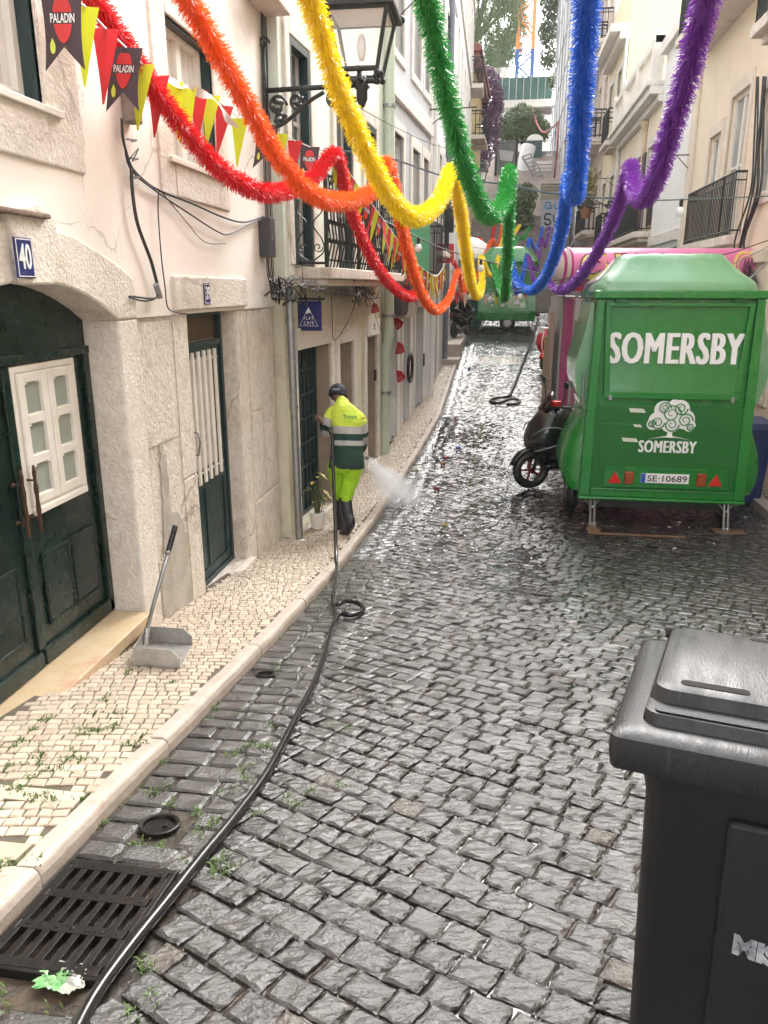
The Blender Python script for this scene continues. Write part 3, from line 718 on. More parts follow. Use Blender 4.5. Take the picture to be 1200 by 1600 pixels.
# cafe gate: iron grid
h = H2[0]; q = MB(); frame_bars(F2, q, h[0]+.02, h[1]-.02, h[2], h[3], -.21, -.16, .05)
for i in range(1, 8): uu = h[0]+(h[1]-h[0])*i/8; F2.box(q, uu-.012, uu+.012, h[2]+.05, h[3]-.05, -.195, -.17)
for j in range(1, 7): zz = h[2]+(h[3]-h[2])*j/7; F2.box(q, h[0]+.07, h[1]-.07, zz-.012, zz+.012, -.198, -.168)
gate = q.build('iron_gate', tealpaint, b2)
q = MB(); F2.box(q, h[0]+.02, h[1]-.02, h[2], h[3], -.235, -.215); q.build('glass', pane_dark, gate)
for h in H2[1:]:
    q = MB(); F2.box(q, h[0]+.02, h[1]-.02, h[2], h[3], -.395, -.35); frame_bars(F2, q, h[0]+.1, h[1]-.1, h[2]+.15, h[3]-.2, -.349, -.33, .04); q.build('wooden_door', mat('dark_door_wood', (.05, .04, .035), (.03, .025, .022), 9, .5), b2)
for h in H2: q = MB(); F2.box(q, h[0]-.1, h[1]+.1, -.1, h[2]-.001, -.4, .05); q.build('door_step', jamb, b2, bevel=.01)
# balcony
OUT = .34; bu0, bu1 = .34, 4.0
q = MB(); F2.box(q, bu0, bu1, 2.84, 2.95, -.02, OUT+.06); F2.box(q, bu0+.04, bu1-.04, 2.77, 2.839, -.02, OUT); slab = q.build('balcony', stone, b2, bevel=.012)
q = MB(); railing(F2, q, bu0+.03, bu1-.03, 2.952, .86, OUT, .115, .0085, near=False, belly=.05, curls=True)
P = lambda s, z: F2.p(bu0+.03, z, s)
for z in (2.99, 3.81): q.tube([P(0, z), P(OUT, z)], .013, 6)
q.tube([P(OUT, 2.95), P(OUT, 3.85)], .02, 8)
ex, ey = F2.n, Vector((0, 0, 1))
for sx in (-1, 1):
    c = P(OUT/2, 3.38)
    q.tube(cr([c+ex*sx*.01+ey*.36, c+ex*sx*.12+ey*.26, c+ex*sx*.13+ey*.1, c+ex*sx*.03-ey*.02, c+ex*sx*.12-ey*.16, c+ex*sx*.14-ey*.28, c+ex*sx*.03-ey*.37], 6), .007, 6)
    q.tube(scroll(c+ex*sx*.07+ey*.24, ex*sx, ey, .05, 1.3), .006, 5); q.tube(scroll(c+ex*sx*.08-ey*.24, ex*sx, -ey, .05, 1.3), .006, 5)
for uu in (bu0+.03, bu0+1.3, bu0+2.5, bu1-.03): F2.box(q, uu-.02, uu+.02, 2.955, 3.84, OUT-.018, OUT+.018)
q.build('railing', iron, slab)

# ------------------------------------------------------------ the rest of the left side
greyp = mat('grey_plaster', (.50, .50, .51), (.44, .44, .45), 2.5, .85, bump=.1, bscale=25)
whitep = mat('white_plaster', (.80, .79, .77), (.72, .71, .69), 2, .85, bump=.1, bscale=25, c3=(.60, .58, .55), s3=1.1, t3=(.62, .76))
whiteb = mat('white_stone_trim', (.74, .71, .66), (.62, .58, .52), 6, .75, bump=.2)
netg = mat('green_netting', (.02, .17, .06), (.03, .24, .09), 14, .7)
F3 = Fac(A1, A2, 1); F4 = Fac(A2, A3, 1); F5 = Fac(A3, A4, 1)
b3 = thing('grey_house', 'grey and white house with green balcony netting, third along the left side', 'building', (-1.55, 13.8, .3))
def doors_row(F, root, hs, m):
    for h in hs:
        q = MB(); rr = h[4] if len(h) > 4 else .25
        F.box(q, h[0]+.01, h[1]-.01, h[2], h[3]-.01, -rr+.005, -rr+.05); frame_bars(F, q, h[0]+.08, h[1]-.08, h[2]+.2, h[3]-.15, -rr+.0505, -rr+.065, .05); q.build('door', m, root)
gd = [(.35, .95, .3, 2.35, .25), (1.45, 2.05, .35, 2.35, .25), (2.6, 3.4, .4, 2.4, .25)]
q = MB(); F3.wall(q, 0, F3.len, -.5, 2.95, gd, d=0); q.build('ground_floor_wall', whitep, b3)
W3 = [(.55, 1.25, 3.05, 5.0, .14), (2.0, 2.7, 3.05, 5.0, .14), (3.05, 3.6, 3.05, 5.0, .14)]; W3b = [(a, b, z0+3.05, z1+2.75, .14) for a, b, z0, z1, _ in W3]
q = MB(); F3.wall(q, 0, F3.len, 2.95, 10.2, W3+W3b, d=.03); q.build('upper_wall', greyp, b3)
q = MB()
F3.box(q, 0.0, F3.len, 5.45, 5.72, .0, .09); q.build('string_course', whiteb, b3, bevel=.01)
q = MB(); F3.box(q, F3.len-.2, F3.len, 2.96, 10.1, .0, .075); q.build('pilaster', whiteb, b3, bevel=.01)
surrounds(F3, b3, whiteb, [(*h[:4], .14, .18, .12, .06) for h in W3+W3b]); surrounds(F3, b3, whiteb, [(*h[:4], .13, .2, 0, .03) for h in gd], 'door_surround')
for h in W3+W3b: window(F3, b3, *h[:4], rec=.11, cols=2, rows=3)
doors_row(F3, b3, gd, tealpaint)
q = MB(); F3.box(q, .35, 3.75, 2.88, 2.98, -.02, .36); slab = q.build('balcony', stone, b3, bevel=.01)
q = MB(); railing(F3, q, .38, 3.72, 2.98, .9, .32, .13, .009); q.build('railing', iron, slab)
q = MB(); F3.box(q, .42, 2.1, 3.02, 3.84, .335, .342); F3.box(q, .372, .378, 3.02, 3.84, .02, .31); n_ = q.build('privacy_net', netg, slab); n_['label'] = 'green netting on the balcony railing'
b4 = thing('white_house', 'tall white house with grey downpipe and black balcony on the left, before the scooter step', 'building', (-1.4, 19, .8))
gd4 = [(.4, 1.0, .7, 2.7, .2), (1.6, 2.2, .75, 2.8, .2), (3.0, 3.6, .85, 2.9, .2), (4.2, 5.0, 1.0, 2.95, .2), (5.5, 6.1, 1.3, 3.1, .2)]
W4 = [(u, u+.7, z, z+1.9, .14) for u in (.5, 1.9, 3.3, 4.8) for z in (3.6, 6.7, 9.8)]
q = MB(); F4.wall(q, 0, F4.len, -.3, 13, gd4+W4, d=.02); q.build('wall', whitep, b4)
surrounds(F4, b4, whiteb, [(*h[:4], .12, .16, .12, .05) for h in W4]); surrounds(F4, b4, whiteb, [(*h[:4], .12, .18, 0, .045) for h in gd4], 'door_surround')
for z in (3.2, 6.35, 9.4): q = MB(); F4.box(q, 0, F4.len, z, z+.16, .0, .07); q.build('string_course', whiteb, b4, bevel=.01)
for h in W4: window(F4, b4, *h[:4], rec=.11, cols=2, rows=3)
doors_row(F4, b4, gd4, mat('brown_door_paint', (.10, .07, .055), (.07, .05, .04), 9, .5))
q = MB(); F4.box(q, .3, 3.0, 3.36, 3.46, 0, .34); slab = q.build('balcony', stone, b4, bevel=.01)
q = MB(); railing(F4, q, .33, 2.97, 3.46, .95, .30, .07, .010); q.build('railing', iron, slab)
b5 = thing('far_white_house', 'far white house beyond the scooter step with yellow end bay and thin balconies', 'building', (-1.4, 29, 1.6))
W5 = [(u, u+.8, z, z+1.9, .14) for u in (1.0, 3.2, 5.4, 7.6, 9.8, 12) for z in (4.6, 7.7, 10.8, 13.9)]
gd5 = [(u, u+.8, 1.75, 3.9, .2) for u in (1.0, 3.2)]
q = MB(); F5.wall(q, 0, F5.len, 0, 17.5, gd5+W5, d=0); q.build('wall', whitep, b5)
surrounds(F5, b5, whiteb, [(*h[:4], .12, .16, .12, .04) for h in W5], bevel=0)
for z in (7.3, 10.4, 13.5): q = MB(); F5.box(q, 0, F5.len, z, z+.15, 0, .06); q.build('string_course', whiteb, b5)
for h in W5: window(F5, b5, *h[:4], rec=.11, cols=2, rows=2)
doors_row(F5, b5, gd5, tealpaint)
q = MB()
for z in (10.5,): F5.box(q, 11.5, 13.3, z-.15, z, 0, .5)
slab = q.build('balcony', stone, b5)
q = MB(); railing(F5, q, 11.5, 13.3, 10.5, .95, .46, .12, .014); q.build('railing', iron, slab)
# last house on the left with the red brown eaves
F6 = Fac((-1.50, 36.1), (-1.25, 44), 1)
yel = mat('yellow_plaster', (.70, .56, .26), (.62, .48, .22), 2.5, .85)
b6 = thing('yellow_house', 'yellow walled house with red brown eaves below the weeping tree, last on the left', 'building', (-1.4, 40, 5))
W6 = [(u, u+.9, z, z+1.7, .15) for u in (1.2, 3.6, 6.0) for z in (6.5, 9.3)]
q = MB(); F6.wall(q, 0, F6.len, 2, 11.9, W6); q.build('wall', yel, b6)
for h in W6: window(F6, b6, *h[:4], rec=.12)
q = MB(); F6.box(q, -.1, F6.len+.2, 11.9, 12.15, -1, .32); q.prism([F6.p(-.2, 12.151, .42), F6.p(-.2, 12.3, .42), F6.p(-.2, 14.2, -3), F6.p(-.2, 12.151, -3)], F6.d*(F6.len+.4)); q.build('roof', mat('red_brown_tile', (.26, .085, .055), (.18, .06, .045), 8, .8), b6, fix=True)
q = MB(); F6.box(q, .5, 3.5, 8.95, 9.1, 0, .6); slab = q.build('balcony', stone, b6)
q = MB(); railing(F6, q, .5, 3.5, 9.1, .95, .56, .16, .016); q.build('railing', iron, slab)

# ------------------------------------------------------------ right side of the street
F7 = Fac((3.7, 0), (3.7, 60), -1)
peach = mat('peach_plaster', (.82, .69, .53), (.76, .63, .48), 2.2, .85, bump=.1, bscale=25, c3=(.64, .51, .40), s3=1.2, t3=(.6, .75))
rootc = lambda y: (3.7, y, Gs(y))
r1 = thing('peach_house', 'peach plastered house with white window frames behind the near green trailer', 'building', rootc(13))
def rr(a, b, c, e): return F7.rect(a, b, c, e)
wA = rr(1107, 191, 1117, 300); wB = rr(1138, 165, 1160, 371); wC = rr(1170, 176, 1189, 278)
wA = (15.2, 15.95, 3.62, 5.35); wB = (13.75, 14.75, 3.55, 5.75); wC = (12.15, 13.0, 4.05, 5.5)
wD = (13.2, 14.3, 7.25, 9.3); wE = (10.2, 11.3, 6.4, 8.4); wF = (15.4, 16.6, 7.25, 9.3); wG = (11.3, 12.1, 1.25, 2.1)
wH = (9.2, 10.0, 4.05, 5.5)
q = MB(); F7.wall(q, -4, 17.6, .9, 9.8, [(*h, .15) for h in (wA, wB, wC, wD, wE, wF, wG, wH)], d=0); q.build('wall', peach, r1)
q = MB(); F7.box(q, -4, 17.6, -.5, 1.02, -.2, .03); q.build('stone_base', kerbm, r1, bevel=.01)
pst = mat('pale_stone_trim', (.74, .65, .54), (.64, .55, .44), 6, .8, bump=.2)
surrounds(F7, r1, pst, [(*h, .14, .2, .14, .03) for h in (wA, wB, wC, wD, wE, wF, wH)]+[(*wG, .1, .1, .08, .03)])
for a_ in ((17.15, 17.6, .9, 9.8, .0, .05), (11.0, 11.3, 2.4, 9.8, 0, .035)): q = MB(); F7.box(q, *a_); q.build('pilaster', pst, r1, bevel=.01)
q = MB(); F7.box(q, 12, 17.1, 3.1, 3.28, 0, .05); q.build('string_course', pst, r1, bevel=.01)
for h in (wA, wB, wC, wD, wE, wF, wG, wH): window(F7, r1, *h, rec=.11, cols=2, rows=2 if h[3]-h[2] > 1.6 else 1, fm=white, pane=pane_pale, t=.06)
def balc(F, root, u0, u1, z, out, h, step=.1, r=.009, m=stone, **k):
    q = MB(); F.box(q, u0, u1, z-.14, z, -.02, out+.05); F.box(q, u0+.08, u1-.08, z-.24, z-.1405, -.02, out-.08)
    s = q.build('balcony', m, root, bevel=.012)
    q = MB(); railing(F, q, u0+.03, u1-.03, z, h, out, step, r, **k); q.build('railing', iron, s); return s
balc(F7, r1, 13.4, 16.6, 3.55, .16, .92, .1, .010, curls=False)
balc(F7, r1, 12.9, 17.0, 7.22, .55, 1.0, .085, .010)
s_ = balc(F7, r1, 9.6, 11.9, 6.0, .55, 1.0, .085, .012)
r2 = thing('white_house', 'narrow white house with plain pilaster between the peach house and the cornice house', 'building', rootc(19))
q = MB(); F7.wall(q, 17.6, 20.9, 0, 8.2, [(18.6, 19.7, .8, 2.9, .2)], d=.05); q.build('wall', whitep, r2)
q = MB(); F7.box(q, 17.7, 20.8, 3.72, 3.95, .04, .12); q.build('string_course', whiteb, r2, bevel=.01)
q = MB(); F7.box(q, 17.6, 20.88, 7.95, 8.215, .04, .2); q.build('cornice', whiteb, r2, bevel=.01)
q = MB(); F7.box(q, 18.62, 19.68, .8, 2.88, -.14, -.09); q.build('door', tealpaint, r2)
q = MB(); q.prism([F7.p(17.7, 3.6, .06), F7.p(17.7, 3.55, .06), F7.p(17.7, 3.2, .75), F7.p(17.7, 3.25, .75)], F7.d*3); q.build('awning', mat('green_awning', (.04, .15, .07), (.03, .11, .05), 6, .7), r2, fix=True)
r3 = thing('cornice_house', 'pale peach house with heavy stone cornice, roof terrace and brown shutters on the right', 'building', rootc(24))
wins = [(21.6, 22.5), (23.6, 24.5), (25.6, 26.5)]
H = [(a, b, 4.25, 6.2, .15) for a, b in wins]
q = MB(); F7.wall(q, 20.9, 27.8, .5, 7.3, H+[(a, b, 1.2, 3.3, .2) for a, b in wins], d=0); q.build('wall', mat('light_peach_plaster', (.82, .72, .56), (.76, .66, .51), 2.2, .85), r3)
surrounds(F7, r3, whiteb, [(*h[:4], .14, .2, .0, .04) for h in H]); q = MB()
F7.box(q, 20.9, 27.8, 7.0, 7.16, 0, .15); F7.box(q, 20.9, 27.9, 7.161, 7.34, 0, .36); F7.box(q, 20.9, 27.9, 7.341, 7.46, 0, .44)
q.build('cornice', whiteb, r3, bevel=.015)
q = MB(); F7.box(q, 20.95, 27.8, 8.25, 8.4, .1, .32)
for i in range(40): uu = 21.05+i*.172; q.lathe(F7.p(uu, 7.46, .2), [(.035, 0), (.05, .1), (.07, .25), (.04, .45), (.03, .6), (.05, .8)], 8)
for uu in (20.95, 23.2, 25.5, 27.5): F7.box(q, uu, uu+.28, 7.461, 8.5, .08, .34)
q.build('balustrade', whiteb, r3)
brown = mat('brown_shutter', (.085, .045, .045), (.06, .035, .035), 12, .6, stretch=(1, 1, 30))
for h in H:
    wn = window(F7, r3, *h[:4], rec=.11, rows=3)
    q = MB(); F7.box(q, h[0]-.46, h[0]-.02, 4.26, 6.15, .042, .08); F7.box(q, h[1]+.02, h[1]+.46, 4.26, 6.15, .042, .08); q.build('shutter', brown, wn)
balc(F7, r3, 20.95, 27.6, 4.1, .4, .95, .12, .012)
doors_row(F7, r3, [(a, b, 1.2, 3.3, .2) for a, b in wins], brown)
q = MB(); q.tube([F7.p(23.0, .9, .05), F7.p(23.0, 6.95, .05)], .06, 8); q.lathe(F7.p(23.0, 6.7, .06), [(.06, 0), (.13, .15), (.13, .25)], 10); q.build('downpipe', mat('peach_pipe', (.62, .48, .33), (.55, .42, .28), 5, .6), r3)
r4 = thing('yellow_house', 'pale yellow house with row of dark windows under a stone cornice on the right', 'building', rootc(31))
H = [(a, a+.95, z, z+2.0, .18) for a in (28.6, 30.6) for z in (4.4, 7.6)]
q = MB(); F7.wall(q, 27.8, 32.2, 1, 12, H, d=.02); q.build('wall', mat('pale_yellow_plaster', (.76, .66, .44), (.70, .60, .40), 2.2, .85), r4)
surrounds(F7, r4, whiteb, [(*h[:4], .15, .2, .15, .06) for h in H]); q = MB()
F7.box(q, 27.8, 28.15, 1, 10.199, 0, .1); q.build('pilaster', whiteb, r4); q = MB()
F7.box(q, 27.8, 32.2, 10.2, 10.4, 0, .3); F7.box(q, 27.8, 32.2, 10.401, 10.62, 0, .6)
q.build('cornice', whiteb, r4, bevel=.02)
for h in H: window(F7, r4, *h[:4], rec=.14)
for z in (4.2, 7.4): balc(F7, r4, 28.3, 29.9, z, .4, .95, .14, .014)
r5 = thing('pink_house', 'pale pink house with small stone balconies beside the scaffold netting on the right', 'building', rootc(34))
H = [(a, a+1.0, z, z+2.1, .18) for a in (32.8, 34.7) for z in (5, 8.3, 11.6, 14.9)]
q = MB(); F7.wall(q, 32.2, 36.2, 1, 18, H, d=0); q.build('wall', mat('pale_pink_plaster', (.74, .62, .54), (.68, .56, .48), 2.2, .85), r5)
for h in H: window(F7, r5, *h[:4], rec=.14)
for z in (4.9, 8.2, 11.5, 14.8):
    for a in (32.5, 34.4): balc(F7, r5, a, a+1.6, z, .55, .95, .16, .016)
# ------------------------------------------------------------ things fixed on the left walls
def on1(px, py, d=.05): u, z = F1.hit(px, py, d); return F1.p(u, z, d)
def on2(px, py, d=.06): u, z = F2.hit(px, py, d); return F2.p(u, z, d)
def cable_thing(name, label, cat, paths, m, r=.006, group=None):
    q = MB()
    for p in paths:
        rr = r
        if isinstance(p, tuple): p, rr = p
        q.tube(cr(p, 5), rr, 6)
    return tag(q.build(name, m, smooth=True), label, cat, group)
def o1(L, d=.05): return [on1(a, b, d) for a, b in L]
cable_thing('wall_cable', 'bundle of black cables drooping across the cream plaster below the second window', 'cable',
    [(o1([(190, 185), (192, 215), (198, 240), (206, 262), (225, 282), (248, 297), (300, 318), (350, 340), (382, 347), (412, 338)]), .008), (o1([(193, 215), (203, 262), (240, 296), (290, 330), (340, 362), (358, 366), (385, 352), (410, 342)], .055), .006),
     (o1([(205, 262), (207, 300), (215, 350), (235, 405), (246, 445)], .055), .011), (o1([(248, 297), (247, 330), (252, 400), (258, 450), (262, 480), (275, 488), (292, 490)], .05), .0045), (o1([(252, 299), (290, 345), (320, 378), (352, 381)], .05), .003), (o1([(201, 250), (216, 232), (214, 238), (207, 252)], .06), .004)], cable)
cable_thing('wall_cable', 'short cable loop with grey clamp left of the number 39 lintel', 'cable', [(o1([(246, 448), (243, 466), (205, 463), (207, 466), (225, 470), (240, 468)], .06), .006)], cable)
q = MB(); a = on1(246, 452, .06); q.tube([a+Vector((0, -.02, .03)), a+Vector((0, .03, -.05))], .02, 8); tag(q.build('cable_clamp', greycable), 'grey cable clamp at the end of the drooping cable on the cream wall', 'clamp')
t = thing('junction_box', 'weathered grey wooden cable box on the cream wall between the two windows', 'cable box', on1(196, 160, .03))
u, z = F1.hit(197, 160, .03); q = MB(); F1.box(q, u-.05, u+.06, z-.11, z+.14, .02, .10); q.build('case', mat('weathered_wood', (.34, .30, .26), (.20, .17, .14), 14, .9, bump=.5), t, bevel=.012)
for k in range(3): zz = z-.2-.1*k; q = MB(); q.tube([F1.p(u-.04, zz, .03), F1.p(u, zz, .075), F1.p(u+.03, zz, .03)], .006, 6); q.build('wire_clip', steel, t)
t = thing('junction_box', 'dark grey metal cable box at the corner beside the balcony', 'cable box', on1(424, 370, .03))
u, z = F1.hit(425, 371, .12); q = MB(); F1.box(q, u-.09, u+.08, z-.17, z+.17, .02, .13); q.build('case', mat('slate_metal', (.045, .045, .06), (.06, .055, .065), 5, .5), t, bevel=.008)
q = MB(); F1.box(q, u-.05, u-.03, z-.03, z+.03, .13, .14); q.build('latch', steel, t)
t = thing('meter_cabinet', 'white plastic meter cabinet under the scrolled balcony end', 'cabinet', on2(440, 400, .1))
c = aty(443, 403, 7.72); q = MB(); q.box(c.x-.10, c.x+.085, 7.66, 7.82, c.z-.17, c.z+.16); q.build('case', whitep, t, bevel=.012)
q = MB(); q.box(c.x-.055, c.x-.03, 7.645, 7.66, c.z+.10, c.z+.125); q.box(c.x+.02, c.x+.045, 7.645, 7.66, c.z+.11, c.z+.135); q.build('lock', blackrub, t)
rc = random.Random(8)
vert = []
for k in range(5):
    x0 = 407+k*2.6; vert.append(([on1(x0, 0, .05), on1(x0+3, 120, .05), on1(x0+5, 250, .055), on1(x0+8, 340, .06), on1(x0+10, 420, .06+.01*k), on1(x0+18, 455, .08)], rc.uniform(.004, .009)))
cable_thing('wall_cable', 'vertical black cables running down the corner of the cream house', 'cable', vert, cable)
def tangle(n, x0, x1, y0, y1, d0, d1, seed, rr):
    r_ = random.Random(seed); out = []
    for _ in range(n):
        xa, xb = r_.uniform(x0, x1), r_.uniform(x0, x1); k = r_.randint(4, 6); pts = []
        for i in range(k+1):
            s = i/k; pts.append(on2(xa+(xb-xa)*s+r_.gauss(0, 6), y0+(y1-y0)*r_.random()+(xa+(xb-xa)*s-x0)*.16, r_.uniform(d0, d1)))
        out.append((pts, r_.uniform(*rr)))
    return out
cable_thing('cable_tangle', 'thick black tangle of cables under the near end of the iron balcony', 'cable', tangle(13, 418, 472, 428, 472, .04, .25, 4, (.004, .009)), cable)
cable_thing('cable_tangle', 'messy grey loops of cable along the underside of the balcony slab', 'cable', tangle(15, 450, 590, 432, 450, .06, .36, 6, (.003, .007)), greycable)
cable_thing('cable_tangle', 'black wires hanging off the far end of the balcony slab', 'cable', tangle(12, 545, 590, 432, 475, .06, .34, 9, (.003, .007)), cable)
cable_thing('wall_cable', 'thin wires looping down from the balcony over the cafe lintels', 'cable', [([on2(517, 455), on2(519, 500), on2(521, 530), on2(530, 525), on2(545, 500), on2(556, 470), on2(556, 455)], .005), ([on2(577, 470), on2(585, 490), on2(592, 510), on2(597, 520)], .004), ([on2(470, 400, .2), on2(473, 430, .2), on2(478, 470, .2)], .004)], cable)
# downpipes
def pipe(label, pts, r, m, clips, group='downpipes on the left walls'):
    t = thing('downpipe', label, 'downpipe', pts[-1], group); q = MB(); q.tube(pts, r, 12); o = q.build('pipe', m, t, smooth=True); autosmooth(o)
    if clips:
        q = MB()
        for c in clips: q.lathe(c, [(r*.8, -.022), (r*1.25, -.022), (r*1.25, .022), (r*.8, .022)], 12)
        q.build('clip', steel, t)
    return t
pb = aty(450, 866, 7.42); px_, py_ = -1.985, 7.50
pipe('grey steel downpipe at the corner of the stone base', [(px_-.02, py_, 2.78), (px_-.02, py_, 2.6), (px_, py_, .35), (px_+.01, py_-.02, .21)], .038, steel, [(px_-.018, py_, 2.45), (px_-.01, py_, 1.6), (px_-.003, py_, .7)])
q = MB(); q.ball((px_+.02, py_-.03, .19), .05, 7, sc=(1.2, 1, .6)); tag(q.build('crumpled_paper', white), 'crumpled white paper at the foot of the steel downpipe', 'litter')
g2 = F2.p(F2.len-.07, 0, .11); gpm = mat('pale_green_pipe', (.55, .62, .50), (.47, .54, .43), 4, .5)
pipe('pale green downpipe at the far edge of the cafe house', [(g2.x, g2.y, 9.5), (g2.x, g2.y, 2.1), (g2.x-.02, g2.y, 1.95), (g2.x-.05, g2.y, 1.85), (g2.x-.06, g2.y, .2)], .075, gpm, [(g2.x, g2.y, z) for z in (5.2, 2.35)]+[(g2.x-.06, g2.y, 1.2)])
g3 = F3.p(F3.len+.06, 0, .1)
pipe('white downpipe between the grey house and the tall white house', [(g3.x, g3.y, 10), (g3.x, g3.y, .45)], .05, whitep, None)
g4 = F4.p(3.92, 0, .1)
pipe('slate grey downpipe on the tall white house', [(g4.x, g4.y, 12.8), (g4.x, g4.y, .85)], .075, mat('slate_pipe', (.16, .17, .20), (.12, .13, .155), 5, .45), None)
# house number label on the cafe house, intercoms
for (px, py, lab, w_, h_) in ((586, 586, 'small black door intercom on the cream pier behind the worker', .07, .16), (662, 562, 'black wall intercom nearer the round black ring', .10, .24), (672, 545, 'black wall intercom past the ring, by the far doors', .10, .24)):
    F = F2 if px < 600 else (F3 if px < 640 else F4); u, z = F.hit(px, py, .03); t = thing('intercom', lab, 'intercom', F.p(u, z, .03), 'black intercoms on the left walls')
    q = MB(); F.box(q, u-w_/2, u+w_/2, z-h_/2, z+h_/2, .02, .05); q.build('case', blackrub, t, bevel=.006)
    q = MB(); F.box(q, u-w_*.3, u+w_*.3, z+h_*.05, z+h_*.3, .05, .054); q.build('button', steel, t)
u, z = F2.hit(579, 516, .04); t = thing('house_number_plaque', 'pale stone number plaque above the third cafe house door', 'number plaque', F2.p(u, z, .04))
q = MB(); F2.box(q, 3.22, 3.95, 2.11, 2.32, .031, .05); q.build('plate', whiteb, t)
q = MB(); text_on(q, '35', .12, F2.p(3.6, 2.215, .051), F2.d, (0, 0, 1), depth=.001, bold=.002, xs=.7); q.build('number', dark, t)
for (px, py, w_, h_, lab) in ((453, 600, .10, .62, 'upper grey utility door between the downpipe and the cafe gate'), (453, 745, .10, .5, 'lower grey utility door between the downpipe and the cafe gate')):
    u, z = F2.hit(460, py-40 if py < 700 else py-5, .03); t = thing('utility_cabinet', lab, 'cabinet', F2.p(.2, z, .03), 'utility covers by the cafe gate')
    q = MB(); F2.box(q, .10, .235, z-h_/2, z+h_/2, -.01, .05); q.build('case', mat('light_grey_metal', (.50, .52, .54), (.42, .44, .46), 4, .5), t, bevel=.006)
    q = MB(); q.ball(F2.p(.12, z, .052), .012, 6); q.build('knob', dark, t)
# round black ring hung on the wall
u, z = F4.hit(641, 575, .1) if False else F3.hit(641, 575, .1)
q = MB(); c = F3.p(min(u, F3.len-.1), z, .10); ring = [c+F3.d*math.cos(a)*.21*.9+Vector((0, 0, math.sin(a)*.24)) for a in [2*math.pi*k/30 for k in range(31)]]
q.tube(ring, .028, 8); tag(q.build('cable_coil', blackrub, smooth=True), 'round black coil of hose hung on the wall past the green downpipe', 'coil')
# projecting sign
ys_ = 7.98; c0, c1 = aty(462, 470, ys_), aty(503, 517, ys_); t = thing('cafe_sign', 'square blue hanging sign with a white triangle beside the balcony end', 'sign', ((c0.x+c1.x)/2, ys_, c0.z))
sx0, sx1, sz1, sz0 = c0.x, c1.x, c0.z, c1.z
q = MB(); q.box(sx0, sx1, ys_-.012, ys_+.012, sz0, sz1); q.build('board', enamel, t, bevel=.003)
q = MB(); q.tube([(sx0-.1, ys_, sz1+.02), (sx1+.035, ys_, sz1+.02)], .013, 8)
for k in (.2, .92): q.tube([(sx0+(sx1-sx0)*k, ys_, sz1-.01), (sx0+(sx1-sx0)*k, ys_, sz1+.05)], .009, 6)
q.build('bracket', iron, t)
q = MB(); W_ = sx1-sx0; H_ = sz1-sz0; cx = (sx0+sx1)/2; yf = ys_-.0135
def P2(a, b): return Vector((sx0+a*W_, yf, sz0+b*H_))
tri = [P2(.5, .78), P2(.86, .16), P2(.14, .17), P2(.5, .78)]
for a, b in zip(tri, tri[1:]): q.tube([a, b], .0020, 5)
q.prism([P2(.5, .80), P2(.60, .58), P2(.55, .63), P2(.52, .57), P2(.48, .62), P2(.45, .56), P2(.40, .60)], (0, -.002, 0))
text_on(q, 'FLAT', .047, P2(.5, .42), (1, 0, 0), (0, 0, 1), depth=.001, bold=.0, xs=.85, spacing=1.25); text_on(q, 'CAFE', .047, P2(.5, .26), (1, 0, 0), (0, 0, 1), depth=.001, bold=.0, xs=.85, spacing=1.25)
q.build('lettering', lettering, t)
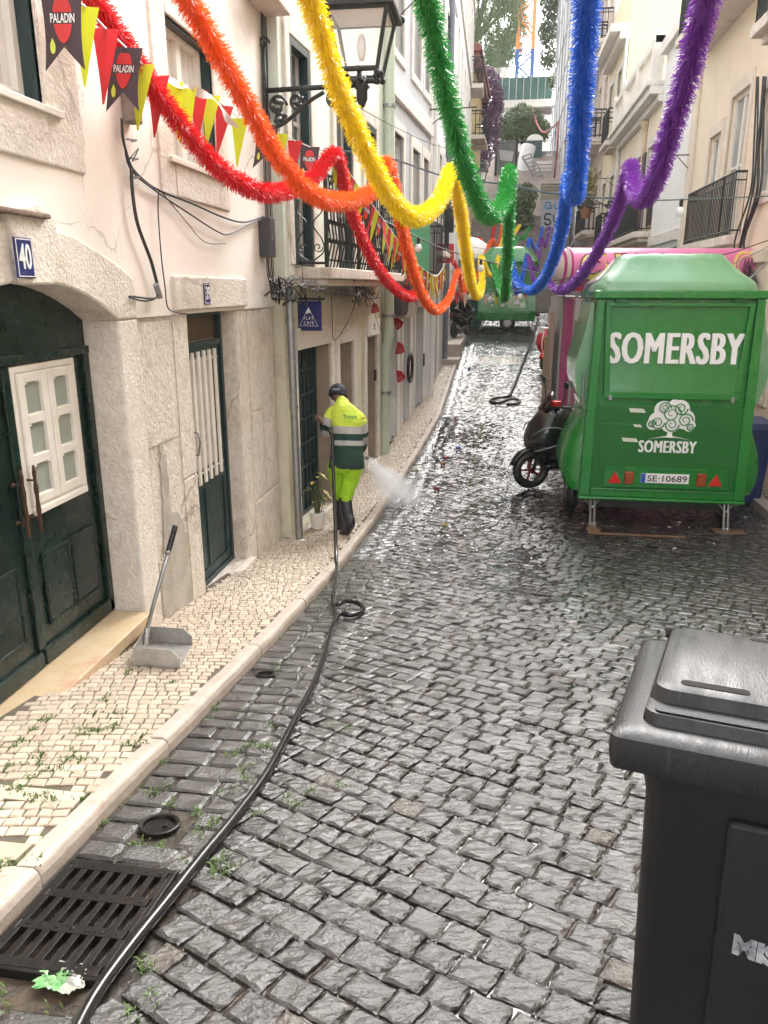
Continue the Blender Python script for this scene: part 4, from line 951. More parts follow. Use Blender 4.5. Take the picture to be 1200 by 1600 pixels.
# street lantern on its ornate bracket
def lantern(label, wall, ly, tipx, zb, s, arm_z, group):
    t = thing('wall_lantern', label, 'street lamp', (wall, ly, arm_z), group)
    q = MB(); X = lambda k: wall+(tipx-wall)*k
    L = abs(tipx-wall); sg = 1 if tipx > wall else -1
    q.tube([(wall, ly, arm_z), (X(.95), ly, arm_z+.02)], .022, 8); q.tube([(wall+.015*sg, ly, arm_z-.36*L), (wall+.015*sg, ly, arm_z+.38*L)], .02, 8)
    q.tube(cr([(wall+.02*sg, ly, arm_z-.34*L), (X(.2), ly, arm_z-.30*L), (X(.45), ly, arm_z-.12*L), (X(.62), ly, arm_z-.03*L)], 6), .018, 7)
    ex, ey = Vector((sg, 0, 0)), Vector((0, 0, 1))
    for a, b, r_, f in ((.14, -.12, .09, 1), (.34, -.085, .075, -1), (.72, -.09, .085, 1), (.87, -.10, .06, -1), (.17, -.22, .06, -1)):
        q.tube(scroll((X(a), ly, arm_z+b*L*1.15), ex, ey*f, r_*L*1.1, 1.4), .012*L*1.3, 6)
        for k in range(4):
            an_ = k*1.57+.5; q.ball((X(a)+math.cos(an_)*.045*L, ly, arm_z+b*L*1.15+math.sin(an_)*.045*L), .022*L, 5, sc=(1.6, .6, 1))
    q.tube(scroll((wall+.02*sg, ly, arm_z+.42*L), ex, ey, .06*L, 1.2), .012, 6)
    # post that carries the lantern
    q.lathe((tipx, ly, arm_z), [(.02*s, -.16*s), (.05*s, -.10*s), (.05*s, -.02*s), (.075*s, .0*s), (.045*s, .03*s), (.04*s, .06*s)], 10)
    for k in (-1, 1):
        q.tube(cr([(tipx, ly, arm_z+.04*s), (tipx+.08*s*k, ly, arm_z+.05*s), (tipx+.15*s*k, ly, zb-.07*s), (tipx+.12*s*k, ly, zb-.02*s), (tipx+.19*s*k, ly, zb+.0*s)], 6), .016*s*1.4, 6)
        q.tube(cr([(tipx, ly, arm_z+.04*s), (tipx, ly+.08*s*k, arm_z+.05*s), (tipx, ly+.15*s*k, zb-.07*s), (tipx, ly+.12*s*k, zb-.02*s), (tipx, ly+.19*s*k, zb)], 6), .016*s*1.4, 6)
    q.build('bracket', iron, t, smooth=True)
    q = MB(); hb, ht, hh = .16*s, .255*s, .44*s
    cor = [(-1, -1), (1, -1), (1, 1), (-1, 1)]
    for (a, b), (c, d) in zip(cor, cor[1:]+cor[:1]):
        q.tube([(tipx+a*hb, ly+b*hb, zb), (tipx+a*ht, ly+b*ht, zb+hh)], .020*s, 6)
        q.tube([(tipx+a*hb, ly+b*hb, zb), (tipx+c*hb, ly+d*hb, zb)], .022*s, 6)
        q.tube([(tipx+a*ht, ly+b*ht, zb+hh), (tipx+c*ht, ly+d*ht, zb+hh)], .022*s, 6)
        q.ball((tipx+a*ht*1.22, ly+b*ht*1.22, zb+hh+.05*s), .035*s, 6); q.ball((tipx+a*hb, ly+b*hb, zb-.03*s), .03*s, 6)
    sq = lambda h, z: [(tipx+a*h, ly+b*h, z) for a, b in cor]
    q.loft([sq(ht*1.24, zb+hh), sq(ht*1.26, zb+hh+.03*s), sq(ht*.86, zb+hh+.16*s), sq(ht*.82, zb+hh+.165*s)])
    q.loft([sq(ht*.55, zb+hh+.165*s), sq(ht*.5, zb+hh+.34*s), sq(ht*.62, zb+hh+.36*s), sq(ht*.3, zb+hh+.46*s), sq(.01, zb+hh+.5*s)])
    q.ball((tipx, ly, zb+hh+.54*s), .05*s, 7)
    q.build('frame', iron, t, bevel=.004)
    q = MB()
    for (a, b), (c, d) in zip(cor, cor[1:]+cor[:1]): q.quad((tipx+a*hb*.97, ly+b*hb*.97, zb+.02*s), (tipx+c*hb*.97, ly+d*hb*.97, zb+.02*s), (tipx+c*ht*.97, ly+d*ht*.97, zb+hh-.02*s), (tipx+a*ht*.97, ly+b*ht*.97, zb+hh-.02*s))
    q.build('glass', cg, t)
    q = MB(); q.lathe((tipx, ly, zb+.1*s), [(.02*s, 0), (.035*s, .04*s), (.045*s, .10*s), (.035*s, .17*s), (.015*s, .2*s)], 12); q.build('lamp', mat('opal_lamp', (.8, .8, .78), (.75, .75, .74), 4, .3), t, smooth=True)
    q = MB(); q.loft([sq(ht*.95, zb+hh-.01*s), sq(ht*.95, zb+hh-.004*s)]); q.build('reflector', white, t)
    return t
ly = 7.45; ar = aty(470, 136, ly)
lantern('black iron lantern on an ornate scrolled bracket at the corner of the cream house', -2.17, ly, -1.27, 4.56, 1.0, ar.z-.02, 'iron wall lanterns')
lp = aty(753, 282, 33); lantern('small far black lantern on the left side below the brown stone slope', -1.43, 33, lp.x, lp.z, .72, lp.z-.22, 'iron wall lanterns')
lp = aty(898, 298, 25); lantern('far black lantern on the right wall beside the yellow flowers', 3.68, 25, lp.x, lp.z, .75, lp.z-.22, 'iron wall lanterns')
# thin brackets that hold the strings
for F, u, z, L_, lab in ((F3, 1.2, 7.0, .75, 'rusty thin wall bracket high on the grey house'), (F3, 3.7, 5.9, .9, 'rusty thin wall bracket at the far edge of the grey house'), (F4, .6, 4.3, .8, 'dark thin wall bracket on the white house near the estate sign'), (F4, 3.0, 4.6, .8, 'dark thin wall bracket further along the white house'), (F7, 17.4, 5.3, .6, 'dark thin bracket on the right between peach and white houses'), (F7, 28, 6.2, .9, 'thin dark bracket beside the yellow house windows')):
    q = MB(); q.tube([F.p(u, z, 0), F.p(u, z, L_)], .013, 6); q.tube([F.p(u, z-.3, 0), F.p(u, z, L_*.5)], .010, 6); q.tube([F.p(u, z, L_*.85), F.p(u, z+.1, L_*.85)], .01, 6)
    tag(q.build('string_bracket', mat('rusty_rod', (.16, .09, .07), (.10, .06, .05), 20, .8)), lab, 'bracket', 'thin brackets that hold the strings')
# estate agent's sign, standing out from the wall
ysg = 17.3; c0, c1 = aty(680, 364, ysg), aty(709, 411, ysg); t = thing('estate_sign', 'red and white estate agent sign high on the left wall', 'sign', (c0.x, ysg, c1.z))
zm = c0.z+(c1.z-c0.z)*.36
q = MB(); q.box(c0.x, c1.x, ysg-.015, ysg+.015, c1.z, c0.z); q.build('board', lettering, t)
q = MB(); q.box(c0.x+.002, c1.x-.002, ysg-.02, ysg-.0155, c1.z+.002, zm); q.build('red_panel', mat('sign_red', (.50, .025, .03), (.45, .02, .03), 5, .5), t)
q = MB(); cx = (c0.x+c1.x)/2; hh = zm-c1.z
for k, s_ in enumerate(('Francisco', 'Coelho da Silva', '919 053 529', 'Vende')): text_on(q, s_, (.055, .045, .062, .05)[k], (cx, ysg-.021, zm-hh*(.17+.22*k)), (1, 0, 0), (0, 0, 1), depth=.001, bold=.002, xs=.95)
q.build('lettering', lettering, t)
q = MB(); text_on(q, 'PortaSol', .075, (cx-.02, ysg-.017, c0.z-.08), (1, 0, 0), (0, 0, 1), depth=.001, xs=.8); q.build('heading', greycable, t)
q = MB(); q.tube([(c0.x-.35, ysg, c0.z-.02), (c1.x, ysg, c0.z-.02)], .012, 6); q.build('arm', iron, t)
# small red pennants on a thread down the wall of the grey house
fabr = lambda n, c: mat(n, c, tuple(x*.85 for x in c), 6, .65)
cred = fabr('red_flag_cloth', (.55, .02, .03))
q = MB()
for px, py, lab in ((586, 482, 'small red pennant under the balcony end near the green downpipe'), (622, 505, 'small red pennant topmost of those on the grey house wall'), (625, 545, 'small red pennant in the middle of the grey house wall'), (626, 588, 'small red pennant lowest on the grey house wall beside the coil')):
    F = F2 if px < 600 else F3; u, z = F.hit(px, py, .12); c = F.p(u, z, .12); s_ = .17 if px > 600 else .13
    t = thing('red_pennant', lab, 'pennant', c, 'small red pennants on the left walls')
    q = MB(); ex = Vector((.92, .35, 0)); rot_ = rc.uniform(-.5, .3); pt_ = lambda a, b: c+(ex*math.cos(rot_)+Vector((0, 0, math.sin(rot_))))*a*s_+(Vector((0, 0, math.cos(rot_)))-ex*math.sin(rot_))*b*s_; q.prism([pt_(-.45, .6), pt_(.1, .5), pt_(.55, -.1), pt_(.2, -.45), pt_(-.3, -.62)], (.0, .004, 0)); q.build('cloth', cred, t, fix=True)
    q = MB(); q.torus(c+Vector((0, -.006, -s_*.2)), s_*.16, s_*.03, 'y', 14, 5); q.build('emblem', mat('faded_pink', (.62, .3, .3), (.6, .28, .28), 5, .6), t)
# alarm box, satellite dish and awning bits on the grey house
u, z = F3.hit(632, 484, .2); q = MB(); c = F3.p(min(u, 3.4), z, .22)
q.lathe((0, 0, 0), [(.01, .02), (.12, .035), (.2, .08), (.205, .085), (.12, .045), (.01, .03)], 16); 
for i, v in enumerate(q.v): p = Matrix.Rotation(R(60), 3, 'X') @ Vector(v); q.v[i] = tuple(p+c)
q.tube([c, c-F3.n*.2], .015, 6); tag(q.build('satellite_dish', stone, smooth=True), 'small grey satellite dish on the grey house below the garland', 'dish')
u, z = F3.hit(608, 470, .2)
t = thing('air_unit', 'dark grey air conditioning box on the wall past the green downpipe', 'air conditioner', F3.p(.3, z, .0)); q = MB(); F3.box(q, .1, .75, z-.22, z+.22, .03, .26); q.build('case', mat('slate_metal', (.045, .045, .06)), t, bevel=.01)
q = MB()
for k in range(6): F3.box(q, .13, .72, z-.18+k*.062, z-.15+k*.062, .26, .27)
q.build('louvre', iron, t)
# potted plant beside the cafe gate
pp = Vector((-1.90, 8.02, zp(8.02)-.0)); t = thing('potted_plant', 'yellow and green leafy plant in a white pot beside the cafe gate', 'plant', pp)
q = MB(); q.lathe(pp, [(.06, 0), (.078, .01), (.082, .12), (.088, .125), (.09, .19), (.075, .19), (.07, .17), (.001, .17)], 18); q.build('pot', white, t)
q = MB(); q2 = MB(); rp_ = random.Random(2)
for k in range(26):
    h = rp_.uniform(.24, .66); a = rp_.uniform(0, 6.28); r_ = rp_.uniform(.03, .11); b = pp+Vector((math.cos(a)*r_*.3, math.sin(a)*r_*.3, .17)); e = pp+Vector((math.cos(a)*r_, math.sin(a)*r_, h))
    q2.tube([b, (b+e)/2+Vector((0, 0, .03)), e], .004, 4)
    d = Vector((math.cos(a), math.sin(a), rp_.uniform(-.6, .3))).normalized(); sdv = d.cross(Vector((0, 0, 1))).normalized(); l = rp_.uniform(.07, .13); w_ = l*.22
    q.add([e, e+d*l*.4+sdv*w_, e+d*l*.5-Vector((0, 0, .008)), e+d*l*.4-sdv*w_, e+d*l-Vector((0, 0, .02))], [(0, 1, 2), (0, 2, 3), (1, 4, 2), (2, 4, 3)], 0 if rp_.random() < .6 else 1)
q.build('leaves', [mat('leaf_green', (.06, .16, .03), (.04, .10, .02), 9, .45), mat('leaf_yellow', (.55, .38, .06), (.35, .30, .06), 9, .5)], t); q2.build('stems', mat('stem_green', (.10, .12, .04), (.08, .09, .03), 9, .6), t)

# ------------------------------------------------------------ dustpan
a, b, c_, d_ = [gnd(x, y, PAV+.003) for x, y in ((212, 1040), (278, 1045), (304, 1008), (230, 1004))]
t = thing('dustpan', 'long handled metal dustpan standing on the pavement beside the arched door', 'dustpan', (a+b+c_+d_)/4)
ex = (b-a+c_-d_)/2; ey = (d_-a+c_-b)/2; o_ = (a+b+c_+d_)/4-ex/2-ey/2; ez = ex.cross(ey).normalized(); ht = .105
alu = mat('worn_aluminium', (.48, .47, .45), (.34, .33, .31), 16, .42, metal=.7, bump=.15, bscale=30)
q = MB(); th = .006; e1, e2 = ex.normalized(), ey.normalized()
q.pbox(o_, ex, ey, ez*th)                                    # floor
q.pbox(o_+ez*th, e1*th, ey, ez*ht)                           # back (towards the wall)
q.prism([o_+e1*th+ez*th, o_+ex+ez*th, o_+ex+ez*(ht*.55), o_+ex*.8+ez*ht, o_+e1*th+ez*ht], e2*th)
q.prism([o_+ey-e2*th+e1*th+ez*th, o_+ey-e2*th+ex+ez*th, o_+ey-e2*th+ex+ez*ht*.55, o_+ey-e2*th+ex*.8+ez*ht, o_+ey-e2*th+e1*th+ez*ht], e2*th)
pan = q.build('pan', alu, t, bevel=.002, fix=True)
hb = o_+ey*.55+ez*.11+e1*.02; top = aty(274, 822, 4.28); mid = hb.lerp(top, .74)
q = MB(); q.tube([hb, hb.lerp(top, .8)], .012, 10); q.lathe(mid+(top-hb)*.0, [(.001, 0), (.017, 0), (.017, .02), (.001, .02)], 10); q.build('pole', steel, t, smooth=True)
q = MB(); q.tube([mid, mid.lerp(top, .1), mid.lerp(top, .9), top, top+(top-mid)*.02], [.014, .017, .017, .017, .012], 12); q.build('grip', blackrub, t, smooth=True)
q = MB(); q.tube([hb-ez*.06, hb+ (top-hb)*.06], .018, 8); q.build('socket', alu, t)

# ------------------------------------------------------------ wheelie bin in the foreground
bt = thing('wheelie_bin', 'black plastic wheelie bin with white stencilled letters in the foreground', 'bin', (0, 0, 0))
binm = mat('black_bin_plastic', (.0042, .0048, .0066), (.006, .007, .009), 3, .45, .58, bump=.12, bscale=160, c3=(.025, .026, .029), s3=18, t3=(.68, .82))
lidm = mat('grey_lid_plastic', (.0065, .007, .0085), (.010, .0105, .0125), 5, .36, .54, bump=.2, bscale=90, c3=(.05, .05, .052), s3=11, t3=(.58, .76), stretch=(3, .6, 1))
# local: x across (front-left corner at 0), y away from the viewer
BW, BD, BH = .50, .50, .93
def rrect(x0, x1, y0, y1, z, r, n=4):
    out = []
    for cx, cy, a0 in ((x1-r, y0+r, -90), (x1-r, y1-r, 0), (x0+r, y1-r, 90), (x0+r, y0+r, 180)):
        for k in range(n+1): an_ = R(a0+90*k/n); out.append((cx+r*math.cos(an_), cy+r*math.sin(an_), z))
    return out
q = MB(); q.loft([rrect(.05, BW-.05, .06, BD-.05, .02, .04), rrect(.045, BW-.045, .055, BD-.045, .05, .05), rrect(.02, BW-.02, .022, BD-.02, .80, .05), rrect(.0, BW, .0, BD, .88, .05), rrect(.0, BW, .0, BD, BH, .05)])
body = q.build('body', binm, bt, smooth=True); autosmooth(body, 30)
q = MB()
# moulded ribs on the front: two long panels with a groove between
for x0, x1 in ((.165, BW-.06),):
    q.loft([[(x0, .045, .08), (x1, .045, .08), (x1, .065, .08), (x0, .065, .08)], [(x0-.005, .004, .80), (x1+.01, .004, .80), (x1+.01, .03, .80), (x0-.005, .03, .80)]])
q.build('front_panel', binm, bt, bevel=.012, seg=3)
def trap(x0, x1, y0, y1, z, r, tp_=.05, zb=0):   # rounded plan that narrows towards the back
    return [(BW/2+(x-BW/2)*(1-tp_*2*(y-y0)/(y1-y0)), y, zz+zb*(y-y0)/(y1-y0)) for x, y, zz in rrect(x0, x1, y0, y1, z, r, 5)]
q = MB(); LX0, LX1 = -.045, BW+.045
q.loft([trap(LX0, LX1, -.06, BD+.02, BH-.045, .02), trap(LX0-.004, LX1+.004, -.064, BD+.02, BH-.02, .02), trap(LX0-.003, LX1+.003, -.062, BD+.015, BH+.012, .02), trap(LX0+.006, LX1-.006, -.053, BD+.01, BH+.020, .025), trap(LX0+.03, LX1-.03, -.03, BD, BH+.026, .03)])
lid = q.build('lid', lidm, bt, smooth=True); autosmooth(lid, 28)
q = MB()     # raised centre of the lid, narrowing to the back, with a grip shelf along the front
q.loft([trap(.0, BW, -.015, BD-.02, BH+.0255, .03, .06), trap(.003, BW-.003, -.010, BD-.03, BH+.046, .03, .06), trap(.011, BW-.011, .0, BD-.04, BH+.050, .03, .06)])
q.loft([trap(.008, BW-.008, .038, BD-.035, BH+.0501, .03, .06), trap(.016, BW-.016, .042, BD-.045, BH+.074, .035, .06), trap(.028, BW-.028, .052, BD-.06, BH+.080, .04, .06)])
rz = q.build('raised_panel', lidm, lid, smooth=True); autosmooth(rz, 28)
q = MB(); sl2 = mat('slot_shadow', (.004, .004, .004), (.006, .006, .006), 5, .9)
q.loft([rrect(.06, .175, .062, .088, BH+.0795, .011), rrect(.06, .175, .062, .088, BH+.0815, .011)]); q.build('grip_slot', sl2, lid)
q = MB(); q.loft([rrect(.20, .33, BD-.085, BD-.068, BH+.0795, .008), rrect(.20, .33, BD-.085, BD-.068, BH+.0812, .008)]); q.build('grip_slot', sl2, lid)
q = MB(); q.loft([rrect(.02, .22, -.006, .034, BH+.0496, .012), rrect(.02, .22, -.006, .034, BH+.0506, .012)]); q.build('grip_shelf', binm, lid)
q = MB(); q.tube([(.03, BD+.06, BH+.03), (BW-.03, BD+.06, BH+.03)], .014, 8)
for xx in (.06, BW*.5, BW-.06): q.tube([(xx, BD-.02, BH+.02), (xx, BD+.06, BH+.03)], .014, 8)
q.build('rear_handle', binm, bt, smooth=True)
for sx in (.06, BW-.11):
    q = MB(); q.lathe((sx, BD-.02, .1), [(.02, 0), (.1, 0), (.1, .05), (.02, .05)], 20, ax='x'); q.build('wheel', blackrub, bt)
stencil = mat('stencil_white', (.42, .44, .48), (.03, .03, .035), 30, .6, detail=8)
q = MB(); fy = lambda z: .045-(z-.08)/.72*.041-.0022
sl_ = math.atan(.041/.72); eyv = Vector((0, -math.sin(sl_), math.cos(sl_)))
text_on(q, 'MISA', .050, (.245, fy(.56), .56), (1, 0, -.10), eyv, depth=.001, bold=.003, xs=1.0); text_on(q, 'P.S', .042, (.275, fy(.61), .61), (1, 0, -.10), eyv, depth=.001, bold=.002, xs=1.0)
q.build('stencil', stencil, bt)
bt.rotation_euler = (R(-7.5), 0, R(-13)); cor_ = bt.rotation_euler.to_matrix() @ Vector((LX0, -.062, BH+.012)); bt.location = aty(955, 1150, 1.20)-cor_

# ------------------------------------------------------------ water hose on the road
def hz(px, py, up=.019): q = gnd(px, py); return Vector((q.x, q.y, Gs(q.y)+up))
hp = [hz(110, 1640), hz(150, 1565), hz(205, 1490), hz(262, 1415), hz(318, 1345), hz(372, 1278), hz(420, 1210), hz(462, 1130), hz(492, 1070), hz(508, 1025), hz(519, 985), hz(530, 966, .03), hz(548, 967, .03), hz(564, 962, .03), hz(567, 954, .03), hz(555, 948, .04), hz(540, 951, .06), hz(528, 957, .065), hz(523, 940, .03), hz(526, 905, .03)]
hand = Vector((-1.80, 7.72, 1.12))
hp += [aty(525, 868, 6.72), aty(523.5, 810, 7.1), aty(521, 745, 7.45), aty(519.5, 705, 7.62), aty(519, 684, 7.70), aty(514, 671, 7.78), aty(503, 663, 8.1), aty(503, 661, 8.25)]
q = MB(); q.tube(cr(hp, 10), .0185, 12); tag(q.build('water_hose', mat('glossy_black_hose', (.010, .010, .011), (.016, .016, .017), 30, .14, .22), smooth=True), 'long glossy black water hose running from the foreground to the street cleaner', 'hose')
hp = [hz(840, 500, .03), hz(832, 530, .03), hz(815, 575, .03), hz(800, 612, .03), hz(794, 622, .04), hz(775, 624, .03), hz(766, 628, .03), hz(778, 632, .03), hz(800, 627, .05), hz(811, 628, .03), hz(808, 633, .03), hz(792, 634, .03)]
q = MB(); q.tube(cr(hp, 8), .03, 8); tag(q.build('water_hose', blackrub, smooth=True), 'far black hose lying in a loop on the pale worn cobbles', 'hose')
# ------------------------------------------------------------ the green trailer
green = mat('trailer_green', (.010, .205, .026), (.008, .17, .021), 1.5, .22, .32, coat=.35)
greensky = mat('sky_sheen_green', (.10, .30, .13), (.14, .34, .17), 1.3, .28, .4, coat=.8, c3=(.30, .45, .33), s3=1.1, t3=(.5, .72))  # paler green and whitish patches paint in the sky's reflection on roof and hatches
greend = mat('trailer_green_dull', (.007, .14, .017), (.006, .115, .014), 2, .4)
def text_fit(mb, body, W, H, origin, ex, ey, bold=.03, depth=.001, m=0, spacing=1.0, thick=0):
    vs, fs = text_mesh(body, 1.0, depth=.01, bold=bold, spacing=spacing)
    x0, x1 = min(v.x for v in vs), max(v.x for v in vs); y0, y1 = min(v.y for v in vs), max(v.y for v in vs)
    ex, ey = Vector(ex).normalized(), Vector(ey).normalized(); ez = ex.cross(ey); o = Vector(origin)
    for k, dx in enumerate([0] if not thick else [thick*(-1+i/3) for i in range(7)]):
        mb.add([o+ex*((v.x-(x0+x1)/2)*(W-2*thick)/(x1-x0)+dx)+ey*((v.y-(y0+y1)/2)*H/(y1-y0))+ez*(v.z*depth/.01+.0003*k) for v in vs], fs, m)
def roof_loft(q, cx, cy, prof, n=5, r=.18):
    def ring(hx, hy, z):
        rr_ = min(r, hx*.5); return [(a, b, z) for a, b, _ in rrect(cx-hx, cx+hx, cy-hy, cy+hy, 0, rr_, n)]
    q.loft([ring(*p) for p in prof])
YR, YF = 8.75, 10.05; TX0, TX1 = 1.0, 2.80; TZ0, TZ1 = .46, 2.64; TC = (TX0+TX1)/2
tr = thing('drinks_trailer', 'green drinks trailer with white lettering and a tree emblem parked on the right', 'trailer', (TC, (YR+YF)/2, .08))
tp = lambda z: .05*(z-TZ0)/(TZ1-TZ0)
q = MB()
q.loft([[(TX0+tp(z), YR+.06, z), (TX1-tp(z), YR+.06, z), (TX1-tp(z), YF, z), (TX0+tp(z), YF, z)] for z in (TZ0, 1.55, TZ1)])
body = q.build('body', green, tr, bevel=.01)
q = MB()     # rear frame: posts, cross rail, bottom flange
def xq(z0, z1, xa0, xa1, xb0, xb1, y0, y1): q.loft([[(xa0, y0, z0), (xa1, y0, z0), (xa1, y1, z0), (xa0, y1, z0)], [(xb0, y0, z1), (xb1, y0, z1), (xb1, y1, z1), (xb0, y1, z1)]])
xq(TZ0, TZ1, TX0-.004, TX0+.12, TX0+.046, TX0+.13, YR, YR+.10); xq(TZ0, TZ1, TX1-.12, TX1+.004, TX1-.13, TX1-.046, YR, YR+.10)
q.box(TX0-.01, TX1+.01, YR-.02, YR+.16, TZ0-.035, TZ0-.001); q.box(TX0+.12, TX1-.12, YR+.002, YR+.10, TZ0, .56)
q.build('rear_frame', green, tr, bevel=.012)
q = MB()     # lower rear panel with shallow recess
q.box(TX0+.121, TX1-.121, YR+.02, YR+.065, .561, 1.50)
xq(.80, 1.30, TX0+.20, TX1-.20, TX0+.17, TX1-.17, YR+.012, YR+.02); lowp = q.build('lower_panel', greend, tr, bevel=.01)
q = MB(); frame_x0, frame_x1 = 1.28, 2.57
q.box(frame_x0, frame_x1, YR+.008, YR+.0105, .605, .79); 
for a in ((frame_x0-.02, frame_x1+.02, .79, .81), (frame_x0-.02, frame_x1+.02, .585, .605)): q.box(a[0], a[1], YR-.004, YR+.012, a[2], a[3])
for a in (frame_x0-.02, frame_x1): q.box(a, a+.02, YR-.004, YR+.012, .6051, .7899)
q.build('light_bar', green, tr, bevel=.004)
redl = mat('reflector_red', (.62, .02, .015), (.5, .015, .012), 60, .25); lamp = mat('tail_lamp_red', (.22, .012, .01), (.35, .10, .02), 9, .15)
for xx in (1.38, 2.47):
    q = MB(); q.prism([(xx-.075, YR+.0, .625), (xx+.075, YR+.0, .625), (xx, YR, .765)], (0, -.014, 0)); q.build('reflector', redl, tr, bevel=.006, fix=True)
for xx in (1.535, 2.315):
    q = MB(); q.box(xx-.05, xx+.05, YR-.03, YR+.008, .62, .765); q.build('tail_lamp', lamp, tr, bevel=.012)
q = MB(); q.box(1.665, 2.185, YR-.008, YR+.0, .64, .75); pl = q.build('number_plate', lettering, tr, bevel=.003)
q = MB(); q.box(1.667, 1.715, YR-.0095, YR-.0082, .642, .748); q.build('blue_band', mat('plate_blue', (.01, .09, .45), (.01, .08, .4)), pl)
q = MB(); text_fit(q, 'SE·10689', .43, .072, (1.95, YR-.0095, .695), (1, 0, 0), (0, 0, 1), bold=.012); q.build('number', dark, pl)
# upper hatch: a frame and a dished glossy panel
q = MB()
for z0, z1, a0, a1, b0, b1 in ((1.58, 1.66, 1.19, 2.61, 1.185, 2.615), (1.66, 2.58, 1.185, 1.25, 1.14, 1.19), (1.66, 2.58, 2.55, 2.615, 2.61, 2.66), (2.56, 2.60, 1.14, 2.66, 1.14, 2.66)): xq(z0, z1, a0, a1, b0, b1, YR+.005, YR+.055)
hat = q.build('rear_hatch', green, tr, bevel=.008)
q = MB(); rows = []
for i in range(13):
    s = i/12; z = 1.66+s*.90; xa = 1.25-.06*s; xb = 2.55+.06*s; y = YR+.012+.055*(1-(1-s)**2.2)*(1 if s < .9 else 1)
    rows.append([(xa, y, z), (xb, y, z)])
for a, b in zip(rows, rows[1:]): q.quad(a[0], a[1], b[1], b[0])
for sgn in (0,): pass
q.build('hatch_panel', green, hat, smooth=True)
q = MB(); text_fit(q, 'SOMERSBY', 1.40, .33, (1.905, YR+.045, 2.125), (1, 0, 0), (0, .055, 1), bold=.0, depth=.012, spacing=1.10, thick=.014); q.build('lettering', lettering, hat)
q = MB(); text_fit(q, 'SOMERSBY', .62, .135, (1.92, YR+.011, 1.055), (1, 0, 0), (0, 0, 1), bold=.0, spacing=1.10, thick=.006, depth=.002)
T0 = Vector((1.93, YR+.0095, 1.155)); yf = YR+.0095
def disc(qq, x, z, r, dy, n=22): qq.quad(*[(T0.x+x+r*math.cos(2*math.pi*k/n), yf-dy, T0.z+z+r*math.sin(2*math.pi*k/n)) for k in range(n)])
for k, (x, z, r) in enumerate(((0, .25, .15), (-.14, .19, .10), (.14, .21, .11), (-.09, .31, .10), (.08, .32, .105), (.0, .17, .11), (-.19, .15, .065), (.20, .14, .065), (.02, .37, .06))): disc(q, x, z, r, .0006+.0001*k)
q.quad((T0.x-.035, yf-.002, T0.z+.005), (T0.x+.035, yf-.002, T0.z+.005), (T0.x+.018, yf-.002, T0.z+.09), (T0.x-.018, yf-.002, T0.z+.09))
for sx in (-1, 1): q.tube(cr([(T0.x, yf-.001, T0.z+.012), (T0.x+.08*sx, yf-.001, T0.z+.008), (T0.x+.22*sx, yf-.001, T0.z-.018)], 5), [.012, .011, .010, .008, .007, .005, .004, .003, .002, .001, .001], 5)
emb = q.build('tree_emblem', lettering, tr)
q = MB()
for x, z, r, f in ((0, .27, .10, 1), (-.14, .17, .075, -1), (.15, .20, .08, 1), (-.08, .33, .07, 1), (.09, .33, .075, -1), (.01, .15, .08, -1), (-.2, .15, .045, 1), (.21, .13, .045, -1)):
    q.tube(scroll((T0.x+x, yf-.005, T0.z+z), (1, 0, 0), (0, 0, f), r, 1.8, 30), [.0115-.00025*i for i in range(31)], 4, flat=.8)
q.build('spirals', green, emb)
for (x, z, w_, h_) in ((1.55, 1.455, .16, .045), (1.57, 1.285, .08, .03), (1.50, 1.125, .16, .042)): q = MB(); q.prism([(x-w_/2, YR+.0105, z+h_/2), (x+w_/2, YR+.0105, z+h_/2-.005), (x+w_/2+.025, YR+.0105, z-h_/2-.005), (x-w_/2+.02, YR+.0105, z-h_/2)], (0, -.0015, 0)); q.build('tape_strip', mat('masking_tape', (.66, .68, .58), (.58, .6, .5), 20, .6), tr, fix=True)
# bulging sides: pale hatch above, wheel arch below
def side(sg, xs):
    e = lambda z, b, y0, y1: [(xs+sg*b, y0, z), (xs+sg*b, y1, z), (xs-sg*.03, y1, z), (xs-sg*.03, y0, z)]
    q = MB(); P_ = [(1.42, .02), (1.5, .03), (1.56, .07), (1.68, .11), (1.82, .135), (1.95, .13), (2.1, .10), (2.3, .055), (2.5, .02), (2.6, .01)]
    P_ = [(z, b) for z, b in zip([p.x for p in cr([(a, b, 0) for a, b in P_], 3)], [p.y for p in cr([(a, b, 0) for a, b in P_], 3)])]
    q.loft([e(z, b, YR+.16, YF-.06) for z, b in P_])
    o = q.build('side_hatch', greensky, tr, smooth=True, fix=True); autosmooth(o, 60)
    q = MB(); P_ = [(.50, .12), (.56, .17), (.70, .21), (.85, .205), (1.0, .17), (1.15, .115), (1.30, .05), (1.38, .005)]
    pp_ = cr([(a, b, 0) for a, b in P_], 3); rings = []
    for p in pp_:
        k = max(0, (p.x-.5)/.88); y0 = YR+.10+.10*k; y1 = YF-.05-.1*k; b = max(.002, p.y)
        rings.append([(xs+sg*b*.25, y0, p.x), (xs+sg*b*.8, y0+.05, p.x), (xs+sg*b, y0+.16, p.x), (xs+sg*b, y1-.16, p.x), (xs+sg*b*.8, y1-.05, p.x), (xs+sg*b*.25, y1, p.x), (xs-sg*.03, y1, p.x), (xs-sg*.03, y0, p.x)])
    q.loft(rings); o = q.build('wheel_arch', green, tr, smooth=True, fix=True); autosmooth(o, 50)
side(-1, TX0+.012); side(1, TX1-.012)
q = MB(); q.tube([(TX0-.02, YR+.10, 1.5), (TX0-.03, YR+.10, 1.85)], .012, 6); q.build('hinge_bar', steel, tr)
q = MB(); q.box(TX0+.0, TX1-.0, YR-.03, YF+.06, TZ1, TZ1+.085); rim = q.build('roof_rim', green, tr, bevel=.014)
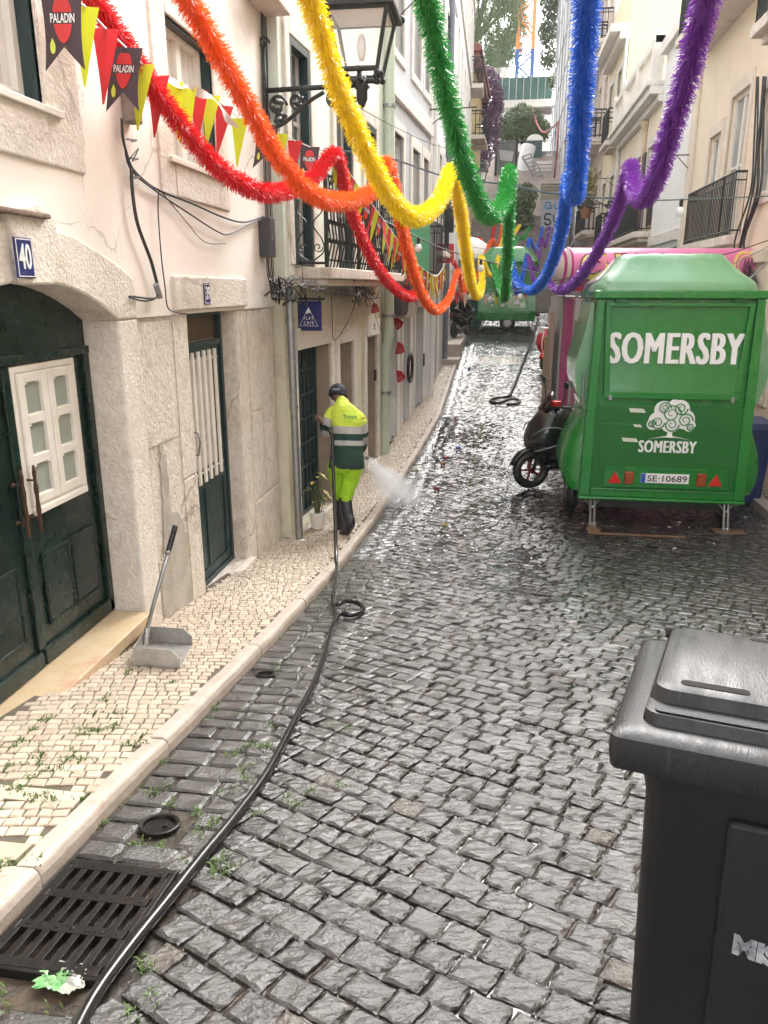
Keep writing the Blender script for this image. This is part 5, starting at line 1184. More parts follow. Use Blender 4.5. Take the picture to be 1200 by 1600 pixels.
q = MB(); prof = [(.84, .66, TZ1+.086), (.835, .655, TZ1+.14), (.80, .62, TZ1+.185), (.71, .55, TZ1+.255), (.63, .48, TZ1+.33), (.57, .43, TZ1+.40), (.53, .40, TZ1+.45), (.50, .37, TZ1+.462)]
roof_loft(q, TC-.05, (YR+YF)/2, prof, 6, .16); o = q.build('roof', greensky, tr, smooth=True); autosmooth(o, 50)
for k in range(9):
    q = MB(); q.ball((TX0+.08+(TX1-TX0-.16)*k/8, YR-.031, TZ1+.042), .011, 6, sc=(1, .6, 1)); q.build('rivet', green, tr, smooth=True)
for xx in (1.30, 2.50):
    q = MB(); q.box(xx-.06, xx+.06, YR-.002, YR+.004, 2.585, 2.635); q.tube([(xx-.06, YR-.006, 2.61), (xx+.06, YR-.006, 2.61)], .010, 7); q.build('hatch_hinge', greend, tr)
for xx in (1.26, 2.54):
    q = MB(); q.box(xx-.018, xx+.018, YR-.014, YR+.004, 1.56, 1.62); q.build('hatch_latch', steel, tr, bevel=.004)
q = MB(); q.box(TX0+.10, TX1-.10, YR-.006, YR+.02, .535, .55); q.build('bumper_strip', greend, tr)
q = MB(); q.box(TX0+.15, TX1-.15, YR+.15, YF-.1, .30, TZ0-.04); q.build('chassis', iron, tr)
for xx in (TX0-.10, TX1-.07):
    q = MB(); q.torus((xx+.085, 9.5, .335), .19, .075, 'x', 26, 10); q.lathe((xx, 9.5, .335), [(.04, .05), (.18, .05), (.18, .12), (.04, .12)], 20, ax='x')
    w_ = q.build('wheel', blackrub, tr, smooth=True)
    q = MB(); q.lathe((xx+.02, 9.5, .335), [(.03, .01), (.14, .01), (.15, .03), (.05, .035)], 18, ax='x'); q.build('hub', steel, w_)
for xx, lab in ((1.17, 0), (2.65, 1)):
    q = MB()
    for dx in (-.022, .022): q.tube([(xx+dx, YR+.12, .44), (xx+dx+.012, YR+.06, .105)], .016, 8); q.ball((xx+dx+.012, YR+.06, .115), .028, 7)
    q.tube([(xx-.12, YR+.14, .44), (xx, YR+.09, .30)], .012, 6); q.tube([(xx+.12, YR+.14, .44), (xx, YR+.09, .30)], .012, 6); q.lathe((xx+.012, YR+.06, .0945), [(.001, 0), (.05, 0), (.05, .01), (.001, .01)], 10)
    q.build('stabiliser_leg', steel, tr)
wood = mat('wet_board', (.20, .12, .065), (.14, .08, .045), 9, .5, stretch=(1, 8, 1))
for xx, w_, lab in ((1.185, .05, 'wooden block under the left leg of the near green trailer'), (2.70, .17, 'wooden board under the right leg of the near green trailer')):
    q = MB(); q.box(xx-w_, xx+w_, YR-.02, YR+.16, .082, .094); tag(q.build('wooden_board', wood, bevel=.003), lab, 'board')
q = MB(); q.box(1.1, 2.15, YR-.30, YR-.27, Gs(8.47)+.005, Gs(8.47)+.022); q.box(1.1, 1.24, YR-.269, YR-.06, Gs(8.6)+.003, Gs(8.6)+.02); tag(q.build('wooden_batten', wood, bevel=.002), 'thin wet batten lying on the cobbles in front of the near green trailer', 'board')

# ------------------------------------------------------------ the far green trailer, seen from its side
fy_, fz = 26.1, Gs(26.6); fx0, fx1 = -.66, 1.18; fc = (fx0+fx1)/2
t2 = thing('drinks_trailer', 'far green trailer with one wheel and a poster, seen from its side', 'trailer', (fc, 27, fz))
q = MB(); b0 = fz+.30
q.loft([[(fx0, fy_+.08, b0), (fx1, fy_+.08, b0), (fx1, fy_+1.8, b0), (fx0, fy_+1.8, b0)], [(fx0-.02, fy_+.0, b0+.32), (fx1+.02, fy_+.0, b0+.32), (fx1+.02, fy_+1.85, b0+.32), (fx0-.02, fy_+1.85, b0+.32)], [(fx0, fy_+.05, b0+1.0), (fx1, fy_+.05, b0+1.0), (fx1, fy_+1.8, b0+1.0), (fx0, fy_+1.8, b0+1.0)], [(fx0, fy_+.05, b0+1.78), (fx1, fy_+.05, b0+1.78), (fx1, fy_+1.8, b0+1.78), (fx0, fy_+1.8, b0+1.78)]])
q.build('body', green, t2, bevel=.02)
q = MB(); q.loft([[(fx0+.25, fy_-.005, b0+.04), (fx1-.25, fy_-.005, b0+.04), (fx1-.25, fy_+.1, b0+.04), (fx0+.25, fy_+.1, b0+.04)], [(fx0+.12, fy_-.03, b0+.30), (fx1-.12, fy_-.03, b0+.30), (fx1-.12, fy_+.1, b0+.30), (fx0+.12, fy_+.1, b0+.30)]]); q.build('lower_moulding', green, t2, bevel=.02)
q = MB(); q.prism([(fx0+.45, fy_-.02, b0+.83), (fx1-.5, fy_-.02, b0+.83), (fx1-.7, fy_-.02, b0+.89), (fx0+.7, fy_-.02, b0+.89)], (0, .1, 0)); q.build('serving_shelf', mat('pale_green_shelf', (.35, .55, .40), (.3, .5, .36)), t2, fix=True)
q = MB(); q.box(fx0+.95, fx0+1.53, fy_+.005, fy_+.03, b0+.42, b0+.80); po = q.build('poster', mat('poster_green', (.45, .60, .38), (.30, .45, .24), 14, .6), t2)
q = MB(); q.box(fx0+1.17, fx0+1.31, fy_+.0, fy_+.0045, b0+.55, b0+.67); q.box(fx0+1.0, fx0+1.1, fy_, fy_+.0045, b0+.66, b0+.74); q.box(fx0+1.36, fx0+1.5, fy_, fy_+.0045, b0+.46, b0+.58); q.build('poster_print', lettering, po)
q = MB(); q.box(fx0+.42, fx0+.52, fy_+.01, fy_+.04, b0+.66, b0+.75); q.box(fx0+.42, fx0+.50, fy_+.01, fy_+.04, b0+.46, b0+.55); q.box(fx0+.73, fx0+.86, fy_+.01, fy_+.04, b0+.46, b0+.55); q.build('stickers', mat('sticker_pale', (.6, .45, .4), (.7, .7, .68), 8), t2)
q = MB(); roof_loft(q, fc, fy_+.92, [(.95, .95, b0+1.78), (.97, .97, b0+1.86), (.92, .9, b0+1.95), (.80, .78, b0+2.08), (.68, .66, b0+2.2), (.60, .58, b0+2.3), (.55, .53, b0+2.32)], 5, .2); o = q.build('roof', green, t2, smooth=True); autosmooth(o, 50)
q = MB(); q.torus((fc+.02, fy_+.0, b0+1.34), .22, .035, 'y', 28, 6); q.ball((fc, fy_+.03, b0+1.34), .14, 8, sc=(1, .15, 1)); q.build('emblem', lettering, t2)
q = MB(); q.torus((fc+.05, fy_+.1, fz+.25), .175, .08, 'y', 24, 10); w_ = q.build('wheel', blackrub, t2, smooth=True)
q = MB(); q.lathe((fc+.05, fy_+.06, fz+.25), [(.02, -.05), (.06, -.05), (.13, -.02), (.14, .03), (.02, .05)], 20, ax='y'); q.build('hub', mat('pale_hub', (.55, .55, .52)), w_)
for sx in (-1, 1):
    q = MB(); q.tube([(fc+sx*.68, fy_+.1, b0+.05), (fc+sx*.85, fy_+.02, fz+.02)], .022, 7); q.build('stabiliser_leg', steel, t2)
q = MB(); q.tube([(fx0, fy_+.9, b0+.05), (fx0-.55, fy_+.9, b0+.08)], .045, 8); q.build('drawbar', green, t2)
# teal hoarding and white parasol behind it on the left
q = MB(); z0 = Gs(26.5)
t = thing('teal_hoarding', 'dark teal ribbed wooden hoarding left of the far green trailer', 'hoarding', (-1.1, 27.6, z0))
for i in range(9): q.box(-1.36+i*.09, -1.275+i*.09, 27.4, 27.46, z0, z0+1.25)
q.build('boards', mat('teal_boards', (.01, .15, .14), (.008, .11, .11), 7, .5), t, bevel=.006)
q = MB()
for z in (.2, 1.0): q.box(-1.36, -.56, 27.461, 27.5, z0+z, z0+z+.08)
q.build('rails', iron, t)
t = thing('white_parasol', 'white dome parasol top behind the far green trailer', 'parasol', (-.75, 28.3, Gs(28.3)))
c = aty(735, 400, 28.3); q = MB(); q.lathe((c.x, 28.3, c.z), [(.001, .62), (.25, .58), (.55, .40), (.85, .1), (.95, -.15), (.93, -.16), (.8, .05), (.001, .5)], 10); q.build('canopy', white, t, smooth=True)
q = MB(); q.tube([(c.x, 28.3, Gs(28.3)), (c.x, 28.3, c.z+.6)], .03, 8); q.build('pole', steel, t)

# ------------------------------------------------------------ churros stand
a12 = R(12); e1 = Vector((math.cos(a12), math.sin(a12), 0)); e2 = Vector((-math.sin(a12), math.cos(a12), 0)); so_ = Vector((1.38, 12.35, 0))
cst = thing('churros_stand', 'pink churros stand with big rounded sign behind the near green trailer', 'food stand', so_+e1*1.1+e2*1.1+Vector((0, 0, Gs(13))))
def sp(a, b, z): q_ = so_+e1*a+e2*b; return Vector((q_.x, q_.y, z))
def sbox(q, a0, a1, b0, b1, z0, z1): q.pbox(sp(a0, b0, z0), e1*(a1-a0), e2*(b1-b0), Vector((0, 0, z1-z0)))
pinkc = mat('hot_pink_panel', (.48, .025, .20), (.42, .02, .17), 5, .45); pinkl = mat('sign_pink', (.72, .22, .40), (.65, .16, .33), 3, .35); palem = mat('pale_grey_frame', (.50, .54, .50), (.42, .46, .43), 5, .4, metal=.3)
q = MB(); sbox(q, .03, 2.25, .03, 2.3, .2, 2.62); q.build('body', mat('pale_stand_panel', (.58, .55, .53), (.50, .47, .46), 4, .5), cst)
q = MB(); sbox(q, .01, .0301, .10, .31, .2, 2.58); q.build('pink_stripe', pinkc, cst)
q = MB(); sbox(q, .02, 2.2, .0, .029, .2, 1.0); q.build('pink_front', pinkc, cst)
q = MB()
for b0_, b1_ in ((-.005, .07), (.34, .40), (.66, .74), (1.40, 1.47)): sbox(q, -.03, .02, b0_, b1_, .2, 2.63)
sbox(q, -.05, .03, -.02, 1.5, 2.63, 2.72); q.build('metal_frame', palem, cst, bevel=.012)
q = MB(); sbox(q, -.012, .018, .45, .64, .9, 2.3); q.build('pink_stripe', mat('mid_pink', (.56, .12, .3), (.5, .09, .26)), cst)
q = MB(); sbox(q, -.012, .0301, .80, 1.02, .2, 2.58); q.build('pink_stripe', pinkc, cst)
q = MB(); sbox(q, -.012, .0301, 1.10, 1.36, .2, 2.58); q.build('pink_stripe', mat('mid_pink', (.56, .12, .3), (.5, .09, .26)), cst)
q = MB(); sbox(q, -.045, -.0305, .12, .6, 2.25, 2.6); q.build('paper_notice', lettering, cst)
q = MB(); 
NS = 18; rings = []
for i in range(NS+1):
    th = -math.pi*.5+math.pi*1.0*i/NS*1.15; rings.append((math.cos(th), math.sin(th)))
A0s, A1s = -.42, 2.42; zc_, hh, dp = 3.05, .27, .34
vs = []
sec = [(-.05-dp*max(-.2, c), zc_+hh*s_) for c, s_ in rings]
q.loft([[sp(a, b, z) for b, z in sec]+[sp(a, .3, sec[-1][1]), sp(a, .3, sec[0][1])] for a in (A0s, A1s)])
sg_ = q.build('sign_awning', pinkl, cst, smooth=True, fix=True); autosmooth(sg_, 30)
q = MB(); q.loft([[sp(A0s-.16*k, -.05+(b+.05)*(1-k*k*.75)+.12*k, zc_+(z-zc_)*(1-k*k*.7)) for b, z in sec]+[sp(A0s-.16*k, .3, zc_+hh*(1-k*k*.7)), sp(A0s-.16*k, .3, zc_-hh*(1-k*k*.7))] for k in (0.02, .3, .6, .85, 1.0)])
o = q.build('sign_end', mat('cream_vinyl', (.62, .55, .45), (.58, .42, .42), 3, .5), cst, smooth=True, fix=True); autosmooth(o, 40)
q = MB()
for k in (.0, .42): q.loft([[sp(A0s-.16*(k+w_), (-.05+(b+.05)*(1-(k+w_)**2*.75)+.12*(k+w_))-.012*(1 if b < 0 else 0), zc_+(z-zc_)*(1.03-(k+w_)**2*.7)) for b, z in sec] for w_ in (0, .16)], cap=False)
q.build('pink_band', pinkc, cst)
fyv = lambda z: -.05-dp*math.sqrt(max(0, 1-((z-zc_)/hh)**2))-.014
yel_ = mat('sign_yellow', (.80, .66, .06), (.80, .70, .22), 3, .5); dko = mat('sign_outline', (.22, .06, .12), (.18, .05, .1), 3, .5)
W_ = 1.98; cx_ = A0s+.10+W_/2
for m_, bold, off, nm in ((dko, .06, .0, 'lettering_outline'), (yel_, .025, .008, 'lettering')):
    vs, fs = text_mesh('CHURROS', 1.0, depth=.01, bold=bold); x0, x1 = min(v.x for v in vs), max(v.x for v in vs); y0, y1 = min(v.y for v in vs), max(v.y for v in vs)
    q = MB(); ww = W_+(.05 if bold > .05 else 0); hh_ = .36+(.04 if bold > .05 else 0)
    pts = []
    for v in vs:
        z = zc_-.005+(v.y-(y0+y1)/2)*hh_/(y1-y0); pts.append(sp(cx_+(v.x-(x0+x1)/2)*ww/(x1-x0), fyv(z)-off-(v.z+.01)*.15, z))
    q.add(pts, fs); q.build(nm, m_, sg_)
q = MB(); ec = 2.16
ringp = lambda r, n, dy: [sp(ec+r*math.cos(2*math.pi*k/n), fyv(zc_+.02+r*.9*math.sin(2*math.pi*k/n))-dy, zc_+.02+r*.9*math.sin(2*math.pi*k/n)) for k in range(n)]
for k in range(26):
    an_ = 2*math.pi*k/26; z = zc_+.02+.18*math.sin(an_); c = sp(ec+.2*math.cos(an_), fyv(z)-.004, z); q.ball(c, .022, 5, sc=(1, .4, 1.1))
q.tube([p for p in ringp(.145, 30, .003)]+[ringp(.145, 30, .003)[0]], .008, 5); q.build('emblem_ring', yel_, sg_)
q = MB()
for x in (-.05, .0, .05): q.loft([[sp(ec+x+dx*.02, fyv(zc_-.1)-.02+dy*.01, zc_-.12) for dx, dy in ((-1, -1), (1, -1), (1, 1), (-1, 1))], [sp(ec+x+dx*.014, fyv(zc_+.05)-.02+dy*.01, zc_+.06) for dx, dy in ((-1, -1), (1, -1), (1, 1), (-1, 1))], [sp(ec+x+dx*.005, fyv(zc_+.1)-.02+dy*.005, zc_+.12) for dx, dy in ((-1, -1), (1, -1), (1, 1), (-1, 1))]])
q.build('emblem_bottles', dko, sg_)
q = MB(); sbox(q, -.35, 2.2, -.15, .2, 2.7, 2.79); q.build('red_valance', mat('red_vinyl', (.45, .02, .03), (.38, .015, .025), 4, .45), cst)
for k, (b0_, w_, zt, c_) in enumerate(((1.22, .17, 2.36, (.50, .37, .31)), (1.41, .16, 2.30, (.46, .33, .27)), (1.60, .15, 2.02, (.44, .34, .28)), (1.78, .14, 2.4, (.52, .41, .34)), (1.96, .16, 1.9, (.50, .42, .22)))):
    q = MB(); b0_ += .29; q.pbox(sp(-.12+.03*k-.02, b0_, .25), e1*.04, e2*w_, Vector((.02*(k % 2), 0, zt-.25))); tag(q.build('leaning_plank', mat('plank_%d' % k if False else ('pinkish_plank', 'brownish_plank', 'grey_plank', 'pale_plank', 'yellow_plank')[k], c_, tuple(x*.8 for x in c_), 8, .8, stretch=(1, 1, .15), bump=.2), bevel=.004), ('pinkish wooden plank upright nearest the metal frame of the pink stand', 'brownish plank second from the metal frame of the pink stand', 'short grey plank in the middle of the row beside the pink stand', 'tall pale plank near the far end beside the pink stand', 'yellow edged board at the far end of the planks by the pink stand')[k], 'plank', 'planks stood against the pink stand')
q = MB(); c = sp(-.14, 1.98, 2.05); q.pbox(c, e1*.12, e2*.42, Vector((0, 0, .02))); q.quad(c+Vector((-.005, -.01, 0)), c+e2*.42+Vector((-.005, 0, 0)), c+e2*.40+Vector((-.01, 0, -.09)), c+Vector((-.012, 0, -.07))); tag(q.build('plastic_sheet', lettering), 'crumpled white plastic sheet on top of the planks', 'sheet')
# navy bin between the near trailer and the wall
q = MB(); t = thing('blue_bin', 'navy blue bin between the near green trailer and the right wall', 'bin', (3.22, 10.2, Gs(10.2)))
zb_ = Gs(10.2)+.02; q.loft([rrect(3.02, 3.40, 10.0, 10.5, zb_, .04), rrect(2.96, 3.44, 9.96, 10.54, zb_+.95, .04)]); q.build('body', mat('navy_plastic', (.012, .03, .12), (.01, .025, .1), 5, .4), t)
q = MB(); q.loft([rrect(2.93, 3.47, 9.92, 10.58, zb_+.951, .04), rrect(2.95, 3.45, 9.94, 10.56, zb_+1.03, .04)]); q.build('lid', mat('navy_plastic', (.012, .03, .12)), t)

# ------------------------------------------------------------ scooters
def scooter(label, loc, heading, bodym, seatm, topbox=False, stripe=None):
    r = thing('motor_scooter', label, 'scooter', (0, 0, 0), 'parked scooters')
    for x in (.62, -.60):
        q = MB(); q.torus((x, 0, .24), .185, .055, 'y', 26, 10); w_ = q.build('wheel', blackrub, r, smooth=True)
        q = MB(); q.torus((x, 0, .24), .145, .012, 'y', 24, 6)
        for k in range(5): a = 2*math.pi*k/5; q.tube([(x+.03*math.cos(a), 0, .24+.03*math.sin(a)), (x+.145*math.cos(a), 0, .24+.145*math.sin(a))], .014, 6)
        q.lathe((x, 0, .24), [(.001, -.05), (.035, -.05), (.035, .05), (.001, .05)], 10, ax='y'); q.build('rim', mat('dark_red_rim', (.16, .012, .015), (.12, .01, .012), 5, .3), w_)
    q = MB(); rings = []
    for k in range(11):
        a = R(15+k*14); ring = []
        for j, (dr_, dy) in enumerate(((.25, -.07), (.275, -.045), (.285, 0), (.275, .045), (.25, .07), (.262, .04), (.27, 0), (.262, -.04))): ring.append((.62+dr_*math.cos(a), dy, .24+dr_*math.sin(a)))
        rings.append(ring)
    q.loft(rings); q.build('front_mudguard', bodym, r, smooth=True, fix=True)
    q = MB()
    for s in (-.075, .075): q.tube([(.62, s, .24), (.52, s*.8, .62), (.44, 0, .95)], .022, 8)
    q.build('fork', iron, r, smooth=True)
    def ov(x, y0, z, hw, hz, n=12): return [(x+.0, y0+hw*math.cos(2*math.pi*k/n), z+hz*math.sin(2*math.pi*k/n)) for k in range(n)]
    q = MB(); S_ = [(.60, .43, .13, .0), (.68, .52, .17, .05), (.69, .66, .20, .07), (.64, .80, .20, .075), (.55, .92, .17, .07), (.46, 1.02, .11, .05)]
    q.loft([[(x-.16+(.18 if math.cos(t_) > 0 else .26)*math.cos(t_), w_*1.3*math.sin(t_), z) for t_ in [2*math.pi*k/14 for k in range(14)]] for x, z, w_, _ in S_]); o = q.build('front_shield', bodym, r, smooth=True, fix=True)
    q = MB(); q.box(-.18, .48, -.19, .19, .26, .34); q.build('footboard', bodym, r, bevel=.03)
    q = MB(); q.loft([ov(.44, 0, .50, .18, .20), ov(.2, 0, .46, .17, .17), ov(-.05, 0, .48, .17, .17), ov(-.2, 0, .52, .17, .17)]); q.build('centre_tunnel', bodym, r, smooth=True)
    q = MB(); q.loft([ov(-.12, 0, .50, .13, .14), ov(-.22, 0, .55, .17, .17), ov(-.45, 0, .58, .175, .17), ov(-.70, 0, .63, .15, .13), ov(-.92, 0, .70, .08, .07), ov(-.98, 0, .72, .03, .03)]); q.build('rear_body', bodym, r, smooth=True)
    q = MB(); q.loft([ov(-.08, 0, .70, .08, .03), ov(-.16, 0, .715, .13, .055), ov(-.40, 0, .74, .15, .065), ov(-.62, 0, .79, .14, .065), ov(-.86, 0, .83, .10, .05), ov(-.92, 0, .84, .04, .03)]); q.build('seat', seatm, r, smooth=True)
    q = MB(); q.tube(cr([(.34, -.34, 1.04), (.40, -.2, 1.03), (.43, 0, 1.0), (.40, .2, 1.03), (.34, .34, 1.04)], 5), .016, 8); q.lathe((.33, -.35, 1.04), [(.02, -.06), (.022, .0), (.02, .06)], 8, ax='y'); q.lathe((.33, .35, 1.04), [(.02, -.06), (.022, .0), (.02, .06)], 8, ax='y'); q.ball((.40, 0, 1.02), .085, 8, sc=(.9, 1.5, .8)); q.build('handlebar', blackrub, r, smooth=True)
    for s in (-1, 1):
        q = MB(); q.tube(cr([(.38, .22*s, 1.04), (.36, .27*s, 1.16), (.37, .30*s, 1.27)], 4), .007, 6); q.ball((.37, .31*s, 1.30), .055, 7, sc=(.35, 1.2, .85)); q.build('mirror', blackrub, r, smooth=True)
    q = MB(); q.ball((.475, 0, .80), .07, 8, sc=(.6, 1.2, 1)); q.build('headlight', mat('lamp_glass', (.5, .5, .5), (.4, .4, .4), 5, .08), r, smooth=True)
    q = MB(); q.ball((-.97, 0, .66), .06, 7, sc=(.5, 1.2, .8)); q.build('tail_light', lamp, r, smooth=True)
    q = MB(); q.tube([(-.15, -.14, .28), (-.55, -.16, .24), (-.85, -.17, .33)], [.03, .05, .045], 8); q.build('exhaust', steel, r, smooth=True)
    q = MB(); q.tube([(.0, .12, .30), (-.02, .24, .01)], .012, 6); q.build('side_stand', iron, r)
    if topbox: q = MB(); q.ball((-1.0, 0, 1.02), .21, 10, sc=(1, 1.05, .85)); q.build('top_box', bodym, r, smooth=True)
    if stripe:
        q = MB()
        for s in (-.05, .05): q.tube([(.70, s, .5), (.735, s, .66), (.685, s, .8), (.585, s, .93)], .014, 5)
        q.build('stripe', stripe, r)
    else:
        for s in (-1, 1):
            q = MB(); q.tube(cr([(.68, .16*s, .70), (.60, .245*s, .78), (.45, .265*s, .80), (.32, .23*s, .76)], 4), .009, 5); q.build('trim_strip', steel, r)
            q = MB(); q.tube(cr([(.66, .17*s, .50), (.50, .262*s, .56), (.30, .24*s, .60), (.1, .20*s, .52)], 4), .007, 5); q.build('trim_strip', steel, r)
        q = MB(); q.loft([ov(.52, 0, .98, .12, .03), ov(.44, 0, 1.10, .10, .03), ov(.40, 0, 1.18, .05, .02)]); q.build('windscreen', mat('dark_screen', (.03, .012, .012), (.02, .01, .01), 5, .1), r, smooth=True)
        q = MB(); q.box(.34, .44, .06, .17, 1.03, 1.10); q.build('red_pouch', redl, r, bevel=.015)
    r.location = loc; r.rotation_euler = (0, 0, heading)
    return r
blackp = mat('black_scooter_paint', (.010, .010, .012), (.014, .014, .016), 3, .22, coat=.4)
redp = mat('red_scooter_paint', (.50, .015, .02), (.42, .012, .016), 3, .2, coat=.4)
seatb = mat('black_seat_vinyl', (.016, .016, .017), (.022, .022, .022), 30, .5)
sc = scooter('black scooter with dark red rims parked between the near green trailer and the pink stand', (1.16, 10.62, Gs(10.6)), R(201), blackp, seatb)
sc.scale = (1.1, 1.1, 1.1)
s2 = scooter('black scooter with round top box on the stone step at the far left', (-1.10, 23.8, 1.34), R(75), blackp, seatb, True)
s3 = scooter('red scooter with white stripes standing past the planks on the right', (1.35, 19.6, Gs(19.5)), R(-110), redp, seatb, False, lettering)

# ------------------------------------------------------------ the street cleaner
WY = 7.9
def J(px, py, y=0): return aty(px, py, WY+y)
skinm = mat('skin', (.30, .15, .095), (.26, .125, .08), 20, .55)
nv = {}; nodes = []; edges = []
def nd(k, p, r): nv[k] = len(nodes); nodes.append((Vector(p), r)); return nv[k]
def ed(*ks):
    for a, b in zip(ks, ks[1:]): edges.append((nv[a], nv[b]))
nd('pelvis', J(541, 720, 0), .105); nd('waist', J(541, 695, .04), .095); nd('chest', J(540, 660, .10), .115); nd('neckb', J(537, 637, .16), .06); nd('neck', J(534, 629, .19), .05); nd('skull', J(529, 619, .23), .082); nd('crown', J(527, 612, .24), .080)
nd('nose', J(526, 622, .31), .045)
ed('pelvis', 'waist', 'chest', 'neckb', 'neck', 'skull', 'crown'); ed('skull', 'nose')
for s, sh, el, wr, hd in (('l', (517, 643, .12), (512, 675, .12), (505, 664, .27), (501, 658, .31)), ('r', (561, 649, .10), (567, 685, .16), (563, 706, .34), (561, 712, .40))):
    nd('sh'+s, J(*sh), .055); nd('el'+s, J(*el), .042); nd('wr'+s, J(*wr), .028); h = J(*hd); nd('hd'+s, h, (.034, .024))
    ed('chest', 'sh'+s, 'el'+s, 'wr'+s, 'hd'+s)
    d = (nodes[nv['hd'+s]][0]-nodes[nv['wr'+s]][0]).normalized(); side_ = d.cross(Vector((0, 0, 1))).normalized(); upv = side_.cross(d)
    for k, (o_, L_) in enumerate(((-.03, .07), (-.01, .08), (.01, .078), (.03, .06))):
        b0_ = h+upv*o_+d*.02; nd('f%s%d' % (s, k), b0_+d*L_*.45, .0095); nd('g%s%d' % (s, k), b0_+d*L_*.7-side_*.025, .0085); nd('t%s%d' % (s, k), b0_+d*L_*.55-side_*.05, .0075); ed('hd'+s, 'f%s%d' % (s, k), 'g%s%d' % (s, k), 't%s%d' % (s, k))
    nd('th'+s, h+upv*.035-side_*.02, .011); nd('ti'+s, h+upv*.05+d*.02-side_*.04, .009); ed('hd'+s, 'th'+s, 'ti'+s)
LEG = {'l': [(531, 722, .0), (529, 768, .09), (531, 817, .12), (524, 824, .30)], 'r': [(550, 724, 0), (540.5, 772, -.03), (544, 812, -.14), (536, 833, -.02)]}
for s in 'lr':
    hp_, kn, an_, to = [J(*p) for p in LEG[s]]
    nd('hp'+s, hp_, .085); nd('kn'+s, kn, .058); nd('an'+s, an_, .030); nd('to'+s, to, .018); ed('pelvis', 'hp'+s, 'kn'+s, 'an'+s, 'to'+s)
wk = thing('person', 'street cleaner in yellow and green reflective jacket and lime trousers spraying the pavement', 'person', J(538, 833))
q = skin(nodes, edges, 2, nv['pelvis']); q.build('body', skinm, wk, smooth=True)
jy = mat('fluorescent_yellow', (.70, .88, .10), (.62, .80, .07), 7, .75, bump=1.0, bscale=13, bdist=.03); jg = mat('dark_green_cloth', (.018, .06, .045), (.013, .045, .034), 7, .8, bump=1.0, bscale=13, bdist=.03); js = mat('reflective_silver', (.46, .45, .43), (.38, .375, .36), 12, .45)
lime = mat('lime_cloth', (.42, .76, .02), (.34, .64, .015), 9, .75, bump=1.0, bscale=15, bdist=.05, stretch=(1, 1, .55))
def ell(c, rx, ry, tilt, n=24, yaw=0):
    out = []
    for k in range(n):
        a = 2*math.pi*k/n; x, y = rx*math.cos(a), ry*math.sin(a); sq_ = 1.0
        z = -y*tilt; out.append(Vector((c.x+x*math.cos(yaw)-y*math.sin(yaw), c.y+x*math.sin(yaw)+y*math.cos(yaw), c.z+z)))
    return out
# jacket torso: (py, px left, px right, y offset, depth radius)
TO = [(733, 514, 569, .0, .150), (731, 513.5, 569.5, .0, .155), (715, 515.5, 568.5, .01, .152), (698.5, 518, 567.5, .03, .146), (697.5, 518, 567.5, .03, .147), (686.5, 519, 567.5, .05, .144), (685.5, 519, 567.5, .05, .144), (676.5, 519, 567, .06, .142), (675.5, 519, 567, .06, .142), (664.5, 518, 566.5, .08, .138), (663.5, 518, 566.5, .08, .138), (652, 515.5, 566, .09, .132), (643, 515.5, 563.5, .11, .122), (637, 518, 558, .13, .108), (631.5, 522, 551, .155, .088), (627, 525, 546, .18, .078), (619, 525.5, 543.5, .205, .072)]
bands = [jg, jg, jg, js, js, jg, jg, js, js, jy, jy, jy, jy, jy, jy]
q = MB(); mats_ = [jy, jg, js]; rg = []
for py, xl, xr, dy, ry in TO:
    a, b = J(xl, py, dy), J(xr, py, dy); rg.append(ell((a+b)/2, (b-a).length/2, ry, .18 if py > 645 else .45))
n0 = 24
for i in range(len(rg)-1):
    mi = 1 if TO[i][0] > 698 else 2 if TO[i][0] > 686.6 else 1 if TO[i][0] > 676.6 else 2 if TO[i][0] > 664.6 else 0
    q.loft([rg[i], rg[i+1]], False, mi)
q.quad(*rg[0][::-1], m=1); q.quad(*rg[-1])
jk = q.build('jacket', mats_, wk, smooth=True)
bm = bmesh.new(); bm.from_mesh(jk.data); bmesh.ops.remove_doubles(bm, verts=bm.verts, dist=.0005); bm.to_mesh(jk.data); bm.free(); 
su = jk.modifiers.new('s', 'SUBSURF'); su.levels = su.render_levels = 1
def limb(name, pts, rad, cols, mats__, par, sub=1, ncap=True, flat=1):
    P = cr(pts, 6); n = len(P); q = MB(); rr_ = []
    for i in range(n):
        s = i/(n-1)*(len(rad)-1); k = min(int(s), len(rad)-2); rr_.append(rad[k]+(rad[k+1]-rad[k])*(s-k))
    t_ = MB(); t_.tube(P, rr_, 16, flat=flat); q.v = t_.v; q.f = t_.f
    q.m = [cols(min(1, (f[0]//16)/(n-1))) if len(f) == 4 else cols(0 if f[0] < 16*2 else 1) for f in t_.f]
    o = q.build(name, mats__, par, smooth=True); return o
sl = lambda s: 0 if s < .33 else 2 if s < .44 else 1 if s < .53 else 2 if s < .66 else 1
limb('sleeve', [J(526, 641, .12), J(519, 645, .11), J(514, 658, .10), J(513, 675, .12), J(510, 672, .20), J(506, 665, .27)], [.05, .072, .072, .068, .06, .045], sl, mats_, wk)
limb('sleeve', [J(551, 645, .12), J(559, 651, .10), J(565, 668, .12), J(567, 685, .17), J(565, 697, .27), J(563, 705, .33)], [.05, .07, .068, .062, .055, .045], sl, mats_, wk)
q = MB(); lg = J(551, 650, -.02)
text_on(q, 'Troço', .058, (lg.x-.02, lg.y-.055, lg.z), (1, .35, 0), (0, .25, 1), depth=.002, bold=.001); q.build('back_print', mat('print_green', (.05, .32, .10), (.04, .28, .08)), jk)
q = MB(); q.ball((lg.x+.115, lg.y+.0, lg.z-.02), .016, 6, sc=(1, .5, 1)); q.build('orange_dot', mat('print_orange', (.7, .35, .05)), jk)
tf = lambda s: 2 if s > .96 else 0
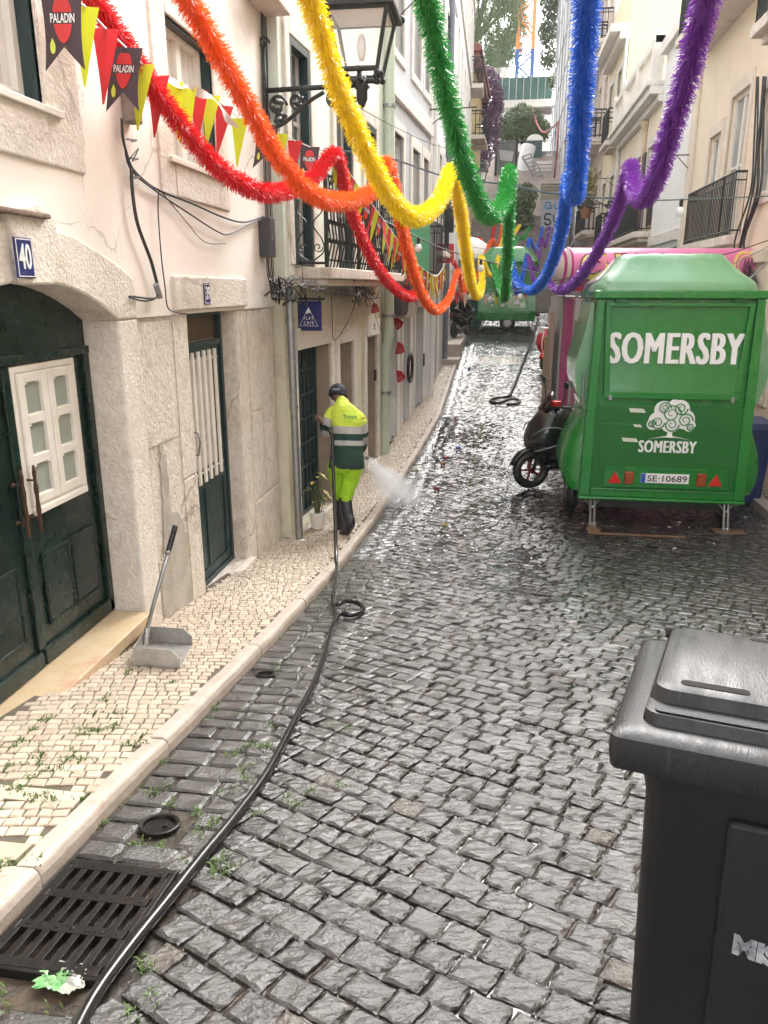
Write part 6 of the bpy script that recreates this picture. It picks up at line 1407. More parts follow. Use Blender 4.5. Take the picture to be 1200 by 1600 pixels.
q = MB(); rgp = []
for py, xl, xr, dy, ry in ((712, 517, 567, 0, .125), (722, 514.5, 567, 0, .135), (733, 514, 566, 0, .135), (742, 515, 563, .01, .12)):
    a, b = J(xl, py, dy), J(xr, py, dy); rgp.append(ell((a+b)/2, (b-a).length/2, ry, .1))
q.loft(rgp); trs = q.build('trousers', [lime], wk, smooth=True)
q = MB()
limb('trouser_leg', [J(529, 716, .0), J(527, 735, .03), J(528, 755, .07), J(531, 775, .10), J(531, 784, .10)], [.10, .10, .085, .076, .064], tf, [lime, lime, js], trs)
limb('trouser_leg', [J(553, 716, .0), J(551, 736, .0), J(546, 756, -.01), J(541, 775, -.04), J(540, 783, -.05)], [.10, .10, .085, .078, .066], tf, [lime, lime, js], trs)
boot = mat('black_rubber_boot', (.012, .014, .022), (.018, .02, .028), 9, .35)
def mkboot(pts, rads):
    return limb('boot', pts, rads, lambda s: 0, [boot], wk)
mkboot([J(539, 778, -.04), J(541, 793, -.075), J(544, 808, -.13), J(547, 817, -.17), J(543, 827, -.12), J(535, 835, -.02), J(531, 837, .02)], [.074, .070, .064, .058, .054, .046, .022])
mkboot([J(531, 779, .10), J(531, 795, .11), J(531, 812, .12), J(531, 821, .13), J(528, 825, .22), J(526, 827, .30), J(525, 827, .34)], [.066, .06, .054, .055, .048, .042, .02])
q = MB(); hc = J(528, 616, .235); pr = [(.102*math.cos(R(a)), .115*math.sin(R(a))) for a in range(-8, 90, 14)]+[(.004, .115)]
t_ = MB().lathe((0, 0, 0), [(.085, -.03), (.103, -.02)]+pr, 20); mtx = Matrix.Rotation(R(-28), 3, 'X')
for i, v in enumerate(t_.v): t_.v[i] = tuple(mtx @ Vector(v)+hc+Vector((0, 0, .005)))
capm = mat('navy_cap', (.012, .014, .03), (.017, .02, .036), 20, .75)
cp = t_.build('cap', capm, wk, smooth=True)
q = MB(); bp = []
for k in range(13):
    a = R(180*k/12); bp.append((.095*math.cos(a), .06+.13*math.sin(a), -.01-.02*math.sin(a)))
t_ = MB(); t_.prism(bp+[(-.09, .03, 0), (.09, .03, 0)], (0, 0, .008))
for i, v in enumerate(t_.v): t_.v[i] = tuple(mtx @ Vector(v)+hc)
t_.build('brim', capm, cp, fix=True)
q = MB(); a = mtx @ Vector((.0, -.098, .02)); text_on(q, 'TROÇO', .025, hc+a+Vector((-.0, -.006, .0)), (1, 0, 0), mtx @ Vector((0, .2, 1)), depth=.001); q.build('cap_print', lettering, cp)
ct = bpy.data.textures.new('cloth_folds', 'CLOUDS'); ct.noise_scale = .11; ct.noise_depth = 2
def folds(o, st):
    if o.type == 'MESH' and o.name.split('.')[0] in ('jacket', 'sleeve', 'trousers', 'trouser_leg'):
        if not o.modifiers: u_ = o.modifiers.new('s', 'SUBSURF'); u_.levels = u_.render_levels = 1
        d_ = o.modifiers.new('d', 'DISPLACE'); d_.texture = ct; d_.strength = st; d_.mid_level = .5; d_.texture_coords = 'LOCAL'
    for c in o.children: folds(c, st)
folds(wk, .034)
# spray lance in his hands
hl, hr = nodes[nv['hdl']][0], nodes[nv['hdr']][0]
q = MB(); nz = J(574, 716, .62); q.tube([hl+Vector((.02, .0, -.02)), (hl+hr)/2+Vector((0, .05, 0)), hr, nz], .016, 8); q.lathe(nz, [(.012, -.02), (.02, 0), (.012, .03)], 8); tag(q.build('spray_lance', steel, smooth=True), 'short spray lance held in front of the street cleaner', 'lance')
# ------------------------------------------------------------ tinsel garlands
def dmap(d):
    P = [(0, 2.2), (2.2, 3.4), (3, 4.1), (5, 5.4), (6.2, 7.3), (8.5, 8.7), (10.5, 9.8), (12.5, 11.2), (14.5, 14.8), (16.5, 19.2), (21, 23.5), (27, 28.6), (32, 33)]
    for (a, b), (c, e) in zip(P, P[1:]):
        if d <= c: return b+(e-b)*(d-a)/(c-a)
    return P[-1][1]
def at(px, py, d): return aty(px, py, dmap(d))
GAR = {
 'red': ((.62, .006, .012), [(95, -90, 2.3), (150, 0, 3), (215, 100, 3.45), (280, 190, 3.95), (350, 268, 4.5), (420, 300, 5.1), (485, 280, 5.75), (525, 240, 6.2), (546, 320, 7), (580, 400, 8.2), (615, 448, 10), (645, 462, 12), (661, 440, 14.5), (669, 413, 16.5), (690, 440, 18.7), (708, 408, 21), (722, 436, 23.5), (747, 374, 27), (757, 388, 29), (766, 384, 30), (774, 346, 32)]),
 'orange': ((.85, .13, .008), [(240, -95, 2.3), (295, 0, 3), (345, 88, 3.45), (392, 172, 3.95), (440, 252, 4.5), (495, 306, 5.0), (552, 312, 5.5), (590, 290, 5.9), (606, 256, 6.2), (625, 340, 7.2), (641, 405, 8.5), (660, 460, 10.5), (683, 484, 12.5), (703, 462, 14.5), (716, 423, 16.5), (724, 462, 19), (731, 428, 21), (742, 436, 23.5), (768, 376, 27), (778, 388, 29.5), (785, 348, 32)]),
 'yellow': ((.88, .60, .005), [(455, -110, 2.3), (487, 0, 3), (525, 125, 3.5), (567, 225, 4), (606, 300, 4.5), (645, 338, 5), (685, 315, 5.6), (705, 266, 6.2), (718, 320, 7), (728, 390, 8.5), (736, 440, 11), (746, 461, 13), (753, 440, 15), (752, 402, 16.5), (763, 427, 20), (773, 424, 22), (787, 372, 27), (800, 368, 29), (812, 352, 32)]),
 'green': ((.012, .25, .03), [(650, -110, 2.3), (668, 0, 3), (690, 110, 3.5), (712, 205, 4), (736, 285, 4.6), (762, 333, 5.1), (785, 318, 5.7), (796, 268, 6.2), (795, 330, 7.5), (793, 400, 9.5), (790, 450, 12), (788, 463, 13.3), (778, 440, 15), (771, 414, 16.5), (778, 460, 19), (790, 430, 21), (800, 400, 24), (808, 372, 27), (818, 372, 29.5), (827, 355, 32)]),
 'blue': ((.006, .12, .55), [(920, -110, 2.3), (917, 0, 3), (911, 110, 3.55), (905, 210, 4.2), (899, 288, 4.9), (897, 303, 5.3), (893, 285, 5.9), (889, 280, 6.2), (880, 345, 7.2), (867, 398, 8.8), (848, 438, 10.8), (828, 453, 13), (808, 440, 15), (799, 408, 16.5), (808, 458, 19), (818, 424, 21), (823, 400, 24), (828, 374, 27), (838, 390, 29.5), (848, 355, 32)]),
 'purple': ((.17, .022, .30), [(1135, -110, 2.3), (1103, 0, 3), (1078, 100, 3.5), (1048, 205, 4.1), (1022, 285, 4.8), (1002, 308, 5.25), (990, 290, 5.8), (985, 260, 6.2), (965, 325, 7.2), (936, 388, 8.8), (905, 434, 10.8), (880, 452, 13), (862, 446, 15), (852, 425, 16.5), (838, 446, 19), (826, 402, 21), (838, 420, 24), (846, 374, 27), (853, 384, 29.5), (858, 355, 32)])}
rg_ = random.Random(21)
for nm, (colr, ctl) in GAR.items():
    m = mat('tinsel_'+nm, colr, tuple(min(.95, c*1.35+.01) for c in colr), 40, .28, spec=.6, island=.6)
    pp_ = m.node_tree.nodes['Principled BSDF']; N, L = m.node_tree.nodes, m.node_tree.links
    tl = N.new('ShaderNodeBsdfTranslucent'); tl.inputs['Color'].default_value = (*[min(1, c*1.3) for c in colr], 1); ms = N.new('ShaderNodeMixShader'); ms.inputs[0].default_value = .28
    out = N['Material Output']; L.new(pp_.outputs[0], ms.inputs[1]); L.new(tl.outputs[0], ms.inputs[2]); L.new(ms.outputs[0], out.inputs['Surface'])
    path = cr([at(*c) for c in ctl], 14); path = resample(path, .02)
    q = MB(); q.tube(resample(path, .06), .026, 8); vv, ff = [], []
    n = len(path); acc = 0
    for i in range(n-1):
        p0, p1 = path[i], path[i+1]; t = (p1-p0); ln = t.length
        if ln < 1e-6: continue
        t.normalize(); u = t.orthogonal().normalized(); v = t.cross(u); dist = p0.y
        cnt = 84 if dist < 8 else 42 if dist < 13 else 12; wd_ = .0019 if dist < 8 else .0028 if dist < 13 else .007
        for k in range(cnt):
            a = rg_.uniform(0, 6.283); s = rg_.random(); c = p0+(p1-p0)*s
            rad = u*math.cos(a)+v*math.sin(a); lean = rg_.gauss(.25, .35); tip = (rad+t*lean+Vector((0, 0, -.12))).normalized(); r = .074*rg_.uniform(.66, 1.1)
            sd_ = tip.cross(Vector((rg_.gauss(0, 1), rg_.gauss(0, 1), rg_.gauss(0, 1)))).normalized()*wd_
            b0_ = c+rad*.015; mid = c+tip*r*.6; e = c+tip*r+rad.cross(t)*rg_.gauss(0, .012)-Vector((0, 0, .006))
            j = len(vv); vv += [b0_-sd_*.6, b0_+sd_*.6, mid+sd_, mid-sd_, e+sd_*.8, e-sd_*.8]; ff += [(j, j+1, j+2, j+3), (j+3, j+2, j+4, j+5)]
    q.add(vv, ff)
    tag(q.build('tinsel_garland', m), 'fluffy %s tinsel garland strung in loops along the street' % nm, 'garland', 'rainbow tinsel garlands over the street')

# ------------------------------------------------------------ bunting
fdark = fabr('dark_pennant_cloth', (.055, .035, .04)); fyel = fabr('lime_pennant_cloth', (.52, .56, .02)); fred = fabr('red_pennant_cloth', (.52, .022, .03)); ftan = fabr('tan_pennant_cloth', (.55, .40, .25)); fwh = fabr('white_tape', (.75, .73, .72))
for m in (fdark, fyel, fred, ftan, cred):
    N, L = m.node_tree.nodes, m.node_tree.links; tl = N.new('ShaderNodeBsdfTranslucent'); tl.inputs['Color'].default_value = m.node_tree.nodes['Mix'].inputs[6].default_value; ms = N.new('ShaderNodeMixShader'); ms.inputs[0].default_value = .3
    L.new(N['Principled BSDF'].outputs[0], ms.inputs[1]); L.new(tl.outputs[0], ms.inputs[2]); L.new(ms.outputs[0], N['Material Output'].inputs['Surface'])
drop = mat('lime_print', (.62, .66, .08), (.58, .62, .06)); redp_ = mat('red_print', (.60, .03, .03), (.52, .02, .02))
def flag(root, c, ex, ey, W, H, kind, rnd_):
    # c: middle of the top edge; ex along the top, ey downwards; a gently curled cloth
    nrm = ex.cross(ey).normalized(); n = 6; cur = rnd_.uniform(-.18, .18)*H; tw = rnd_.uniform(-.25, .25)
    def S_(s, t):   # s -1..1 across, t 0..1 down
        return c+ex*(s*W/2)+ey*(t*H)+nrm*(cur*t*t*.8+tw*s*t*W*.4+.02*math.sin(s*3+t*4)*W*2*t)
    q = MB(); rows = []
    for i in range(n+1):
        t = i/n; w_ = (1-.93*t) if kind != 'd' else (1.0-.25*t*(1-t)*2)
        rows.append([S_(-w_, t), S_(-w_*.5, t), S_(0, t if kind != 'd' or t < .7 else .7), S_(w_*.5, t if kind != 'd' or t < .85 else .85), S_(w_, t)] if kind == 'd' else [S_(-w_, t), S_(0, t), S_(w_, t)])
        if kind == 'd': rows[-1][1] = S_(-w_*.5, min(t, .85))
    for a, b in zip(rows, rows[1:]):
        for j in range(len(a)-1): q.quad(a[j], a[j+1], b[j+1], b[j])
    o = q.build('pennant', {'d': fdark, 'y': fyel, 'r': fred, 't': ftan}[kind], root, smooth=True)
    if kind == 'd' and W > .12:
        for off in (-.004, .004):
          for lo_, hi_ in ((0, 5), (9, 16)):
            q = MB()
            for k in range(lo_, hi_):
                t0, t1 = .10+.56*k/16, .10+.56*(k+1)/16
                hw = lambda t: .46*math.sqrt(max(0, 1-((t-.36)/.29)**2))*(1-.35*(t-.36))
                for j in range(4): q.quad(*[S_(a*hw(b), b)+nrm*off for a, b in ((-1+.5*j, t0), (-.5+.5*j, t0), (-.5+.5*j, t1), (-1+.5*j, t1))])
            q.build('print', redp_, o)
        for off in (-.004, .004):
            q = MB(); q.quad(*[S_(-.55+.13*math.cos(a), .70-.085*math.sin(a)-.03*(math.sin(a) > .9)) for a in [2*math.pi*k/12 for k in range(12)]])
            q.v = [tuple(Vector(v)+nrm*off*1.2) for v in q.v]; q.build('drop', drop, o)
        for off in (-.004, .004):
            vs, fs = text_mesh('PALADIN', .2, depth=.0, bold=.004); x0, x1 = min(v.x for v in vs), max(v.x for v in vs); y0, y1 = min(v.y for v in vs), max(v.y for v in vs)
            q = MB(); q.add([S_(((v.x-x0)/(x1-x0)-.5)*1.15, .345-((v.y-y0)/(y1-y0)-.5)*.115)+nrm*off*1.25 for v in vs], fs); q.build('lettering', lettering, o)
def bunting(label, ctl, step, kinds, W, H, seed, face=.75, lean=-.25):
    rnd_ = random.Random(seed); P = resample(cr([aty(*c) for c in ctl], 12), step)
    t = thing('bunting', label, 'bunting', P[0], 'pennant strings over the street')
    q = MB(); q.tube(P, .006, 5); q.build('cord', fwh, t)
    for i in range(len(P)-1):
        cdv = (P[i+1]-P[i]).normalized(); k = kinds[i % len(kinds)]
        if k == '-': continue
        ex = (Vector((1, 0, 0))*face*rnd_.uniform(.7, 1.1)+cdv*(1-face)+Vector((0, 0, cdv.z*.3))).normalized(); ey = Vector((lean+rnd_.gauss(0, .10), rnd_.gauss(0, .14), -1)).normalized(); ey = (ey-ex*ey.dot(ex)*.6).normalized()
        flag(t, P[i], ex, ey, W*(1.0 if k == 'd' else .72), H*(1.0 if k == 'd' else 1.08), k, rnd_)
    return t
bunting('string of dark, lime and red pennants at the upper left behind the red garland', [(45, -70, 3.2), (98, -14, 3.45), (130, 8, 3.65), (158, 38, 3.85), (192, 70, 4.1), (237, 112, 4.5), (285, 135, 5.0), (335, 152, 5.6), (375, 185, 6.0), (430, 205, 6.6), (480, 228, 7.1), (523, 240, 7.5)], .235, '-dyrdyryyryry', .175, .30, 4, .85, -.3)
bunting('string of pennants bunched above the red garland past the balcony', [(524, 238, 7.5), (556, 285, 8.1), (600, 345, 9.0), (640, 400, 10.2), (672, 428, 11.5), (684, 430, 13.5), (696, 412, 17)], .13, 'ydryryrydr', .19, .31, 6, .12, -.03)
bunting('faded string of small tan and white pennants far away on the right', [(700, 452, 20), (740, 462, 21), (790, 458, 22), (840, 440, 23), (880, 400, 23), (905, 362, 23)], .42, 'trt-tyt', .2, .3, 9, .8, 0)
q = MB(); tp_ = [aty(*c) for c in ((262, 118, 4.7), (290, 132, 4.95), (318, 140, 5.2), (345, 165, 5.5), (372, 197, 5.85))]; P = cr(tp_, 6)
for i in range(len(P)-1):
    a = .035+.02*math.sin(i*.7); b = .035+.02*math.sin((i+1)*.7); u1 = Vector((math.sin(i*.5)*.6, 0, -1)).normalized(); u2 = Vector((math.sin((i+1)*.5)*.6, 0, -1)).normalized(); q.quad(P[i], P[i+1], P[i+1]+u2*b, P[i]+u1*a)
tag(q.build('twisted_tape', fwh, smooth=True), 'twisted white tape tangled in the pennants behind the red garland', 'tape')

# ------------------------------------------------------------ festoon cables with bulbs
bulbm = mat('white_bulb', (.75, .75, .73), (.72, .72, .70), 4, .2)
def festoon(label, ctl, bulbs, r=.008, m=None, br=.045):
    P = cr([aty(*c) for c in ctl], 10); t = thing('festoon_cable', label, 'light string', P[0], 'festoon cables across the street')
    q = MB(); q.tube(P, r, 6); q.build('cable', m or cable, t)
    for s in bulbs:
        p = P[min(len(P)-1, int(s*(len(P)-1)))]
        q = MB(); q.lathe(p-Vector((0, 0, .075)), [(.012, 0), (.02, .005), (.022, .07), (.012, .085)], 8); so2 = q.build('socket', blackrub, t)
        q = MB(); q.ball(p-Vector((0, 0, .075+br*1.05)), br, 8, sc=(1, 1, 1.2)); q.build('bulb', bulbm, so2, smooth=True)
festoon('blue grey cable strung across the street holding the first garland peaks', [(508, 232, 8.8), (600, 245, 7.6), (700, 277, 7.35), (790, 288, 7.4), (870, 303, 7.5), (985, 312, 8), (1065, 312, 9.2), (1210, 306, 11)], [.12, .36, .86], .008, mat('blue_grey_cable', (.12, .17, .20), (.09, .13, .16)))
festoon('black festoon cable with white bulbs dipping above the far trailer', [(560, 318, 10.0), (600, 345, 9.6), (686, 386, 10.6), (730, 400, 11.5), (777, 412, 12.5), (850, 428, 13.5), (905, 432, 14), (1000, 400, 15)], [.08, .24, .50, .7, .82])
festoon('thin black festoon cable in front of the pink sign', [(706, 452, 16), (757, 455, 15), (815, 450, 13), (880, 436, 11.7), (965, 420, 11.3), (1050, 405, 11), (1130, 398, 11), (1210, 372, 11.2)], [.1, .25, .47, .62, .86], .006)
festoon('far thin cable with little bulbs behind the green garland', [(690, 440, 24), (745, 458, 22), (800, 455, 20), (868, 447, 19), (930, 400, 20)], [.2, .35, .55, .8], .01, greycable, .07)
for ctl, lab, rr_ in (([(690, 335, 26), (760, 348, 26), (830, 350, 26), (900, 340, 26)], 'pale thin wire across the far end of the street', .008), ([(700, 380, 27), (790, 392, 27), (880, 386, 27)], 'second pale thin wire just above the far trailer', .008), ([(700, 228, 34), (780, 224, 34), (860, 220, 34)], 'dark wire across the brown slope at the far end', .014), ([(1080, 433, 11), (1140, 415, 11.3), (1210, 380, 11.6)], 'pale wire from the pink sign up to the peach house', .006), ([(1130, 470, 10.6), (1160, 445, 10.9), (1205, 405, 11.5)], 'thick pale cable behind the near trailer roof', .012), ([(505, 135, 9), (620, 200, 12), (700, 232, 16), (770, 238, 24)], 'thin dark wire running down the street on the left', .005)):
    q = MB(); q.tube(cr([aty(*c) for c in ctl], 8), rr_, 5); tag(q.build('overhead_wire', greycable if 'pale' in lab else cable), lab, 'wire', 'loose wires over the street')
vert = []
rc = random.Random(12)
for k in range(5):
    pts = []
    for py in (120, 220, 300, 370, 400, 440, 470): u, z = F7.hit(1196-(py-120)*.045-k*2.5-(20 if 360 < py < 440 else 0)+rc.gauss(0, 2), py, .08); pts.append(F7.p(u, z, .08+.01*k))
    vert.append((pts, rc.uniform(.008, .02)))
cable_thing('wall_cable', 'thick black cables hanging down the peach house at the right edge', 'cable', vert, cable)

# ------------------------------------------------------------ far end: staircase, slope, trees, building site
sm = mat('brown_stair_stone', (.27, .23, .20), (.19, .165, .145), 3, .85, bump=.3, bscale=12, c3=(.36, .31, .27), s3=5, t3=(.5, .7), bdist=.02)
t = thing('stone_staircase', 'wide brown stone staircase climbing behind the far green trailer', 'staircase', (1, 31.5, 1.85))
q = MB(); ns = 22
for i in range(ns):
    y = 31.5+8.5*i/ns; z = 1.85+4.15*(i+1)/ns; q.box(-1.44, 3.69, y, 40.2, z-4.15/ns+.001, z); 
q.build('steps', sm, t, bevel=.015)
q = MB(); q.tube([(3.0, 31.6, 2.9), (3.0, 40, 7.05)], .03, 6)
for k in range(6): q.tube([(3.0, 31.8+1.62*k, 1.9+.8*k), (3.0, 31.8+1.62*k, 2.95+.8*k)], .022, 6)
q.build('handrail', iron, t)
q = MB(); pm = mat('brown_paved_slope', (.27, .21, .175), (.17, .135, .115), 5, .8, bump=.8, bscale=9, bdist=.06, c3=(.34, .28, .24), s3=9, t3=(.5, .65))
prev = None
for y in [40, 42, 44, 46, 48, 50.5]:
    row = [(-1.46, y, Gs(y)+.06+(y-40)*.0), (3.6, y, Gs(y)+.06)]
    if prev: q.quad(prev[0], prev[1], row[1], row[0])
    prev = row
q.quad((-1.46, 40, 5.5), (3.6, 40, 5.5), (3.6, 40, Gs(40)+.06), (-1.46, 40, Gs(40)+.06))
tag(q.build('paved_slope', pm), kind='structure')
lr = random.Random(33)
def crown(name, blobs, n, size, mats_, root, droop=.3):
    q = MB(); tot = sum(b[1][0]*b[1][1]*b[1][2] for b in blobs)
    for c, rad in blobs:
        k = int(n*rad[0]*rad[1]*rad[2]/tot); c = Vector(c)
        for _ in range(k):
            d = Vector((lr.gauss(0, 1), lr.gauss(0, 1), lr.gauss(0, 1))).normalized()*(lr.random()**.45)
            p = c+Vector((d.x*rad[0], d.y*rad[1], d.z*rad[2])); a = Vector((lr.gauss(0, 1), lr.gauss(0, 1), lr.gauss(0, 1)-droop)).normalized(); b = a.orthogonal().normalized(); s = size*lr.uniform(.6, 1.3)
            q.add([p-a*s, p+b*s*.42, p+a*s, p-b*s*.42], [(0, 1, 2, 3)], lr.choice(range(len(mats_))))
    return q.build(name, mats_, root)
def leafm(nm, c):
    m = mat(nm, c, tuple(x*.6 for x in c), 2.5, .5, island=.6); return m
la, lb_, lc = leafm('leaf_dark', (.06, .12, .03)), leafm('leaf_mid', (.10, .17, .05)), leafm('leaf_olive', (.17, .20, .06))
bark = mat('bark', (.14, .11, .085), (.09, .07, .055), 9, .9, bump=.5)
def tree(label, name, base, top, blobs, n, size, mats_, r=.14):
    t = thing(name, label, 'tree' if 'tree' in name else 'bush', base); base = Vector(base); top = Vector(top); q = MB(); q.tube(cr([base-Vector((0, 0, .3)), base.lerp(top, .4)+Vector((.08, 0, 0)), top], 5), [r*(1-.06*i) for i in range(11)], 8)
    for c, rad in blobs: q.tube(cr([base.lerp(top, .55), (base.lerp(top, .8)+Vector(c))/2, c], 4), [r*.5*(1-.09*i) for i in range(9)], 6)
    q.build('trunk', bark, t, smooth=True); crown('crown', blobs, n, size, mats_, t); return t
b = aty(805, 345, 38.5); c = aty(808, 320, 38.5)
tree('rounded green bush on the staircase beside the graffiti wall', 'leafy_bush', (b.x, 38.5, 5.2), c, [((c.x, 38.5, c.z), (.85, .8, .75)), ((c.x-.4, 38.5, c.z+.5), (.55, .6, .5)), ((c.x+.35, 38.5, c.z+.45), (.6, .6, .5)), ((c.x+.1, 38.3, c.z-.7), (.75, .6, .6)), ((c.x-.35, 38.5, c.z+1.0), (.25, .3, .3))], 6500, .085, [la, lb_, lc], .08)
b = aty(815, 215, 52); c = aty(817, 195, 52)
tree('round orange tree with bright top leaves in front of the blue crane mast', 'orange_tree', (b.x, 52, Gs(52)), (c.x, 52, c.z), [((c.x, 52, c.z+.15), (1.3, 1.2, .85)), ((c.x-.85, 52, c.z-.25), (.85, .8, .7)), ((c.x+.85, 52, c.z-.35), (.9, .8, .75)), ((c.x, 51.6, c.z-.5), (1.2, .8, .7)), ((c.x-.1, 52, c.z+.8), (.6, .6, .4))], 7500, .12, [la, lb_, lc], .12)
# weeping tree: strands
c = aty(757, 30, 50); t = thing('weeping_tree', 'tall pale green weeping tree hanging over the purple blossom at the top left', 'tree', (-2.2, 51, Gs(51)))
q = MB(); q.tube(cr([(-2.4, 51, Gs(51)-.3), (-2.2, 51, 15), (-1.6, 50.5, 18), (-.6, 50, 20.4)], 6), [.3-.011*i for i in range(19)], 8)
for k in range(7): q.tube(cr([(-2.0, 51, 16.5), (-2.2+.5*k, 50.5+lr.gauss(0, .4), 19+lr.random()), (-2.4+.75*k, 50+lr.gauss(0, .6), 20.5+lr.gauss(0, .5))], 5), [.10-.007*i for i in range(11)], 6)
q.build('trunk', bark, t, smooth=True)
q = MB(); q2 = MB(); wm = [leafm('weeping_leaf', (.14, .22, .07)), leafm('weeping_leaf_pale', (.21, .28, .11)), leafm('weeping_leaf_deep', (.08, .15, .04))]
for k in range(620):
    x, y = lr.uniform(-3.0, .75), lr.gauss(49.5, .8); z = lr.uniform(16.2, 22.5) if x < -.2 else lr.uniform(18, 22.5)
    L_ = lr.uniform(1.6, 3.4)*(1.1 if x < -.4 else .8); mi = lr.choice((0, 0, 1, 2)); sw = lr.gauss(0, .12)
    p = Vector((x, y, z))
    for s in range(int(L_/.07)):
        p = p+Vector((sw*.07+lr.gauss(0, .014), lr.gauss(0, .014), -.07)); 
        for sd in (-1, 1): a = Vector((sd*.7+lr.gauss(0, .3), lr.gauss(0, .5), -1)).normalized()*lr.uniform(.07, .13); bb = a.orthogonal().normalized()*.018; q.add([p, p+a*.5+bb, p+a, p+a*.5-bb], [(0, 1, 2, 3)], mi)
q.build('crown', wm, t)
c = aty(788, 75, 68); tree('darker green tree behind the orange crane mast', 'broadleaf_tree', (-.6, 68, Gs(68)), (c.x, 68, c.z-1), [((c.x, 68, c.z), (1.5, 1.0, 1.5)), ((c.x+1.0, 68, c.z+1.4), (1.0, .9, 1.0)), ((c.x-.8, 68, c.z-1), (1.1, .8, .9)), ((c.x+.3, 68, c.z+3.2), (1.6, 1, 1.3))], 5200, .17, [la, lb_], .25)
c = aty(858, 40, 57); tree('green tree at the top edge beside the scaffold netting', 'broadleaf_tree', (4.6, 58.6, Gs(58)), (c.x+.6, 58.2, c.z-1), [((c.x, 58, c.z), (.8, .8, 1.0)), ((c.x+.3, 58, c.z+1.6), (1.0, .9, 1.0)), ((c.x+.1, 58, c.z-1.6), (.6, .7, .8)), ((c.x+.5, 58, c.z-3), (.4, .5, .6))], 4200, .13, [la, lb_, lc], .16)
c = aty(762, 170, 44); pm1, pm2, pm3 = leafm('magenta_blossom', (.24, .05, .20)), leafm('purple_blossom', (.15, .035, .13)), leafm('dull_leaf', (.07, .055, .05))
t = thing('bougainvillea', 'hanging purple bougainvillea below the weeping tree at the far left', 'plant', (-1.3, 44.6, Gs(44))); blobs = [((c.x, 44.5, c.z), (.85, .6, 1.5)), ((c.x+.15, 44.5, c.z-1.2), (.55, .5, 1.2)), ((c.x-.2, 44.5, c.z+1.4), (.8, .6, .7)), ((c.x-.1, 44.4, c.z-2.2), (.4, .4, .8)), ((c.x+.5, 44.4, c.z+.5), (.35, .4, .8))]
q = MB(); q.tube(cr([(-1.3, 44.8, Gs(44)-.2), (-1.2, 44.7, c.z-2), (c.x, 44.6, c.z+1)], 5), .07, 6); q.build('stem', bark, t); crown('blossom', blobs, 8000, .085, [pm1, pm2, pm3, pm2], t, .8)
c = aty(915, 300, 26); t = thing('balcony_plant', 'yellow green plant hanging from the right wall behind the blue garland', 'plant', (3.4, 26, c.z-1)); crown('leaves', [((c.x, 26, c.z), (.35, .3, .55)), ((c.x+.1, 26, c.z+.4), (.25, .25, .35))], 900, .06, [lc, leafm('yellow_leaf', (.35, .28, .05))], t)
q = MB(); q.lathe((c.x+.05, 26, c.z-.75), [(.12, 0), (.2, .3), (.22, .32), (.1, .3)], 10); q.build('pot', mat('terracotta', (.35, .16, .09), (.28, .13, .07)), t)
# crane mast
t = thing('tower_crane', 'lattice crane mast, blue below and orange above, behind the orange tree', 'crane', (1.3, 62, Gs(62))); ca_, cb_ = aty(807, 120, 62), aty(831, 120, 62)
def lattice(q, x0, x1, y0, y1, z0, z1, n):
    for x in (x0, x1):
        for y in (y0, y1): q.box(x-.13, x+.13, y-.13, y+.13, z0, z1)
    for i in range(n):
        a, b = z0+(z1-z0)*i/n, z0+(z1-z0)*(i+1)/n
        if i % 2: a, b = b, a
        for y in (y0, y1): q.tube([(x0, y, a), (x1, y, b)], .065, 6); q.tube([(x0, y, max(a, b)), (x1, y, max(a, b))], .035, 6)
        for x in (x0, x1): q.tube([(x, y0, a), (x, y1, b)], .05, 6)
zs = aty(815, 78, 62).z
q = MB(); lattice(q, ca_.x, cb_.x, 62, 63.3, Gs(62), zs, 7); q.build('blue_section', mat('crane_blue', (.03, .10, .32), (.03, .09, .28)), t)
q = MB(); lattice(q, ca_.x, cb_.x, 62, 63.3, zs+.02, zs+12, 10); q.build('orange_section', mat('crane_orange', (.62, .22, .04), (.55, .19, .04)), t)
# building site
def slab(px0, py0, px1, py1, y, th, m, name, label, cat, extra=None, seg=0):
    a, b = aty(px0, py0, y), aty(px1, py1, y); q = MB(); t = thing(name, label, cat, ((a.x+b.x)/2, y, b.z)); q.box(a.x, b.x, y, y+th, b.z, a.z); q.build('panel', m, t, bevel=.01); return t, a, b
t, a, b = slab(774, 122, 862, 156, 60, .08, mat('green_site_tarp', (.035, .10, .085), (.045, .13, .11), 1.2, .75, bump=.5, bscale=1.5, bdist=.2), 'site_hoarding', 'dark green tarpaulin hoarding behind the crane mast', 'hoarding')
q = MB()
for k in range(9): q.tube([(a.x+(b.x-a.x)*k/8, 59.96, b.z-.2), (a.x+(b.x-a.x)*k/8, 59.96, a.z+.1)], .03, 6)
q.build('posts', steel, t)
t, a, b = slab(774, 157, 864, 166, 59.4, 1.2, whiteb, 'concrete_terrace', 'white concrete terrace edge below the green tarpaulin', 'wall')
q = MB(); c0, c1 = aty(774, 166, 59.6), aty(864, 215, 59.6); q.box(c0.x, c1.x, 59.7, 60.6, c1.z-1.5, c0.z-.001); q.build('wall', whitep, t)
q = MB(); 
for k in range(5): c0, c1 = aty(838, 170, 59.5), aty(862, 178, 59.5); q.box(c0.x, c1.x, 59.5, 59.6, c1.z+.08*k, c1.z+.08*k+.05)
q.build('louvre', mat('brown_louvre', (.12, .09, .08), (.09, .07, .06)), t)
t, a, b = slab(772, 106, 796, 124, 66, 5, whitep, 'white_building', 'low white building just above the green tarpaulin', 'building')
t, a, b = slab(796, 212, 809, 268, 45, .08, mat('brown_post_board', (.20, .15, .13), (.15, .11, .1)), 'site_post', 'brown timber post panel at the foot of the orange tree', 'post') if False else (None, None, None)
